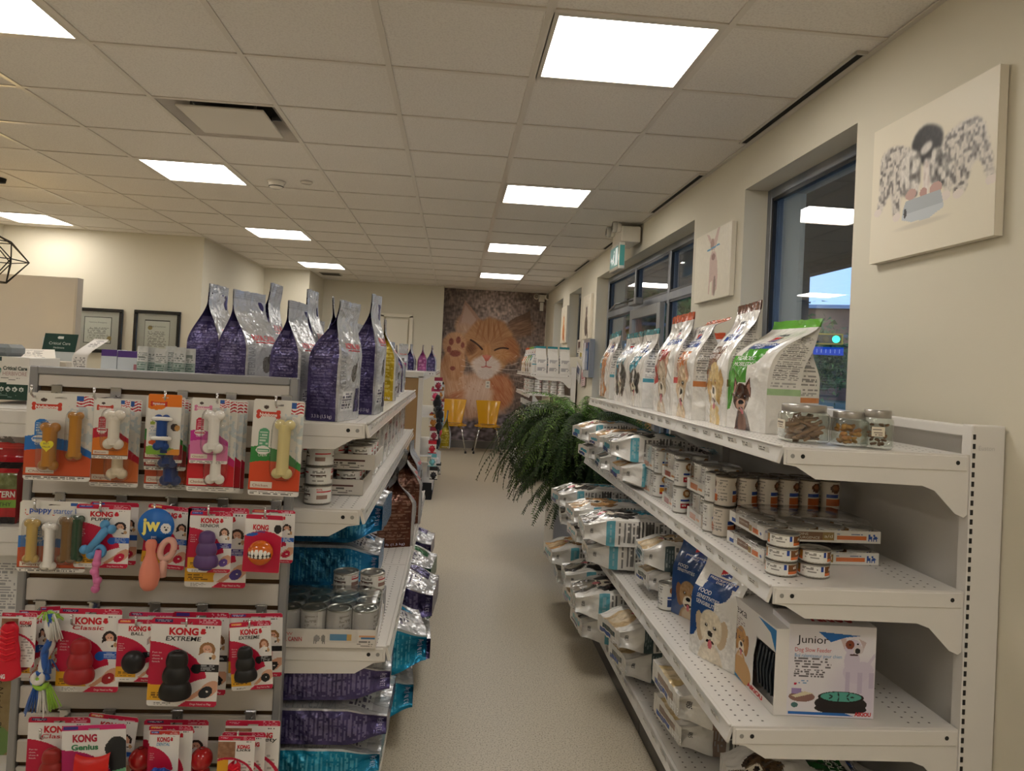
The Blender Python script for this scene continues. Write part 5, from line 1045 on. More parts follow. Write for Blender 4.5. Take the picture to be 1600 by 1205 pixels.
cv.ell(w*.62, h*.15, w*.3, h*.1, (34, 28, 30)); cv.rect(w*.34, h*.08, w*.9, h*.16, (34, 28, 30)) ; cv.ell(w*.62, h*.095, w*.3, h*.06, (34, 28, 30)); cv.ell(w*.62, h*.22, w*.265, h*.065, (24, 22, 24)); cv.ell(w*.62, h*.225, w*.235, h*.052, (84, 160, 146))
for a in np.arange(0, 6.2, .9): cv.ell(w*(.62+.13*cos(a)), h*(.225+.028*sin(a)), w*.025, h*.008, (30, 50, 48), rot=a)
cv.ell(w*.17, h*.21, w*.15, h*.055, (140, 104, 96)); cv.rect(w*.05, h*.24, w*.16, h*.3, (160, 140, 190)); cv.poly([(w*.05, h*.22), (w*.2, h*.27), (w*.3, h*.25), (w*.1, h*.2)], (216, 206, 176)); cv.ell(w*.09, h*.12, w*.04, h*.028, (70, 110, 110))
cv.fine(w*.07, h*.53, w*.5, h*.64, (60, 54, 58), .0075, seed=3); cv.fine(w*.07, h*.43, w*.46, h*.51, (60, 54, 58), .006, seed=6); cv.fine(w*.12, h*.355, w*.26, h*.4, (60, 120, 180), .006, seed=7); cv.ell(w*.09, h*.35, w*.018, h*.014, (190, 40, 70)); cv.rect(w*.02, h*.018, w*.76, h*.05, (38, 104, 180)); cv.poly([(w*.66, h*.05), (w*.8, h*.01), (w*.98, h*.01), (w*.98, h*.05)], (222, 218, 224))
fm = lambda u, v, n=0.: np.stack([u, -.0006-n+0*u, v], -1)
g = G(); g.panel(cv, fm); g.text('Junior', w*.09, h*.80, h*.085, (34, 28, 34), fm, w=w*.36); g.text('Dog Slow Feeder', w*.07, h*.705, h*.045, (196, 60, 64), fm, w=w*.42); g.text('Bol ralentisseur pour chien', w*.07, h*.645, h*.038, (60, 140, 190), fm, w=w*.54); g.text('AIKIOU', w*.78, h*.025, h*.04, (196, 36, 44), fm, w=w*.19, bold=.05); g.build('printed_front', t)
g = G(); cv = Cv(w, dj, .004, (226, 222, 222)); fm2 = lambda u, v, n=0.: np.stack([u, v, hj+.0006+n+0*u], -1); g.panel(cv, fm2); g.text('AIKIOU', w*.3, dj*.25, dj*.5, (186, 40, 52), fm2, w=w*.5, bold=.06); g.build('printed_top', t)
# open fronted box with the black bowl
xh, yh = onz(1133, 1038, Z3); xk, yk = onz(1208, 1118, Z3); 
rzh = math.atan2(yk-yh, xk-xh); wh = float(np.hypot(xk-xh, yk-yh)); hh = ony(1131, 928, yh)[1]-Z3; dh = .075
hh = .235
t = thing('feeder_box', 'white retail box reading Hexa with a golden retriever and a window onto a black bowl', 'box', (xh, yh, Z3+.0006), rzh)
fm = lambda u, v, n=0.: np.stack([u, -.0006-n+0*u, v], -1)
g = G(); th = .003; WC = (226, 222, 218)
g.box((wh/2, dh/2, th/2), (wh, dh, th), WC, 'print'); g.box((wh/2, dh/2, hh-th/2), (wh, dh, th), WC, 'print'); g.box((th/2, dh/2, hh/2), (th, dh, hh-2*th), WC, 'print'); g.box((wh-th/2, dh/2, hh/2), (th, dh, hh-2*th), WC, 'print'); g.box((wh/2, dh-th/2, hh/2), (wh, th, hh), WC, 'print')
g.build('carton', t)
cv = Cv(wh, hh, .0016, (222, 218, 214)); w, h = wh, hh
cv.dog(w*.34, h*.50, w*.13, (198, 150, 90), (176, 124, 66), chest=(200, 156, 98)); cv.ell(w*.36, h*.14, w*.2, h*.16, (200, 156, 98)); cv.poly([(w*.66, h*.98), (w*1., h*.98), (w*1., h*.72), (w*.9, h*.9)], (36, 120, 180)); cv.poly([(0, 0), (w*.42, 0), (0, h*.09)], (60, 130, 180)); cv.rect(0, h*.42, w*.14, h*.52, (150, 50, 96)); cv.fine(w*.06, h*.62, w*.4, h*.78, (140, 120, 120), .007)
win = (cv.U > w*.60) & (cv.V > h*.10) & (cv.V < h*.72) & (cv.V < h*.10+ (cv.U-w*.52)*3.2)
g = G(); u = np.linspace(0, w, cv.nx+1); v = np.linspace(0, h, cv.ny+1); U, V = np.meshgrid(u, v); P = fm(U, V, 0.); i = np.arange(P.shape[0]*P.shape[1]).reshape(P.shape[:2]); F = np.stack([i[:-1, :-1], i[:-1, 1:], i[1:, 1:], i[1:, :-1]], -1); keep = ~win
g.add(P, F[keep], cv.A[keep], 'print'); g.text('Hexa', w*.08, h*.83, h*.1, (60, 56, 58), fm, w=w*.36); g.text('AIKIOU', w*.5, h*.03, h*.05, (196, 36, 44), fm, w=w*.3, bold=.05); g.build('printed_front', t)
g = G(); [g.box((w*.78, dh*.5, h*.42), (w*.36, dh*.7, h*.6), (22, 26, 30), 'rubber', bev=.01)]; bowl = g.build('black_bowl', t); g = G()
for k in range(5): g.tube([(w*(.66+.06*k), dh*.12, h*.16), (w*(.63+.06*k), dh*.1, h*.4), (w*(.68+.06*k), dh*.12, h*.66)], .004, (44, 50, 56), 'rubber', 6)
g.build('bowl_ridge', bowl)
# jars of treats
def jar(px, base, top, wpx, label, tcol, tcol2, shape, seed, tagc=None):
    x, y = onz(px, base, ZR); y += .03; w = wpx/FPX*y; h = ony(px, top, y)[1]-ZR; t = thing('treat_jar', label, 'jar', (x, y, ZR), radians(-6)); hb = h*.80
    a = np.linspace(0, 2*pi, 40, endpoint=False); pw = .38; ring = lambda r, z, ins=0: np.stack([(r)*np.sign(np.cos(a))*np.abs(np.cos(a))**pw, (r*.92)*np.sign(np.sin(a))*np.abs(np.sin(a))**pw, z+0*a], -1)
    circ = lambda r, z: np.stack([r*np.cos(a), r*np.sin(a), z+0*a], -1); r = w/2
    g = G(); g.grid(np.array([ring(.01, .001), ring(r*.9, .001), ring(r, .008), ring(r, hb*.86), ring(r*.95, hb*.95), circ(r*.9, hb*1.02)]), (255, 255, 255), 'jar_glass', closeu=True); g.grid(np.array([circ(r*.87, hb*1.0), ring(r*.9, hb*.92), ring(r*.94, .01), ring(.01, .006)]), (255, 255, 255), 'jar_glass', closeu=True); g.build('glass_body', t)
    g = G(); g.lathe([(r*.93, hb*1.0), (r*.97, hb*1.0), (r*.98, hb*1.03), (r*.98, h-.004), (r*.95, h), (.0001, h)], col=(176, 172, 166), mt='steel', n=40); g.build('lid', t)
    if tagc: g = G(); cvv = Cv(w*.5, hb*.3, .003, (226, 216, 196)); cvv.fine(.002, .002, w*.46, hb*.28, (90, 80, 70), .007); g.panel(cvv, lambda u, v, n=0.: np.stack([(-r-.0012-n+0*u) if tagc == 'side' else -r*.85+u, (r*.5-u) if tagc == 'side' else (-r*.92-.0015-n+0*u), hb*.42+v], -1), 'paper'); g.build('paper_tag', t)
    rg = np.random.default_rng(seed); n = 0; top_z = hb*.80; k = 0
    for zz in np.arange(.014, top_z, .0105 if shape != 'flat' else .013):
        for _ in range(8 if r > .04 else 5):
            g = G(); q = rg.random(2)*2-1; sz = r*(.26 if shape != 'flat' else .34); p = (q[0]*(r*.92-sz*1.05), q[1]*(r*.85-sz*1.05), zz); A_ = Euler(tuple(rg.normal(size=3)*.5)).to_matrix(); R = np.array(A_)
            c = np.array(tcol)*(1-(z_ := rg.random()))+np.array(tcol2)*z_
            if shape == 'flat': g.box((0, 0, 0), (sz*1.9, sz*.9, sz*.35), c, 'treats', bev=.002, R=R)
            elif shape == 'ball': g.ball((0, 0, 0), sz*.75, c, 'treats', 10, sc=(1, 1, .55), R=R)
            else: g.box((0, 0, 0), (sz*1.3, sz*1.1, sz*.7), c, 'treats', bev=.003, R=R)
            ob = g.build('dog_treat', loc=(x+p[0], y+p[1], ZR+p[2])); tag(ob, {'flat': 'brown flat biscuit inside the widest glass jar', 'ball': 'round yellow treat inside the middle glass jar', 'cube': 'dark brown chunk inside the right glass jar'}[shape], 'treat', {'flat': 'flat biscuits in the wide jar', 'ball': 'round yellow treats in the middle jar', 'cube': 'dark chunks in the right jar'}[shape]); k += 1
    return t
jar(1262, 692, 632, 70, 'widest square glass jar of flat brown biscuits with a steel lid', (150, 112, 84), (176, 136, 104), 'flat', 1, 'side')
jar(1334, 699, 643, 50, 'middle small glass jar of round yellow treats with a steel lid', (206, 152, 66), (176, 112, 50), 'ball', 2)
jar(1379, 703, 641, 42, 'rightmost glass jar of dark brown chunks with a paper tag', (96, 66, 48), (140, 96, 62), 'cube', 3, 'front')
# ------------------------------------------------------------------ hanging merchandise on the slatwall
CR_ = (190, 22, 62); YEL = (226, 168, 40); KRED = (196, 30, 44)
def hook(px, gpy, lb, ln=.13, tipup=.012, yy=2.2):
    x, _ = ony(px, gpy, 2.195); gz = min(GZ, key=lambda z: abs(z-ony(px, gpy, 2.195)[1]))
    t = thing('display_hook', lb, 'hook', (x, 2.195, gz), group='chrome slatwall hooks')
    g = G(); g.box((0, -.003, -.004), (.03, .004, .034), (190, 190, 192), 'chrome', bev=.001); g.box((0, -.006, .009), (.034, .012, .003), (190, 190, 192), 'chrome'); g.build('bracket', t)
    g = G(); g.tube([(0, -.005, -.012), (0, -.02, -.016), (0, -ln+.012, -.016), (0, -ln, -.008), (0, -ln-.001, tipup)], .0032, (200, 200, 202), 'chrome', 8); g.ball((0, -ln-.001, tipup+.001), .0042, (210, 210, 212), 'chrome', 8); g.build('prong', t)
    return x, gz-.016
def cardthing(name, lb, box, y, tilt=0., group=None, cat='pet toy'):
    px0, py0, px1, py1 = box; w = (px1-px0)/FPX*y; h = (py1-py0)/FPX*y; x, z = ony((px0+px1)/2, (py0+py1)/2, y)
    t = thing(name, lb, cat, (x, y, z), (0, radians(tilt), 0), group); return t, w, h
def cmap(w, h): return lambda u, v, n=0.: np.stack([u-w/2, -.0012-n+0*u, v-h/2], -1)
def backcard(t, cv, texts=(), w=None, h=None, name='backing_card'):
    w, h = cv.w, cv.h; r = min(w, h)*.05; du = np.minimum(cv.U, w-cv.U); dv = np.minimum(cv.V, h-cv.V); out = (du < r) & (dv < r) & ((du-r)**2+(dv-r)**2 > r*r)
    slot = (np.abs(cv.U-w/2) < w*.09) & (np.abs(cv.V-h*.945) < h*.011); keep = ~(out | slot); f = cmap(w, h)
    u = np.linspace(0, w, cv.nx+1); v = np.linspace(0, h, cv.ny+1); U, V = np.meshgrid(u, v); i = np.arange(U.size).reshape(U.shape); F = np.stack([i[:-1, :-1], i[:-1, 1:], i[1:, 1:], i[1:, :-1]], -1)
    g = G(); g.add(f(U, V, 0.), F[keep], cv.A[keep], 'print'); g.add(f(U, V, -.002), F[keep][:, ::-1], (214, 210, 204), 'paper')
    a = f(np.array([r, w-r, w, w, w-r, r, 0, 0]), np.array([0, 0, r, h-r, h, h, h-r, r]), 0.); b = a+np.array([0, .002, 0]); k = np.arange(8); g.add(np.concatenate([a, b]), np.stack([k, (k+1) % 8, (k+1) % 8+8, k+8], -1), (220, 216, 210), 'paper')
    for s_, uu, vv, hh, c, kw in texts: g.text(s_, uu, vv, hh, c, f, **kw)
    return g.build(name, t)
def snow(u, n=1.): pass
def kong_prof(H, k=1.):
    # three stacked rounded rings, wide at the base
    p = []; n = 48
    for i in range(n+1):
        t = i/n; z = t*H; env = H*(.335-.155*t**1.3); lob = [(0, .36), (.36, .68), (.68, 1.0)]
        for a, b in lob:
            if a <= t <= b+1e-9: q = (t-a)/(b-a); r = env*(.78+.24*np.sin(pi*q)**.55); break
        if t > .93: r *= 1-((t-.93)/.07)**2*.45
        if t < .05: r *= .72+.28*(t/.05)**.5
        p.append((r, z))
    return [(1e-4, 0)]+p+[(p[-1][0]*.4, H), (p[-1][0]*.38, H*.9), (1e-4, H*.9)]
def kong_toy(t, w, h, cx, cy, H, col, name='rubber_toy', nub=False, squash=.75, mt='rubber'):
    g = G(); P = np.array(kong_prof(H)); P[:, 1] -= H/2; r = P[:, 0].max()*squash
    g.lathe(P, (0, 0, 0), col, mt, 32)
    V = g.V[0]; V[:, 1] *= squash; V += np.array([cx-w/2, -r-.003, cy-h/2]); return g.build(name, t)
KSIL = lambda s: None
def kong_card(lb, box, y, sub, subc=(30, 28, 30), toy=None, tcol=CR_, tilt=0., cell=.0017, block=(36, 96, 190), tab=(76, 56, 140), hair=(36, 24, 22), group='red and white rubber toy cards', toyc=(.46, .42, .5), photo=True, top=CR_, bigc=CR_, style='kong', mini=None, title=True):
    t, w, h = cardthing('carded_dog_toy', lb, box, y, tilt, group); cv = Cv(w, h, cell, (226, 222, 218))
    cv.ell(w*-.15, h*.30, w*.98, h*.44, bigc) if style == 'kong' else None
    if style == 'kong':
        cv.rect(0, 0, w, h*.07, CR_); cv.ell(w*.0, h*.10, w*.62, h*.145, YEL); cv.fine(w*.05, h*.09, w*.38, h*.17, (80, 50, 20), h*.027, seed=4)
        cv.ell(w*1.02, h*.12, w*.55, h*.22, (224, 218, 214))
        cv.poly([(0, 0), (w*.44, 0), (w*.56, h*.065), (0, h*.065)], (226, 222, 218)); cv.poly([(w*.44, 0), (w, 0), (w, h*.065), (w*.56, h*.065)], CR_); cv.fine(w*.1, h*.015, w*.36, h*.05, (120, 116, 116), h*.016, seed=5)
        # hand feeding a small toy
        cv.poly([(w*.52, h*.07), (w*.62, h*.07), (w*.86, h*.19), (w*.78, h*.22)], (204, 150, 122)); cv.ell(w*.88, h*.2, w*.16, h*.075, (206, 156, 130), rot=.7); cv.ell(w*.83, h*.165, w*.11, h*.06, mini or toy or tcol, rot=.6); cv.ell(w*.85, h*.175, w*.018, h*.01, (230, 220, 215))
    if style == 'light': cv.rect(0, h*.3, w*.3, h*.6, YEL); cv.fine(w*.6, h*.1, w*.95, h*.6, (150, 146, 142), h*.05); cv.rect(0, h*.62, w*.48, h*.9, (150, 110, 84)); cv.noise(120, 28, 3, ((cv.V > h*.62) & (cv.V < h*.9) & (cv.U < w*.48)).astype(float)); cv.ell(w*.5, h*.3, w*.55, h*.34, CR_, a=.0); cv.m((np.abs(((cv.U-w*.3)/(w*.75))**2+((cv.V-h*.2)/(h*.42))**2-1) < .09), CR_)
    if photo:
        px, py = w*.82, h*.60
        cv.ell(px, py+h*.05, w*.115, h*.085, hair); cv.ell(px, py+h*.05, w*.07, h*.055, (214, 164, 138)); cv.ell(px-w*.02, py+h*.055, w*.01, h*.006, (30, 20, 20)); cv.ell(px+w*.025, py+h*.055, w*.01, h*.006, (30, 20, 20)); cv.ell(px, py+h*.028, w*.025, h*.006, (240, 232, 226)); cv.ell(px-w*.08, py-h*.02, w*.04, h*.08, hair)
        cv.ell(px, py-h*.055, w*.14, h*.075, (226, 222, 220)); cv.ell(px+w*.04, py-h*.03, w*.075, h*.05, (232, 228, 222)); cv.ell(px+w*.05, py-h*.045, w*.02, h*.014, (40, 34, 32)); cv.ell(px+w*.10, py-h*.03, w*.03, h*.03, (190, 150, 110))
        cv.rect(w*.66, h*.40, w, h*.485, block); cv.ell(w*.68, h*.43, w*.08, h*.055, block); cv.fine(w*.74, h*.41, w*.96, h*.475, (226, 226, 230), h*.018, seed=8, fill=.7)
    cv.rect(0, h*.93, w, h, top); cv.rect(w*.05, h*.952, w*.3, h*.985, tab); cv.fine(w*.07, h*.957, w*.28, h*.982, (226, 220, 230), h*.013, seed=1); cv.fine(w*.68, h*.94, w*.96, h*.99, (230, 216, 220), h*.02, seed=2)
    tx = []
    if title: tx.append(('KONG', w*(.47 if style != 'light' else .7), h*.815 if style != 'light' else h*.79, h*.075 if style != 'light' else h*.06, KRED, dict(w=w*(.42 if style != 'light' else .34), cx=True, bold=.05)))
    if sub: tx.append((sub, w*(.47 if style != 'light' else .7), h*.745, h*.05, subc, dict(w=w*min(.5, .075*len(sub)), cx=True, bold=.015, shear=.15)))
    if style == 'kong':
        tx.append(('Dogs Need to Play', w*.62, h*.02, h*.022, (236, 226, 226), dict(w=w*.3)))
        for k, s_ in enumerate(['Fun to', 'chew,', 'chase &', 'fetch']): tx.append((s_, w*.04, h*(.60-.035*k), h*.018, (232, 214, 216), dict(w=w*.022*len(s_))))
        cv.ell(w*.745, h*.845, w*.042, h*.024, KRED); cv.ell(w*.745, h*.87, w*.032, h*.02, KRED)
    cv.m((np.abs(cv.U-w*.86) < w*.08) & (np.abs(cv.V-h*.905) < h*.008) & (vnoise(cv.U/(w*.012), cv.V*0, 3) > .5), (90, 88, 86))
    backcard(t, cv, tx)
    if toy: kong_toy(t, w, h, w*toyc[0], h*toyc[1], h*toyc[2], toy)
    return t, w, h
def bone_mesh(L, R, r, c, col, mt='rubber', ang=0., tex=0):
    g = G(); n = 24; z = np.linspace(-L/2+R*.6, L/2-R*.6, n); e = np.abs(z)/(L/2); rr = r*(1+.22*e**4)
    P = np.array([(a, b) for a, b in zip(rr, z)]); g.lathe(P, (0, 0, 0), col, mt, 18)
    for s_ in (-1, 1):
        for q in (-1, 1): g.ball((q*R*.55, 0, s_*(L/2-R*.66)), R*.66, col, mt, 16, sc=(1, .8, .95))
        g.ball((0, 0, s_*(L/2-R*1.05)), R*.8, col, mt, 14, sc=(1, .85, .8))
    ca, sa = cos(ang), sin(ang); Rm = np.array([[ca, 0, sa], [0, 1, 0], [-sa, 0, ca]])
    g.V = [V@Rm.T+np.array(c) for V in g.V]; return g
def nyla_card(lb, box, y, mid, bot, caps, bones, logoc=(200, 62, 44), flavor='Chicken', tilt=0., cell=.0017, group='bone chew cards with a small flag in the corner', gram=(196, 204, 206), top=None):
    t, w, h = cardthing('carded_chew_bone', lb, box, y, tilt, group, 'dog chew'); cv = Cv(w, h, cell, (222, 218, 210))
    cv.m((cv.U > w*.62) & (cv.V > h*.2) & (cv.V < h*.86) & (vnoise(cv.U*130, cv.V*130, 2) > .55), gram); cv.poly([(0, h*.5), (w*.2, h*.52), (w*.7, h*.46), (w, h*.34), (w, h*.1), (0, h*.1)], mid); cv.ell(w*.35, h*.0, w*.95, h*.36, bot); cv.rect(0, 0, w, h*.1, bot); cv.rect(0, 0, w, h*.05, (224, 220, 214)); cv.rect(0, h*.052, w, h*.06, (40, 36, 36))
    cv.fine(w*.04, h*.012, w*.95, h*.04, (60, 56, 54), h*.02, seed=1); cv.flag(w*.74, h*.86, w*.25, h*.12); cv.bone(w*.3, h*.845, w*.46, h*.085, logoc)
    cv.ell(w*.24, h*.66, w*.1, h*.04, caps); cv.rect(w*.14, h*.5, w*.34, h*.66, caps); cv.fine(w*.16, h*.53, w*.33, h*.66, (236, 232, 226), h*.03, seed=3, fill=.7); cv.ell(w*.24, h*.47, w*.14, h*.045, (228, 224, 218)); cv.rect(w*.12, h*.455, w*.36, h*.485, caps); cv.fine(w*.13, h*.458, w*.35, h*.482, (240, 236, 230), h*.025, seed=9, fill=.8)
    cv.rect(w*.04, h*.075, w*.46, h*.14, (224, 214, 200)); cv.ell(w*.25, h*.92, w*.05, h*.02, (70, 54, 50)); cv.rect(w*.3, h*.9, w*.6, h*.915, (120, 116, 112), .0)
    if top: cv.rect(0, h*.8, w, h, top); cv.bone(w*.3, h*.87, w*.42, h*.07, logoc)
    tx = [('Nylabone', w*.3, h*.825, h*.035, (240, 230, 222), dict(w=w*.34, cx=True, bold=.03)), (flavor, w*.08, h*.09, h*.028, (150, 62, 40), dict(w=w*.3)), ('CHEW', w*.24, h*.405, h*.028, (236, 232, 226), dict(w=w*.18, cx=True))]
    backcard(t, cv, tx)
    for (u, v, L, R, r, c) in bones:
        g = bone_mesh(L*h, R*w, r*w, (u*w-w/2, -R*w*.7-.003, v*h-h/2), c); g.build('chew_bone', t)
        g = G(); rr = R*w*1.55; a = np.linspace(0, 2*pi, 32, endpoint=False); hh = L*h/2*1.07
        ring = lambda q, yy: np.stack([u*w-w/2+rr*q*np.sign(np.cos(a))*np.abs(np.cos(a))**.6, yy+0*a, v*h-h/2+hh*(1-(1-q)*.25)*np.sign(np.sin(a))*np.abs(np.sin(a))**.35], -1)
        g.grid(np.array([ring(1, -.0018), ring(.95, -R*w*1.1), ring(.8, -R*w*1.5), ring(.02, -R*w*1.55)]), (255, 255, 255), 'clear_film', closeu=True); g.build('blister', t)
    return t, w, h
YC = 2.085
# row 1
H1 = [(90, 606, 'hook holding the puppy chew twin pack, top row far left'), (182, 609, 'hook holding the white bone cards, second in the top row'), (286, 614, 'hook holding the dark blue chew cards, third in the top row'), (362, 618, 'hook holding the pink bone cards, fourth in the top row'), (448, 624, 'hook holding the green banded bone card, top row right')]
H2 = [(95, 777, 'hook holding the puppy starter kit, second row far left'), (191, 780, 'hook behind the blue teething bone card'), (270, 784, 'hook behind the round jw tag'), (349, 788, 'hook behind the purple toy cards'), (432, 792, 'hook behind the toothy orange ball')]
H3 = [(65, 941, 'hook behind the red brush card, third row far left'), (149, 944, 'hook holding the large red classic toy card'), (243, 949, 'hook behind the black ball card'), (317, 951, 'hook behind the large black extreme toy'), (409, 956, 'hook behind the small tilted black toy card')]
H4 = [(103, 1113, 'hook holding the bottom row red classic card'), (173, 1115, 'hook behind the red smiling treat toy card'), (278, 1118, 'hook behind the blue tyre toy'), (392, 1122, 'hook behind the red light toy cards, bottom row right')]
for L_ in (H1, H2, H3, H4):
    for px, py, lb in L_: hook(px, py, lb)
WBN = (226, 218, 204)
nyla_card('twin pack of amber chew bones with a yellow heart sticker, top row far left', (44, 618, 140, 748), YC, (40, 110, 186), (196, 82, 44), (40, 116, 190), [(.42, .40, .55, .125, .10, (176, 118, 40)), (.78, .53, .55, .10, .085, (178, 122, 42))])
_t, _w, _h = _last = SC.collection.objects[-1].parent, 0, 0
def heart(par, x, z, s, y):
    g = G(); a = np.linspace(0, 2*pi, 40, endpoint=False); hx = 16*np.sin(a)**3; hz = 13*np.cos(a)-5*np.cos(2*a)-2*np.cos(3*a)-np.cos(4*a); P = np.stack([x+hx*s/16, y+0*a, z+hz*s/16], -1); g.grid(np.array([P, P*0+np.array([x, y-.001, z])]), (228, 214, 60), 'print', closeu=True); g.grid(np.array([P+np.array([0, .003, 0]), P]), (228, 214, 60), 'print', closeu=True)
    g.text('BEST', x, z+.2*s, s*.3, (60, 50, 90), lambda u, v, n=0.: np.stack([u, y-.002-n+0*u, v], -1), cx=True); g.text('VALUE', x, z-.3*s, s*.3, (60, 50, 90), lambda u, v, n=0.: np.stack([u, y-.002-n+0*u, v], -1), cx=True); g.build('heart_sticker', par)
heart(_t, -.012, -.02, .017, -.036)
nyla_card('pale bone chew card hanging behind the small red one, top row', (146, 626, 216, 758), YC+.05, (184, 20, 50), (206, 110, 60), (184, 20, 50), [(.62, .4, .6, .18, .11, (222, 206, 178))], flavor='Original'); nyla_card('small white bone chew card with red and orange bands, top row second', (148, 625, 200, 715), YC-.01, (184, 20, 50), (216, 120, 40), (190, 30, 54), [(.66, .5, .66, .24, .15, WBN)], flavor='Bacon')
nyla_card('rearmost dark blue chew card of the third top row hook', (231, 626, 296, 762), YC+.06, (60, 130, 60), (200, 80, 46), (40, 116, 190), [(.64, .25, .4, .2, .16, (28, 52, 110))]); nyla_card('middle dark blue chew card of the third top row hook', (230, 625, 291, 733), YC+.035, (60, 130, 60), (150, 50, 50), (60, 140, 70), [(.62, .25, .4, .2, .16, (30, 56, 116))]); nyla_card('dark blue chew card right behind the orange topped one', (229, 622, 285, 721), YC+.01, (60, 130, 60), (140, 40, 50), (60, 140, 70), [(.62, .3, .4, .2, .16, (30, 56, 116))])
t, w, h = cardthing('carded_chew_bone', 'white card with orange top, blue spiky bone and two white rings', (232, 618, 281, 709), YC-.02, 0, 'bone chew cards with a small flag in the corner', 'dog chew')
cv = Cv(w, h, .002, (226, 222, 214)); cv.rect(0, h*.8, w, h, (226, 120, 30)); cv.ell(w*.25, h*.8, w*.28, h*.06, (226, 120, 30)); cv.bone(w*.32, h*.84, w*.5, h*.08, (196, 44, 36)); cv.ell(w*.2, h*.0, w*.9, h*.14, (130, 176, 60)); cv.ell(w*.9, h*.02, w*.3, h*.08, (230, 150, 60)); cv.ell(w*.2, h*.2, w*.14, h*.04, (214, 90, 40)); cv.ell(w*.82, h*.46, w*.12, h*.06, (60, 46, 40)); cv.ell(w*.9, h*.45, w*.08, h*.05, (200, 150, 90)); cv.ell(w*.16, h*.52, w*.08, h*.03, (150, 170, 60)); cv.fine(w*.06, h*.3, w*.34, h*.48, (140, 160, 180), h*.03)
backcard(t, cv, [('Nylabone', w*.32, h*.825, h*.035, (240, 230, 222), dict(w=w*.36, cx=True, bold=.03))]); bone_mesh(h*.6, w*.2, w*.15, (w*.02, -.02, -h*.12), (26, 66, 132)).build('chew_bone', t)
for zz in (.1, -.22): g = G(); a = np.linspace(0, 2*pi, 30); g.tube(np.stack([w*.02+w*.26*np.cos(a), -.02-.012*np.sin(a), h*zz+.002*np.sin(a)], -1), .0055, (232, 230, 226), 'gloss', 8, cap=False); g.build('chew_ring', t)
for k in range(2): nyla_card(['rear', 'next to rear'][k]+' white bone card at the back of the pink bone hook', (306-k*5, 627, 382-k*6, 768-k), YC+.075-.025*k, (186, 20, 60), (170, 26, 40), (186, 20, 60), [(.4, .4, .6, .15, .09, WBN)])
nyla_card('large white bone card with red band behind the small pink one', (297, 626, 366, 766), YC+.015, (196, 36, 110), (204, 36, 46), (196, 36, 90), [(.64, .42, .66, .17, .11, (232, 228, 220))]); nyla_card('small pink banded white bone card, top row fourth', (300, 624, 356, 723), YC-.015, (190, 44, 140), (216, 120, 170), (190, 30, 70), [(.66, .5, .66, .22, .14, (232, 228, 222))], logoc=(216, 120, 160))
nyla_card('tall pale yellow bone card with green and red bands, top row right', (394, 627, 470, 773), YC, (50, 130, 62), (206, 72, 36), (90, 160, 120), [(.67, .5, .62, .17, .12, (216, 200, 140))], tilt=1)
# row 2
t, w, h = nyla_card('puppy starter kit card with amber, white and brown bones', (34, 786, 131, 891), YC-.005, (40, 110, 186), (196, 82, 44), (40, 116, 190), [(.24, .45, .62, .1, .075, (190, 160, 90)), (.5, .38, .66, .1, .075, (232, 228, 222)), (.76, .48, .66, .11, .085, (118, 88, 52)), (.89, .5, .66, .09, .07, (30, 66, 44))], flavor='Puppy')
g = G(); f = cmap(w, h); g.box((.004, -.0015, h*.375), (w*.86, .0012, h*.13), (222, 218, 210), 'print'); f2 = lambda u, v, n=0.: np.stack([u-w/2, -.0028-n+0*u, v-h/2], -1); g.text('puppy', w*.15, h*.84, h*.075, (36, 84, 176), f2, w=w*.32, bold=.015); g.text('starter kit', w*.5, h*.83, h*.075, (60, 110, 190), f2, w=w*.42); g.build('title_band', t)
def kbone(t, c, ang, L, col, col2):
    g = G(); Lh = L/2
    ca, sa = cos(ang), sin(ang)
    def P(a, b): return (c[0]+a*ca-b*sa, c[1], c[2]+a*sa+b*ca)
    g.tube([P(-Lh, 0), P(0, 0), P(Lh, 0)], [.012, .011, .012], col, 'rubber', 14)
    for s_ in (-1, 1):
        for q in (-1, 1): g.ball(P(s_*Lh, q*.011), .0125, col, 'rubber', 14)
    a = np.linspace(0, 2*pi, 26); g.tube([(P(-Lh*.55, -.022)[0]+.013*cos(q), c[1], P(-Lh*.55, -.022)[2]+.013*sin(q)) for q in a], .007, col, 'rubber', 10, cap=False); g.build('teething_bone', t)
    g = G(); x0, y0, z0 = P(-Lh*.55, -.022); g.tube([(x0+.002, y0-.004, z0+.004), (x0+.001, y0-.01, z0-.02), (x0-.003, y0-.01, z0-.05), (x0+.004, y0-.01, z0-.08), (x0+.002, y0-.01, z0-.10)], [.008, .0095, .0085, .0085, .009], col2, 'rubber', 12)
    for q, (dx, dz) in enumerate([(0, -.03), (-.004, -.052), (.005, -.075), (.001, -.098)]): g.ball((x0+dx, y0-.01, z0+dz), .0115, col2, 'rubber', 12)
    g.build('pink_chew', t)
kong_card('puppy rubber toy card behind the blue teething bone', (142, 787, 212, 880), YC+.04, 'Puppy', toy=None, tab=(50, 80, 170), cell=.003); t, w, h = kong_card('card with a light blue teething bone and a pink chew hanging through it', (121, 791, 199, 885), YC-.01, 'PUPPY', toy=None, tab=(60, 70, 160), bigc=(190, 22, 62)); kbone(t, (-.002, -.02, -.004), .95, .085, (84, 148, 196), (206, 112, 160))
kong_card('puppy stick card tilted behind the round jw tag', (228, 792, 292, 886), YC+.03, '', toy=None, tab=(226, 170, 90), tilt=5)
t, w, h = cardthing('pin_toy', 'salmon bowling pin toy hanging from a round blue jw tag', (218, 797, 268, 916), YC-.03, 0)
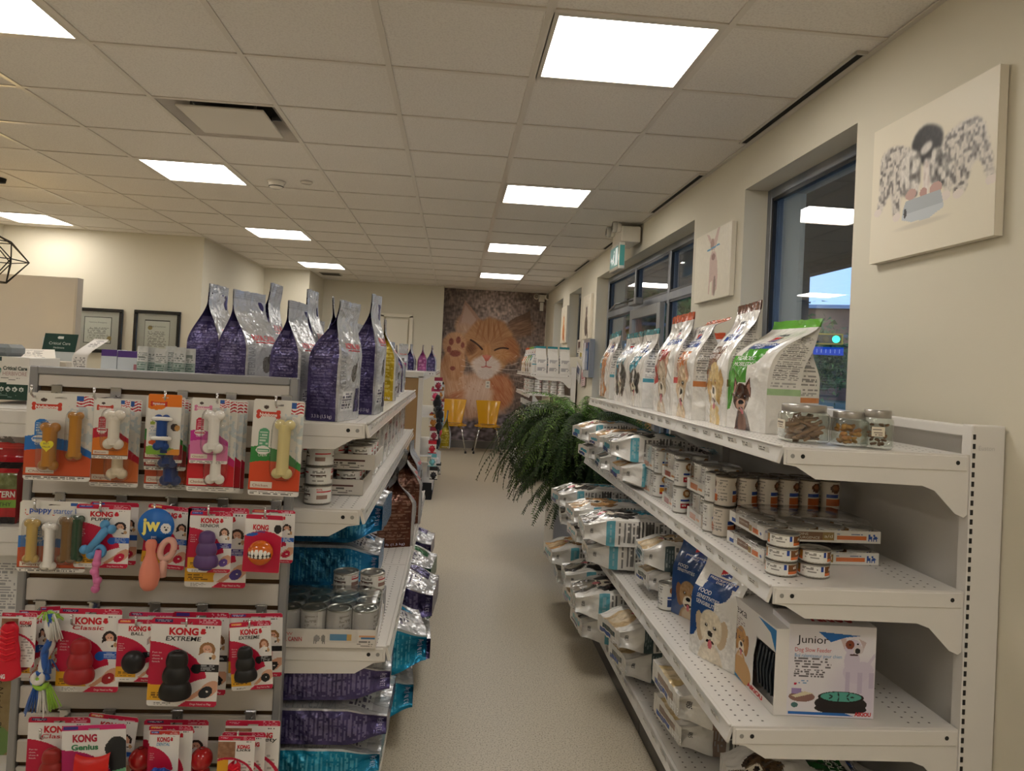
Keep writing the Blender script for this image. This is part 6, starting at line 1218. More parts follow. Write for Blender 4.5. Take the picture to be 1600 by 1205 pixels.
g = G(); R_ = .048; cc = (-.002, 0, h/2-R_); g.lathe([(1e-4, 0), (R_, 0), (R_, -.0015), (1e-4, -.0015)], cc, (30, 104, 186), 'print', 40, 'y'); f2 = lambda u, v, n=0.: np.stack([u+cc[0], cc[1]-.0025-n+0*u, v+cc[2]], -1); g.text('jw', -.036, -.012, .034, (236, 224, 120), f2, w=.048, bold=.04); g.text('pet', -.01, -.032, .008, (220, 226, 240), f2)
cvv = Cv(.03, .03, .002, (30, 104, 186)); cvv.ell(.015, .015, .014, .014, (226, 222, 218)); cvv.ell(.012, .018, .002, .002, (30, 30, 30)); cvv.ell(.02, .017, .002, .002, (30, 30, 30)); cvv.ell(.016, .011, .004, .003, (30, 30, 30)); g.panel(cvv, lambda u, v, n=0.: np.stack([u+cc[0]+.012, cc[1]-.0028-n+0*u, v+cc[2]-.02], -1)); g.build('round_tag', t)
g = G(); Hp = .135; prof = [(1e-4, 0), (.014, .001), (.022, .012), (.0265, .035), (.025, .055), (.018, .078), (.0125, .095), (.0115, .106), (.0145, .118), (.0145, .127), (.010, .134), (1e-4, .136)]; g.lathe(prof, (-.004, -.02, -h/2), (222, 134, 112), 'rubber', 30); g.build('rubber_pin', t)
g = G(); a = np.linspace(0, 2*pi, 26); g.tube([(.035+.017*cos(q)+.006*sin(q), -.012, .0+.026*sin(q)) for q in a], .0085, (214, 164, 150), 'rubber', 10, cap=False); g.tube([(.03, -.01, -.02), (.025, -.01, -.05), (.027, -.01, -.075)], [.01, .011, .009], (214, 164, 150), 'rubber', 10); g.build('pink_loop', t)
PU = (88, 62, 112)
kong_card('larger senior toy card behind the purple one, second row', (294, 795, 384, 916), YC+.03, '', toy=(70, 54, 130), tab=(60, 40, 90), block=(60, 52, 130), toyc=(.4, .45, .4), hair=(60, 44, 34)); kong_card('senior card with a plum purple three ring rubber toy', (297, 801, 360, 893), YC-.01, 'SENIOR', (60, 60, 66), toy=PU, toyc=(.5, .42, .6), tab=(60, 80, 170), block=(60, 60, 140), hair=(70, 50, 40), mini=(96, 70, 150))
kong_card('fun ball card tucked behind the toothy orange ball, second row right', (394, 798, 458, 878), YC+.035, '', toy=None, tab=(226, 160, 110), cell=.003)
t, w, h = cardthing('carded_dog_toy', 'red card with an orange ball printed with a row of big white teeth', (383, 806, 438, 893), YC-.015, 1.5, 'red and white rubber toy cards'); cv = Cv(w, h, .002, (226, 222, 218)); cv.ell(w*.5, h*.22, w*.85, h*.5, CR_); cv.rect(0, 0, w, h*.5, CR_); cv.rect(0, h*.93, w, h, CR_); cv.ell(w*.88, h*.76, w*.1, h*.08, (30, 28, 30)); cv.ell(w*.2, h*.65, w*.16, h*.03, (36, 96, 180), rot=.2)
backcard(t, cv, [('KONG', w*.42, h*.74, h*.085, KRED, dict(w=w*.42, cx=True, bold=.05)), ('GRINZ', w*.42, h*.69, h*.04, (40, 80, 160), dict(w=w*.26, cx=True, bold=.02))]); R_ = w*.34; c_ = (0, -R_*.55, -h*.13)
g = G(); g.ball(c_, R_, (214, 104, 30), 'gloss', 30, sc=(1, .75, 1)); g.build('orange_ball', t)
g = G(); sph = lambda u, v, n=0.: np.stack([c_[0]+u, c_[1]-.75*np.sqrt(np.maximum(R_**2*1.01-u*u-v*v, 1e-8))-n, c_[2]+v], -1); cvt = Cv(R_*1.84, R_*.8, .0011, (214, 104, 30)); W_, H_ = cvt.w, cvt.h; cvt.rect(0, H_*.2, W_, H_*.62, (24, 20, 20)); cvt.ell(W_*.5, H_*.42, W_*.5, H_*.34, (24, 20, 20))
for k, (u0, ww, hh) in enumerate([(.1, .05, .18), (.24, .07, .28), (.42, .085, .36), (.61, .085, .36), (.78, .07, .28), (.91, .05, .18)]): cvt.ell(W_*u0, H_*(.5+hh*.55), W_*ww, H_*hh, (236, 232, 224)) ; cvt.ell(W_*u0, H_*.24, W_*ww*.8, H_*.14, (232, 228, 218))
g.panel(cvt, lambda u, v, n=0.: sph(u-W_/2, v-H_/2, .0006)); g.build('teeth_print', t)
# row 3
def zoom(par, c, H, W_, col, txt=True):
    g = G(); n = 30; tt = np.linspace(0, 1, n); a = np.linspace(0, 2*pi, 36, endpoint=False); rows = []
    for q in tt: hw = W_/2*(.62+.38*smooth(.0, .9, 1-q))*(1+.05*np.sin(q*pi*5))*min(1, (1-q)*9+.25)**.5*min(1, q*9+.25)**.5; rows.append(np.stack([c[0]+hw*np.cos(a), c[1]+.011*np.sin(a), c[2]-H/2+H*q+0*a], -1))
    g.grid(np.array(rows), col, 'rubber', closeu=True); b = g.build('rubber_brush' if txt else 'rubber_toy', par)
    for k in range(6): g = G(); z = c[2]-H*.12+k*H*.095; hw = W_*.36*(1-.35*k/6); g.tube([(c[0]-hw, c[1]-.009, z+.004), (c[0], c[1]-.0135, z-.003), (c[0]+hw, c[1]-.009, z+.004)], .0028, (min(col[0]+14, 255), 18, 40), 'rubber', 6); g.build('raised_rib', b)
    if txt: g = G(); g.text('KONG', c[0]-W_*.4, c[2]-H*.45, H*.075, (236, 222, 224), lambda u, v, n=0.: np.stack([u, c[1]-.0118-n+0*u, v], -1), w=W_*.42, bold=.05); g.build('raised_lettering', b)
RB = (206, 18, 46)
kong_card('ribboned red rubber card farthest back on the third row left hook', (66, 950, 94, 1040), YC+.07, '', toy=None, photo=False, cell=.003, tilt=-4); kong_card('small classic toy card turned behind the red brush, third row', (30, 957, 72, 1056), YC+.03, '', toy=(150, 24, 40), toyc=(.2, .42, .5), cell=.003, tab=(60, 60, 150))
t, w, h = kong_card('card with a flat ribbed red grooming brush, third row far left', (4, 960, 53, 1040), YC-.03, 'ZOOM', style='light', tab=(190, 22, 62), photo=False); zoom(t, (-.014, -.016, -.024), .15, .068, RB)
# rope toy
t = thing('rope_toy', 'knotted blue, white and lime rope dog toy hanging beside the red card', 'rope toy', (ony(72, 1030, YC-.02)[0], YC-.01, ony(72, 1030, YC-.02)[1]))
BL, WH_, LM = (40, 86, 160), (216, 212, 206), (150, 196, 60)
def strand(pts, r, c, par, nm): g = G(); n = len(pts); g.tube(pts, r, c, 'cloth', 10); return g.build(nm, par)
for q, (c, dx) in enumerate([(BL, -.008), (WH_, .009), (BL, .004)]): tt = np.linspace(0, 1, 24); strand([(dx*cos(9*a+q*2)+.012*(1-a), -.014+.007*sin(9*a+q*2), .125-.165*a) for a in tt], .0085, c, t, 'rope_strand')
for q, (c, cx, cz, rr) in enumerate([(BL, -.006, -.05, .019), (LM, -.002, -.058, .014), (WH_, -.008, -.044, .012)]): a = np.linspace(0, 5.4, 24); strand([(cx+rr*cos(k+q), -.022-.004*q, cz+rr*.9*sin(k+q)) for k in a], .0075, c, t, 'knot')
rg = np.random.default_rng(4)
def tuft(par, x0, z0, x1, z1, n, c, nm, sp=.012):
    g = G()
    for _ in range(n): a = rg.normal(size=4)*sp; g.tube([(x0+a[0]*.3, -.018+a[2]*.3, z0), ((x0+x1)/2+a[0]*.7, -.02+a[2]*.6, (z0+z1)/2), (x1+a[0], -.02+a[2], z1+a[3]*.5)], .0018, c, 'cloth', 5)
    g.build(nm, par)
tuft(t, -.018, -.07, -.026, -.135, 26, BL, 'blue_fringe', .008); tuft(t, -.002, -.07, .002, -.132, 46, WH_, 'white_fringe', .012); tuft(t, .012, -.065, .032, -.125, 24, LM, 'lime_fringe', .006); tuft(t, .014, .125, .03, .06, 20, WH_, 'white_fringe', .01); tuft(t, .0, .13, .012, .108, 16, LM, 'lime_fringe', .014); tuft(t, .01, .0, .012, -.03, 12, BL, 'blue_fringe', .014)
RD = (156, 30, 36); BK = (26, 25, 27)
kong_card('large classic card with a red three ring rubber toy, third row', (94, 954, 184, 1078), YC-.005, 'Classic', (190, 40, 50), toy=RD, toyc=(.46, .43, .52), tab=(60, 40, 90))
kong_card('pink topped card half seen behind the black ball card', (202, 959, 268, 1055), YC+.04, '', toy=None, tab=(110, 50, 120), top=(214, 50, 96), cell=.003)
t, w, h = kong_card('card reading BALL with a matte black rubber ball', (185, 970, 246, 1063), YC-.012, 'BALL', toy=None, block=(26, 25, 27), tab=(232, 150, 80), hair=(170, 150, 150)); g = G(); g.ball((-w*.02, -.02, -h*.14), w*.28, BK, 'rubber', 26, sc=(1, .7, 1)); g.build('black_ball', t)
kong_card('second extreme card behind the large black toy card', (270, 959, 353, 1083), YC+.03, '', toy=None, block=BK, tab=(70, 50, 140), hair=(130, 90, 60), mini=BK, cell=.003)
kong_card('largest card reading EXTREME with a shiny black three ring toy', (237, 969, 339, 1101), YC-.02, 'EXTREME', toy=(20, 20, 21), toyc=(.46, .42, .54), block=BK, tab=(50, 40, 90), hair=(150, 108, 70), mini=(26, 30, 40), tilt=.6)
kong_card('upright extreme card behind the small tilted one, third row right', (360, 960, 439, 1056), YC+.035, '', toy=None, block=BK, tab=(70, 60, 150), hair=(140, 96, 50), mini=BK, cell=.003, tilt=-2); kong_card('small tilted extreme card with a black toy, third row right', (362, 973, 423, 1076), YC-.02, 'EXTREME', toy=(22, 22, 23), toyc=(.42, .44, .5), block=BK, tab=(232, 150, 80), hair=(140, 90, 60), mini=BK, tilt=-5)
# row 4
kong_card('classic red toy card at the bottom left, partly behind the treat toy card', (46, 1124, 134, 1246), YC, 'Classic', (190, 40, 50), toy=(150, 34, 30), toyc=(.5, .44, .5), tab=(60, 40, 90))
kong_card('tilted card with orange tab behind the smiling treat toy, bottom row', (134, 1120, 206, 1220), YC+.03, '', toy=None, tab=(226, 140, 60), tilt=6, cell=.003)
t, w, h = cardthing('carded_dog_toy', 'tilted white card reading Genius with a red curved treat toy and a black labrador', (101, 1136, 193, 1256), YC-.04, -3, 'red and white rubber toy cards'); cv = Cv(w, h, .0022, (224, 220, 218)); cv.rect(0, h*.94, w, h, (200, 40, 110)); cv.rect(w*.03, h*.95, w*.26, h*.985, (60, 50, 130)); cv.ell(0, h*.3, w*.8, h*.4, (170, 24, 90)); cv.ell(w*.86, h*.72, w*.16, h*.13, (34, 36, 40)); cv.ell(w*.9, h*.55, w*.18, h*.2, (34, 36, 40)); cv.ell(w*.72, h*.7, w*.05, h*.07, (30, 32, 36)); cv.rect(w*.66, h*.2, w, h*.42, (110, 170, 130)); cv.poly([(w*.64, h*.42), (w*.66, h*.4), (w, h*.46), (w, h*.38), (w*.66, h*.3)], (110, 170, 130))
backcard(t, cv, [('KONG', w*.36, h*.80, h*.085, (176, 30, 60), dict(w=w*.38, cx=True, bold=.05)), ('Genius', w*.36, h*.70, h*.065, (60, 130, 90), dict(w=w*.42, cx=True, bold=.04))])
g = G(); n = 26; u = np.linspace(-1, 1, n); top = h*.16-.012*(1-np.abs(u)**2.2)*1.4+.006; P = []
for a in np.linspace(-pi/2, pi/2, 9): P.append(np.stack([u*w*.27, -.004-.020*np.cos(a)*(1-.3*np.abs(u)**4)+0*u, (top-.05)+.05*np.sin(a)*(1-.1*u*u)], -1))
g.grid(np.array(P), (206, 30, 24), 'rubber'); g.build('smiling_treat_toy', t)
kong_card('large card behind the blue tyre toy, with a blue and grey photo corner', (226, 1127, 320, 1240), YC+.045, '', toy=None, tab=(60, 40, 80)); kong_card('white card with yellow tab right behind the blue tyre toy card', (233, 1136, 297, 1236), YC+.0, '', toy=None, tab=(226, 150, 40), photo=False)
t, w, h = kong_card('small dental card with a blue openwork tyre toy, bottom row', (234, 1144, 277, 1230), YC-.03, 'DENTAL', (60, 140, 190), toy=None, photo=False, top=(190, 50, 44), tab=(40, 90, 170)); g = G(); a = np.linspace(0, 2*pi, 40); g.tube([(.002+.036*cos(q), -.03, -.06+.036*sin(q)) for q in a], .016, (24, 60, 150), 'rubber', 14, cap=False)
for q in np.arange(0, 2*pi, pi/7): g.ball((.002+.05*cos(q), -.034, -.06+.05*sin(q)), .008, (30, 74, 170), 'rubber', 8)
g.build('tyre_toy', t); g = G(); g.cyl((.002, -.048, -.022), (.002, -.052, -.022), .009, (10, 20, 60), 'rubber', 16); g.build('tyre_hole', t)
for lb, px, xx in (('glossy red rubber ball left of the blue tyre toy', 219, 0), ('glossy red rubber ball right of the blue tyre toy', 315, 0)):
    x, z = ony(px, 1186, YC+.02); t = thing('bouncing_ball_toy', lb, 'dog toy', (x, YC+.02, z), 0, 'glossy red balls beside the tyre toy'); g = G(); g.ball((0, 0, 0), .030, (176, 28, 30), 'gloss', 26); g.ball((0, .0, -.04), .024, (176, 28, 30), 'gloss', 20); g.build('red_ball', t); g = G(); g.lathe([(.0075, .029), (.0085, .031), (.004, .0315), (1e-4, .027)], col=(120, 16, 20), mt='gloss', n=16); g.build('ball_hole', t)
for k, (bx, yy, sb, lb) in enumerate([((352, 1128, 433, 1250), YC+.03, 'Lickety', 'tall treat dispenser card at the back of the bottom right hook'), ((347, 1146, 411, 1246), YC+.005, '', 'middle red toy card of the bottom right hook'), ((341, 1152, 395, 1240), YC-.025, 'Licks', 'front small card with a red ribbed toy, bottom right')]):
    t, w, h = kong_card(lb, bx, yy, sb, style='light', photo=False, tab=(190, 22, 62)); zoom(t, (0 if k == 2 else .012, -.012, -.03), .09, .05, RB, txt=False)
# ------------------------------------------------------------------ left gondola, aisle side
ZA, ZB, ZD = .936, .521, .081
x, y = onz(492, 789, ZA)
for k in range(4): can('rcs', x+.001*k, y+.04, ZA+k*.0595, [-.2, .9, 2.6, .1][k], '%s can of the loose stack of four on the left shelf' % ['bottom', 'second', 'third', 'top'][k], 'loose stack of four small cans')
xr, yr = onz(563, 777, ZA)
for lv in range(2):
    w_, d_ = .40, .27; cx, cy = xr+.004+.035*lv-w_/2, yr+d_/2+.03; tz = ZA+lv*.086
    tray('%s grey printed tray of small cans on the left shelf under the purple bags' % ['lower', 'upper'][lv], cx, cy, tz, w_, d_, .052, 0, plain_art(), 'stacked grey trays on the left shelf', col=(206, 200, 194))
    for i in range(4):
        for j in range(3): can('rcs', cx-.145+.0965*i, cy-.088+.088*j, tz+.0035+(.02 if lv == 0 else .018), .5*i-.6, '%s small can of the %s row in the %s grey tray' % (ordn(i), ['front', 'middle', 'back'][j], ['lower', 'upper'][lv]), 'small cans in the grey trays')
def carton(x, y, z, w, d, h, lb, col=(216, 212, 206), seed=0, group='white cartons of food pouches on the left shelf', red=True):
    g = G(); g.box((0, 0, h/2), (w, d, h), col, 'gloss', bev=.003); cv = Cv(w, h, .006, col); cv.fine(w*.1, h*.1, w*.9, h*.45, (110, 106, 104), .009, seed=seed); cv.rect(w*.1, h*.6, w*.7, h*.66, (190, 60, 66) if red else (120, 116, 112)); cv.rect(w*.1, h*.72, w*.5, h*.9, (150, 148, 150)); g.panel(cv, lambda u, v, n=0.: np.stack([u-w/2, -d/2-.0006-n+0*u, v], -1), 'film')
    cv = Cv(d, h, .007, col); cv.rect(d*.1, h*.5, d*.9, h*.66, (190, 70, 76)); cv.fine(d*.1, h*.1, d*.9, h*.4, (110, 106, 104), .009, seed=seed+3); cv.noise(60, 22, seed); g.panel(cv, lambda u, v, n=0.: np.stack([w/2+.0006+n+0*u, u-d/2, v], -1), 'film')
    tag(g.build('pouch_carton', loc=(x, y, z+.0006)), lb, 'carton', group)
yy = 2.94; k = 0
for (d, n, h) in [(.14, 2, .105), (.13, 2, .115), (.15, 1, .19), (.16, 2, .10), (.15, 2, .11), (.16, 1, .2), (.16, 2, .10), (.15, 2, .11), (.15, 2, .1)]:
    for q in range(n): carton(-.38+.01*((k*3) % 3), yy+d/2, ZA+q*(h+.001), .17, d-.012, h, '%s of pouches, %s group along the left shelf from the grey trays' % (['white carton', 'upper white carton'][q], ordn(k)), seed=k*3+q, red=k % 2 == 0)
    yy += d+.05; k += 1
# third level: tray of tall cans, blue bags, brown bags
xr, yr = onz(589, 1014, ZB); w_, d_ = .315, .245; cx, cy = xr-w_/2-.005, yr+d_/2
def rc_tray(g, w, d, h):
    cv = Cv(w, h, .0028, (212, 206, 198)); cv.ell(w*.5, h*.5, w*.02, h*.2, (120, 118, 116)); cv.ell(w*.44, h*.5, w*.03, h*.18, (140, 138, 136)); [cv.rect(w*a, h*.18, w*(a+.006), h*.5, (120, 118, 116)) for a in (.41, .43, .49, .51)]; cv.rect(w*.56, h*.42, w*.72, h*.76, (70, 130, 170)); cv.rect(w*.72, h*.42, w*.77, h*.76, (206, 166, 90)); cv.rect(w*.84, h*.6, w*.99, h*.72, (206, 150, 110)); cv.rect(w*.86, h*.48, w*.99, h*.58, (70, 120, 160)); cv.fine(w*.82, h*.1, w*.98, h*.4, (90, 86, 84), .006)
    f = FRT(w, d); g.panel(cv, f); g.text('ROYAL CANIN', w*.03, h*.34, h*.22, (196, 50, 58), f, w=w*.27, bold=.02); [g.text('V', w*(.13+.025*q), h*.66, h*.16, (196, 50, 58), f, w=w*.03) for q in range(3)]; cv = Cv(d, h, .006, (206, 200, 192)); g.panel(cv, lambda u, v, n=0.: np.stack([w/2+.0004+n+0*u, u-d/2, v], -1))
tray('cardboard tray of tall silver cans reading ROYAL CANIN on the lower left shelf', cx, cy, ZB, w_, d_, .055, 0, rc_tray, wrap=.114)
for i in range(4):
    for j in range(3): can('rct', cx-.117+.078*i, cy-.08+.08*j, ZB+.0035, .7*i+j, '%s tall silver can from the left in the %s row of the tray' % (ordn(i), ['front', 'middle', 'back'][j]), 'tall silver cans in the tray')
for i in range(2): o = can('rcs', cx+.02+.09*i, cy+.175, ZB+.09, .3, '%s brass lidded can behind the tray of silver cans' % ['left', 'right'][i], 'brass lidded cans')
g = G(); g.box((0, 0, .044), (.19, .09, .088), (150, 150, 152), 'paper', bev=.002); tag(g.build('low_carton', loc=(cx+.06, cy+.175, ZB+.0006)), 'low grey carton under the two brass lidded cans', 'carton')
GL = 'kibble bags lying on the left shelves'
for k, (art, x, y, z, w, d, h, lb, yaw, kw) in enumerate([
 ('rc_blue', -.25, 2.95, ZB+.001, .30, .15, .58, 'lower blue bag lying behind the tray of silver cans', 1, {}),
 ('rc_blue', -.235, 2.93, ZB+.168, .33, .185, .60, 'upper blue and silver bag lying under the middle left shelf', -2, {}),
 ('rc_brown', -.30, 3.30, ZB+.001, .30, .15, .6, 'lower brown bag lying past the blue bags', 3, {}),
 ('rc_brown', -.28, 3.27, ZB+.165, .30, .15, .6, 'upper brown bag lying past the blue bags, silver seal to the aisle', -4, {}),
 ('rc_teal', -.17, 2.46, ZD+.001, .32, .095, .58, 'bottom turquoise bag of the front stack on the base shelf', 0, {}),
 ('rc_purple', -.15, 2.45, ZD+.118, .33, .105, .60, 'middle purple bag of the front stack on the base shelf', -1, {}),
 ('rc_purple', -.155, 2.46, ZD+.252, .32, .105, .60, 'top purple bag of the front stack on the base shelf', 2, {}),
 ('rc_teal', -.10, 2.83, ZD+.001, .32, .16, .62, 'lower silver and turquoise bag second along the base shelf', 5, {}),
 ('rc_teal', -.07, 2.84, ZD+.165, .32, .17, .62, 'upper silver bag with turquoise bands leaning out over the aisle', 9, {}),
 ('rc_purple', -.05, 3.28, ZD+.001, .34, .16, .62, 'lower silver and purple bag third along the base shelf', 4, {}),
 ('rc_purple', -.03, 3.30, ZD+.17, .34, .17, .62, 'upper purple and silver bag jutting over the aisle', -4, {}),
 ('rc_green', -.06, 3.78, ZD+.001, .32, .15, .6, 'lower silver bag with green corner farther along the base shelf', 3, {}),
 ('rc_green', -.05, 3.76, ZD+.16, .32, .16, .6, 'upper silver bag with green corner farther along the base shelf', -5, {}),
 ('rc_brown', -.08, 4.25, ZD+.001, .32, .15, .6, 'lower brown and silver bag near the far end of the base shelf', 2, {}),
 ('rc_purple', -.07, 4.27, ZD+.16, .32, .15, .6, 'upper silver bag near the far end of the base shelf', -3, {}),
 ('rc_teal', -.09, 4.7, ZD+.001, .32, .16, .6, 'last silver bag lying at the far end of the base shelf', 0, {}),
]): lying(lb, art, x, y, z, w, d, h, 'L', 120+k, radians(yaw), cell=.0055 if y < 3 else .008, group=GL, mt='foil', wr=.008, **kw)
for k, (art, x, y, w, d, h, tw, lb, lean) in enumerate([('rc_brown', -.275, 3.55, .18, .20, .38, 16, 'brown textured bag standing at the aisle edge of the lower left shelf', (.03, -.05)), ('rc_brown', -.50, 3.56, .2, .14, .36, 6, 'brown bag standing behind the one at the aisle edge', (.03, .03)),
    ('rc_brown', -.25, 4.05, .19, .18, .40, 12, 'tall brown and silver bag farther along the lower left shelf', (.04, -.02)), ('rc_brown', -.26, 4.50, .22, .13, .34, 4, 'brown and silver bag second from the far end of the lower left shelf', (.02, .03)), ('rc_brown', -.25, 4.82, .2, .12, .36, -5, 'silver shouldered brown bag at the far end of the lower left shelf', (.04, 0))]):
    make_bag(lb, ARTS[art], w, d, h, (x, y, ZB), radians(90+tw), seed=150+k, cell=.006, mt='foil', group='brown bags standing on the lower left shelf', lean=lean, wr=.008)
# ------------------------------------------------------------------ on top of the left unit, behind the slatwall
ZT_ = 1.201
def boxprint(name, lb, cat, x0, x1, y0, y1, z0, z1, cv=None, col=(226, 222, 214), texts=(), group=None, rz=0., mt='print'):
    w, d, h = x1-x0, y1-y0, z1-z0; t = thing(name, lb, cat, ((x0+x1)/2, (y0+y1)/2, z0+.0006), rz, group); g = G(); g.box((0, 0, h/2), (w, d, h), col, mt, bev=.0015); g.build('carton', t)
    if cv is not None:
        f = lambda u, v, n=0.: np.stack([u-w/2, -d/2-.0006-n+0*u, v], -1); g = G(); g.panel(cv, f); [g.text(s_, u, v, hh, c, f, **kw) for s_, u, v, hh, c, kw in texts]; g.build('printed_front', t)
    return t
w, h = .33, .135; cv = Cv(w, h, .0026, (222, 218, 210)); cv.rect(0, 0, w, h*.36, (30, 62, 50)); cv.rect(w*.3, h*.33, w*.8, h*.4, (30, 62, 50)); cv.rect(0, h*.9, w*.75, h, (30, 62, 60))
for a in (.62, .70, .76, .82, .88, .94): cv.ell(w*a, h*.25, w*.022, h*.05, (210, 214, 208)); cv.ell(w*a, h*.24, w*.012, h*.02, (40, 70, 56))
cv.fine(w*.2, h*.05, w*.95, h*.15, (150, 170, 160), .006); cv.fine(w*.3, h*.46, w*.97, h*.52, (90, 90, 90), .006); cv.ell(w*.71, h*.68, w*.04, h*.1, (30, 110, 90)); cv.ell(w*.71, h*.66, w*.03, h*.05, (226, 230, 224))
xb_ = ony(44, 600, 2.42)[0]; boxprint('feed_carton', 'white and green carton reading Critical Care on the shelf left of the slatwall', 'carton', xb_-w, xb_, 2.42, 2.60, ZT_+.012, ZT_+.012+h, cv, texts=[('Critical Care', w*.765, h*.7, h*.085, (40, 60, 52), dict(w=w*.22, bold=.03)), ('HERBIVORE', w*.765, h*.57, h*.09, (170, 130, 130), dict(w=w*.22))])
x0 = ony(8, 550, 2.5)[0]; g = G(); g.box((0, 0, .02), (.12, .1, .04), (120, 128, 132), 'gloss', bev=.012); tag(g.build('clear_tub', loc=(x0-.03, 2.52, ZT_+.012+h+.001)), 'small grey glossy pack on top of the Critical Care carton', 'pack')
y = 2.9; t = thing('display_carton', 'opened counter display carton with a dark green header card behind the slatwall', 'display box', (ony(70, 560, y)[0], y, ZT_+.0006))
g = G(); g.box((0, .02, .065), (.20, .12, .13), (206, 198, 184), 'paper', bev=.002); g.build('carton_body', t)
g = G(); cv = Cv(.125, .07, .0025, (28, 62, 54)); cv.ell(.062, .055, .012, .006, (216, 220, 214)); f = lambda u, v, n=0.: np.stack([u-.062+.15*v, .09-n+0*u, ony(70, 549, y)[1]-ZT_+v], -1); g.panel(cv, f); g.panel(Cv(.125, .07, .03, (200, 196, 188)), lambda u, v, n=0.: f(u, v, -.003)); g.text('Critical Care', .062, .027, .011, (206, 212, 204), f, cx=True, w=.08); g.text('Herbivore', .062, .012, .007, (206, 212, 204), f, cx=True); g.box((0, .093, .16), (.12, .004, .12), (190, 196, 196), 'paper'); g.build('header_card', t)
g = G(); z1 = ony(40, 546, y)[1]-ZT_; z0 = z1-.045; P = np.array([[-.11, -.05, z1], [.05, -.03, z1+.004], [.11, -.13, z0], [-.04, -.15, z0-.003]]); 
cv = Cv(.18, .1, .003, (218, 212, 200)); cv.fine(.02, .04, .14, .09, (120, 116, 110), .007, seed=3); cv.fine(.05, .012, .16, .03, (40, 38, 40), .012, seed=5, fill=.7)
f = lambda u, v, n=0.: (P[3]*((1-u/.18)*(1-v/.1))[..., None]+P[2]*((u/.18)*(1-v/.1))[..., None]+P[1]*((u/.18)*(v/.1))[..., None]+P[0]*((1-u/.18)*(v/.1))[..., None])+np.array([0, 0, 1.])*n
g.panel(cv, lambda u, v, n=0.: f(np.asarray(u), np.asarray(v), n), 'paper'); g.add([P[0], P[3], [P[3][0], P[3][1], .10], [P[0][0], P[0][1], .10]], [[0, 1, 2, 3]], (176, 160, 136), 'paper'); g.panel(Cv(.18, .1, .05, (190, 182, 168)), lambda u, v, n=0.: f(np.asarray(u), np.asarray(v), -.002), 'paper'); g.build('folded_lid', t)
y = 2.75; xc = ony(130, 550, y)[0]; zt_ = ony(140, 528, y)[1]; t_ = np.linspace(0, 1, 30); g = G(); w = .052
cvr = Cv(w, .30, .0026, (224, 220, 214)); cvr.fine(.004, .02, .05, .2, (90, 88, 90), .006, seed=2); cvr.fine(.01, .25, .045, .29, (110, 106, 104), .006, seed=4); hh_ = zt_-ZT_
f = lambda u, v, n=0.: np.stack([xc-.028+u+.045*smooth(.62, 1, v/.3)**1.2, y-n-.02*np.sin(v/.3*3)+.04*smooth(.7, 1, v/.3), ZT_+.004+(v/.3)*hh_-.006*smooth(.9, 1, v/.3)], -1)
g.panel(cvr, f, 'paper', smooth=True); g.panel(Cv(w, .30, .01, (214, 210, 204)), lambda u, v, n=0.: f(u, v, -.0006), 'paper', smooth=True); tag(g.build('paper_receipt'), 'long curling printed paper receipt standing behind the slatwall', 'receipt')
y = 2.72
for k, (a, b) in enumerate([(159, 184), (184.5, 220)]):
    x0, z1 = ony(a, 546+2*k, y); x1, _ = ony(b, 546, y); w, h = x1-x0-.001, z1-ZT_; cv = Cv(w, h, .0026, (206, 214, 222)); cv.rect(0, h*.87, w, h, (84, 54, 130)); cv.fine(w*.2, h*.55, w*.7, h*.62, (60, 70, 90), .006)
    if k: cv.rect(w*.74, h*.55, w*.94, h*.75, (170, 110, 120)); cv.fine(w*.7, h*.4, w*.96, h*.54, (80, 120, 110), .006)
    boxprint('supplement_box', ['left pale blue box with a purple top edge behind the slatwall', 'right wider pale blue box with purple top edge and small red square'][k], 'box', x0, x1-.001, y, y+.08, ZT_, z1, cv, (206, 214, 222))
for k in range(6):
    y = 2.62+.02*(k % 2); px = 224+14.5*k; x, z1 = ony(px, 541+2*(k % 3), y); w_ = .042; h = z1-ZT_; g = G(); P = []; n = 13; u = np.linspace(0, 1, n)
    cvs = Cv(w_, h, .0032, (204, 206, 204)); cvs.rect(0, h*.55, w_, h*.74, (150, 166, 160)); cvs.fine(.004, h*.76, w_*.9, h*.9, (90, 100, 96), .006, seed=k); cvs.fine(.004, h*.56, w_*.9, h*.73, (60, 90, 80), .008, seed=k+9, fill=.8); cvs.noise(60, 14, k)
    f = lambda u, v, n=0.: np.stack([u-w_/2, -(.012*np.sin(pi*np.clip(u/w_, 0, 1))*(1-smooth(.5, .95, v/h))+.001)-n+.002*(vnoise(u*200, v*90, k)-.5), v], -1)
    g.panel(cvs, f, 'film', smooth=True); g.panel(Cv(w_, h, .004, (196, 198, 196)), lambda u, v, n=0.: f(u, v, n)*np.array([1, -1, 1]), 'film', smooth=True); o = g.build('treat_sachet', loc=(x, y, ZT_), rot=(0, 0, radians(-14+9*(k % 3)))); tag(o, '%s clear printed sachet from the left in the row beside the purple topped boxes' % ordn(k), 'sachet', 'row of clear sachets')
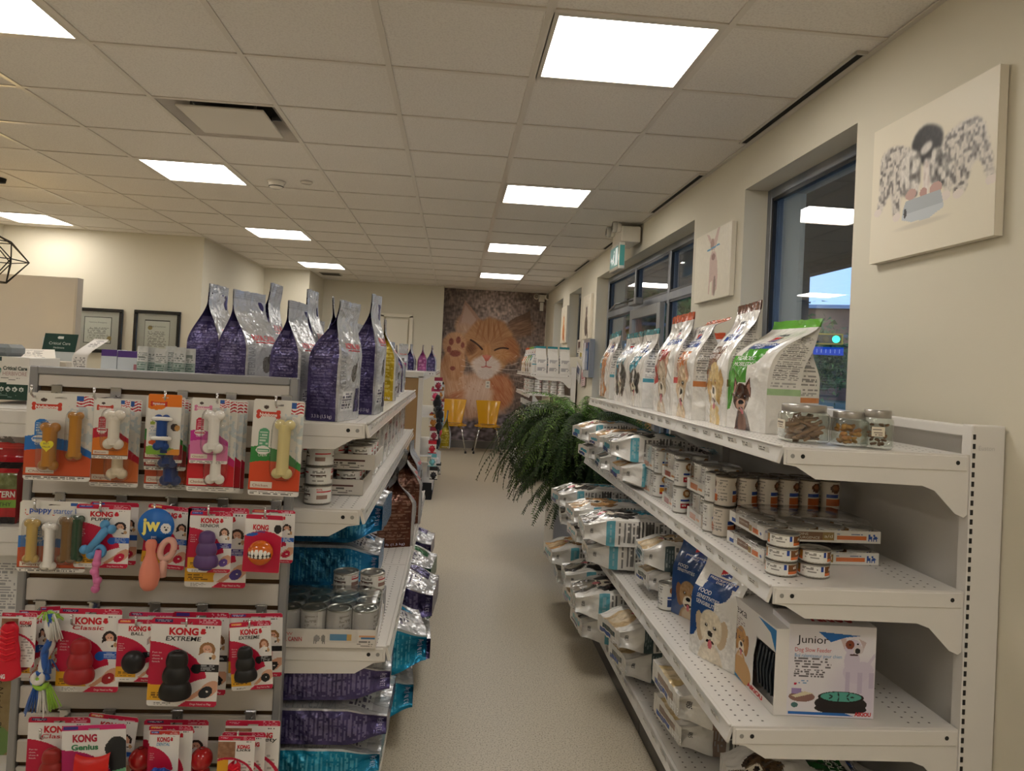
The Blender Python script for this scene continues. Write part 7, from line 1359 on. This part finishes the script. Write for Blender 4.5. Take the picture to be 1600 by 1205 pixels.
# ------------------------------------------------------------------ shelf bays left of the slatwall
cv = Cv(.3, .14, .004, (206, 202, 196)); cv.m(np.abs(vnoise(cv.U*26+cv.V*14, cv.V*9-cv.U*6, 4)-.5) < .05, (130, 124, 116)); cv.m(np.abs(vnoise(cv.U*12+cv.V*30, cv.V*12, 8)-.5) < .03, (120, 114, 106))
xb_ = ony(40, 680, 2.48)[0]; boxprint('litter_box', 'box with a pale grey marble pattern on the shelf left of the slatwall', 'box', xb_-.3, xb_, 2.48, 2.6, .852, 1.135, None, (190, 186, 180)); 
f = G(); cv = Cv(.3, .283, .004, (206, 202, 196)); cv.m(np.abs(vnoise(cv.U*26+cv.V*14, cv.V*9-cv.U*6, 4)-.5) < .05, (130, 124, 116)); cv.m(np.abs(vnoise(cv.U*12+cv.V*30, cv.V*12, 8)-.5) < .03, (120, 114, 106)); f.panel(cv, lambda u, v, n=0.: np.stack([u-.15, -.0612-n+0*u, v], -1)); f.build('marble_front', SC.collection.objects['litter_box'])
def hay(B, cell):
    F = Cv(B.w, B.h, cell, (176, 30, 40)); w, h = B.w, B.h; F.rect(0, h*.44, w, h*.64, (110, 116, 70)); F.noise(90, 40, 4, ((F.V > h*.44) & (F.V < h*.64)).astype(float)); F.rect(0, h*.2, w, h*.3, (130, 170, 70)); F.rect(0, h*.7, w, h*.76, (30, 28, 30)); F.rect(0, 0, w, h*.08, (40, 34, 36)); F.poly([(0, h*.84), (w, h*.95), (w, h), (0, h)], (230, 226, 224))
    sd = Cv(B.d, B.h, cell, (166, 28, 38)); return {'f': (F, [('WESTERN', w*.70, h*.34, h*.075, (230, 222, 214), dict(w=w*.29, bold=.03)), ('TIMOTHY', w*.72, h*.225, h*.05, (60, 60, 30), dict(w=w*.24))]), 'b': (F, []), 'l': (sd, []), 'r': (sd, []), 'bot': Cv(B.w, B.d, .02, (60, 30, 30)), 'seal': (214, 60, 60)}
xb_ = ony(36, 760, 2.34)[0]; make_bag('red hay bag reading WESTERN TIMOTHY on the shelf left of the slatwall', hay, .3, .1, .235, (xb_-.15, 2.36, .851), 0, seed=9, ts=.6, cell=.004, wr=.006, name='hay_bag')
xb_ = ony(33, 900, 2.36)[0]; cv = Cv(.3, .235, .004, (222, 220, 216)); cv.ell(.13, .12, .07, .06, (40, 96, 180)); cv.fine(.2, .03, .29, .2, (130, 130, 134), .009); t = boxprint('litter_tub', 'white square tub with a blue circle and a cream lid left of the slatwall', 'tub', xb_-.3, xb_-.006, 2.36, 2.6, .522, .757, cv, (220, 218, 214)); g = G(); g.box((0, 0, .242), (.315, .255, .014), (222, 214, 192), 'gloss', bev=.005); g.build('lid', t)
cv = Cv(.26, .3, .004, (150, 130, 92)); cv.noise(40, 20, 3); cv.ell(.2, .04, .05, .05, (110, 140, 80)); f = lambda u, v, n=0.: np.stack([u-.13, -.0506-n+0*u, v], -1)
xb_ = ony(26, 1100, 2.36)[0]; boxprint('kraft_bag', 'brown kraft bag with a handwritten style line Eat This by the floor left of the slatwall', 'bag', xb_-.26, xb_, 2.36, 2.46, .132, .432, cv, (150, 130, 92), [('Cats Need to Play', .2, .27, .02, (60, 46, 30), dict(rot=-pi/2, shear=.2))])
SC.collection.objects['kraft_bag']['label'] = 'brown kraft bag with a curly written line down its side, left of the slatwall foot'
# ------------------------------------------------------------------ merchandise hanging on the far left unit
rg = np.random.default_rng(11)
pal = [((26, 24, 26), 'black'), ((150, 44, 60), 'dark red'), ((214, 70, 110), 'pink'), ((110, 176, 176), 'turquoise'), ((200, 130, 50), 'orange'), ((222, 216, 206), 'white'), ((196, 30, 50), 'bright red'), ((90, 92, 84), 'grey green')]
spots = [(7.50, 1.18, 1, 'card'), (7.56, 1.08, 4, 'card'), (7.52, .98, 0, 'plush'), (7.62, .98, 5, 'card'), (7.52, .86, 0, 'plush'), (7.62, .86, 6, 'card'), (7.55, .74, 0, 'plush'), (7.66, .72, 2, 'plush'), (7.80, 1.10, 5, 'card'), (7.86, .95, 1, 'card'), (7.86, .80, 3, 'plush'), (7.80, .66, 6, 'plush'), (8.05, 1.12, 0, 'card'), (8.1, .96, 2, 'card'), (8.1, .8, 5, 'card'), (8.32, 1.1, 4, 'card'), (8.32, .92, 3, 'card'), (7.6, .58, 0, 'plush'), (7.56, .42, 5, 'card'), (7.62, .30, 7, 'card'), (7.80, .40, 5, 'card'), (8.05, .55, 7, 'plush')]
spots += [(7.52+.15*a, .26+.135*b, (a*5+b*3) % 8, 'card') for a in range(4) for b in range(7)]
CNT = {}
for k, (y, z, ci, kind) in enumerate(spots):
    c, cn = pal[ci]; x = -.155+.035*rg.random(); x -= .03*(k >= 22)
    lb = '%s %s %s on the aisle side of the far left shelving unit' % (cn, {'card': 'carded toy', 'plush': 'plush toy'}[kind], ['high', 'midway', 'low'][0 if z > .95 else 1 if z > .6 else 2])
    g = G()
    if kind == 'plush':
        g.ball((0, 0, 0), .045, c, 'cloth', 14, sc=(1, .9, 1.25)); g.ball((0, -.01, .06), .03, c, 'cloth', 12); [g.ball((.0, q*.035, .075), .013, c, 'cloth', 8) for q in (-1, 1)]; [g.tube([(0, q*.03, -.03), (.01, q*.045, -.075)], .012, c, 'cloth', 8) for q in (-1, 1)]
    else:
        cv = Cv(.085, .13, .009, (222, 216, 206)); cv.rect(0, .09, .085, .13, c); cv.ell(.042, .045, .03, .035, c); cv.rect(0, 0, .085, .012, c)
        for f in (lambda u, v, n=0.: np.stack([u-.042, -.003-n+0*u, v-.065], -1), lambda u, v, n=0.: np.stack([.042-u, .003+n+0*u, v-.065], -1)): g.panel(cv, f)
        g.ball((0, -.016, -.02), .02, c, 'rubber', 12, sc=(1, .8, 1.2))
    tag(g.build('hanging_toy', loc=(x, y, z), rot=(0, 0, radians(15*rg.standard_normal()))), lb, 'toy', lb)
for k, (art, x, y, z, lb) in enumerate([('rc_gold', -.06, 8.2, .47, 'yellow and green bag leaning out of the far left unit by the chairs')]): make_bag(lb, ARTS[art], .14, .11, .42, (x, y, z-.02), radians(95), seed=170, cell=.012, mt='foil', lean=(0, -.04), ts=.3)
# far right unit: cans and small packs
for k in range(3):
    for lv in range(3):
        for j in range(4): can('rcs', 1.03+.095*j if k == 0 else .985, 8.81 if k == 0 else 9.0+.1*j+.42*(k-1), 1.071+lv*.0595, .4*j, '%s layer can in the red and white stacks on the far right unit' % ['bottom', 'middle', 'top'][lv], '%s layer cans on the far right unit' % ['bottom', 'middle', 'top'][lv])
for k in range(8):
    g = G(); cv = Cv(.07, .2, .01, (216, 214, 212)); cv.rect(0, .04, .07, .13, [(60, 80, 110), (90, 92, 96)][k % 2]); cv.noise(50, 30, k); P = lambda u, v, n=0.: np.stack([u-.035, -.015*np.sin(pi*u/.07)*(1-v/.2)-.001-n, v], -1); g.panel(cv, P, 'film', smooth=True); g.panel(cv, lambda u, v, n=0.: P(u, v, n)*np.array([1, -1, 1]), 'film', smooth=True)
    tag(g.build('treat_pouch', loc=(.975, 8.84+.2*k, .762), rot=(0, 0, radians(-70+6*(k % 3)))), 'grey and white treat pouch low on the far right unit behind the fern', 'pouch', 'treat pouches behind the fern')
for k in range(3): lying('%s lying white bag on the base of the far right unit' % ['near', 'middle', 'far'][k], 'lie_teal', .86, 9.0+.5*k, .151, .3, .14, .42, 'R', 180+k, cell=.02, group='white bags at the foot of the far right unit')
# brochures on the wall before the entrance
for k, (px, py, w, h, c, c2, lb) in enumerate([(903, 541, .12, .16, (214, 206, 190), (90, 60, 50), 'pinned photo note with a dark picture, upper left of the wall notices'), (906, 556, .10, .10, (222, 216, 204), (170, 150, 60), 'small pinned note with a yellow spot among the wall notices'), (913, 547, .12, .34, (226, 220, 210), (150, 150, 152), 'tall white pinned leaflet among the wall notices'), (903, 582, .14, .2, (214, 210, 206), (90, 96, 120), 'tilted leaflet low among the wall notices'), (911, 590, .12, .2, (206, 180, 176), (170, 110, 110), 'pinkish leaflet at the bottom of the wall notices')]):
    y, z = onx(px, py, XW-.02); y = 8.1+.13*k+.0; 
    y = onx(px, py, XW-.02)[0]; cv = Cv(w*2.2, h, .012, c); cv.rect(w*.4, h*.4, w*1.7, h*.85, c2); cv.fine(w*.3, h*.08, w*1.9, h*.35, (120, 116, 112), .02); g = G(); g.panel(cv, lambda u, v, n=0.: np.stack([-.004-n+0*u, w*1.1-u, v-h/2], -1), 'paper'); g.box((-.0015, 0, 0), (.003, w*2.2, h), c, 'paper'); tag(g.build('wall_leaflet', loc=(XW-.001-.004*k, y, z), rot=(radians([0, 4, -3, 14, -6][k]), 0, 0)), lb, 'leaflet')
y, z = onx(920, 560, XW-.03); t = thing('brochure_rack', 'clear grey brochure rack with blue leaflets on the wall before the entrance', 'brochure rack', (XW-.001, y, z)); g = G(); g.box((-.03, 0, 0), (.06, .34, .42), (150, 150, 150), 'gloss', bev=.004); g.build('rack', t)
for k in range(2): g = G(); g.box((-.067, -.08+.16*k, .02), (.01, .13, .3), [(70, 96, 140), (200, 200, 204)][k], 'gloss', bev=.001); g.build('leaflet', t)
# ------------------------------------------------------------------ fern in its planter
t = thing('potted_fern', 'huge drooping green fern in a white planter at the end of the window shelves', 'plant', (.985, 5.42, 0))
g = G(); b = .22; H_ = .44
for c, d in (((0, -b, H_/2), (2*b, .03, H_)), ((0, b, H_/2), (2*b, .03, H_)), ((-b+.015, 0, H_/2), (.03, 2*b-.03, H_)), ((b-.015, 0, H_/2), (.03, 2*b-.03, H_))): g.box(c, d, (196, 192, 186), 'white_metal', bev=.003)
g.build('planter_box', t); g = G(); g.box((0, 0, .2), (2*b-.07, 2*b-.07, .4), (34, 30, 28), 'matte'); g.lathe([(1e-4, .4), (.10, .4), (.14, .92), (.15, .93), (.135, .93), (.12, .88), (1e-4, .88)], col=(48, 40, 34), mt='matte', n=24); g.build('inner_pot', t)
rg = np.random.default_rng(21); gl = G(); V = []; F = []; C = []; gr = G()
def frond(az, L, up, droop, base, col, tw):
    n = 34; s = np.linspace(0, 1, n); r = np.cumsum(np.cos(up-(up+droop)*s**.9))*L/n; zz = np.cumsum(np.sin(up-(up+droop)*s**.9))*L/n
    pts = np.stack([r*cos(az), r*sin(az), zz], -1)+base+np.stack([tw*np.sin(s*3)*-sin(az), tw*np.sin(s*3)*cos(az), 0*s], -1); T = np.gradient(pts, axis=0); T /= np.linalg.norm(T, axis=1, keepdims=True)
    sd = np.array([-sin(az), cos(az), 0.]); gr.tube(pts[::3], .0018, (54, 66, 28), 'leaf', 4); roll = rg.standard_normal()*.5; up_ = np.cross(T[n//2], sd); sd = sd*cos(roll)+up_*sin(roll)
    for i in range(2, n):
        ll = .046*max(.45, sin(pi*min(1, (i/n)*.95+.12))**.6)*(.8+.4*rg.random())
        for q in (-1, 1):
            p = pts[i]; d = sd*q+T[i]*.45+np.array([0, 0, -.2-.35*rg.random()])+rg.standard_normal(3)*.12; d /= np.linalg.norm(d); wv = T[i]*.0042; k = len(V)
            V.extend([p-wv*.6, p+d*ll*.5-wv, p+d*ll, p+d*ll*.5+wv, p+wv*.6]); F.append([k, k+1, k+2, k+3]); F.append([k, k+3, k+4, k+4]); c = np.array(col)*(.7+.5*rg.random()); C.extend([c, c])
for k in range(480):
    az = rg.random()*2*pi; el = rg.random(); L = .50+.40*rg.random()**1.3; up = radians(5+72*el); droop = radians(66+24*rg.random()); base = np.array([.09*cos(az), .09*sin(az), (.88 if k % 5 else .60)+.10*rg.random()])
    if cos(az) > .4: L *= .72
    if sin(az) < -.6: L *= .86
    col = [(48, 70, 30), (60, 86, 34), (36, 54, 24), (86, 112, 48)][rg.integers(4)]
    if k % 5 == 0: L = min(L, .58)
    frond(az, L, up, droop, base, col, .06*rg.standard_normal())
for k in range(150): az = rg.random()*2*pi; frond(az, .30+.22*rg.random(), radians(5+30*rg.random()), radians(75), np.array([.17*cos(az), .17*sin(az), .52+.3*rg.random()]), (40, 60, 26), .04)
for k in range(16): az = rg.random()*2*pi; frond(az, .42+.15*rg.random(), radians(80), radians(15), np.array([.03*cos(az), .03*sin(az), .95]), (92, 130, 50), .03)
Fq = np.array([f for f in F if f[2] != f[3]]); Ft = np.array([f[:3] for f in F if f[2] == f[3]]); Cq = np.array([c for f, c in zip(F, C) if f[2] != f[3]]); Ct = np.array([c for f, c in zip(F, C) if f[2] == f[3]])
gl.add(V, Fq, Cq, 'leaf'); gl.F.append(Ft+0); gl.C.append(np.repeat(lin(Ct).reshape(-1, 1, 3), 3, 1)); gl.M.append(np.zeros(len(Ft), int)); gl.S.append(np.zeros(len(Ft), bool))
gl.build('foliage', t); gr.build('stems', t)
# cans that were never placed are not part of the scene
for k, o in CAN.items():
    if k not in USED:
        for c_ in [x for x in SC.collection.objects if x.parent == o]: bpy.data.objects.remove(c_)
        bpy.data.objects.remove(o)
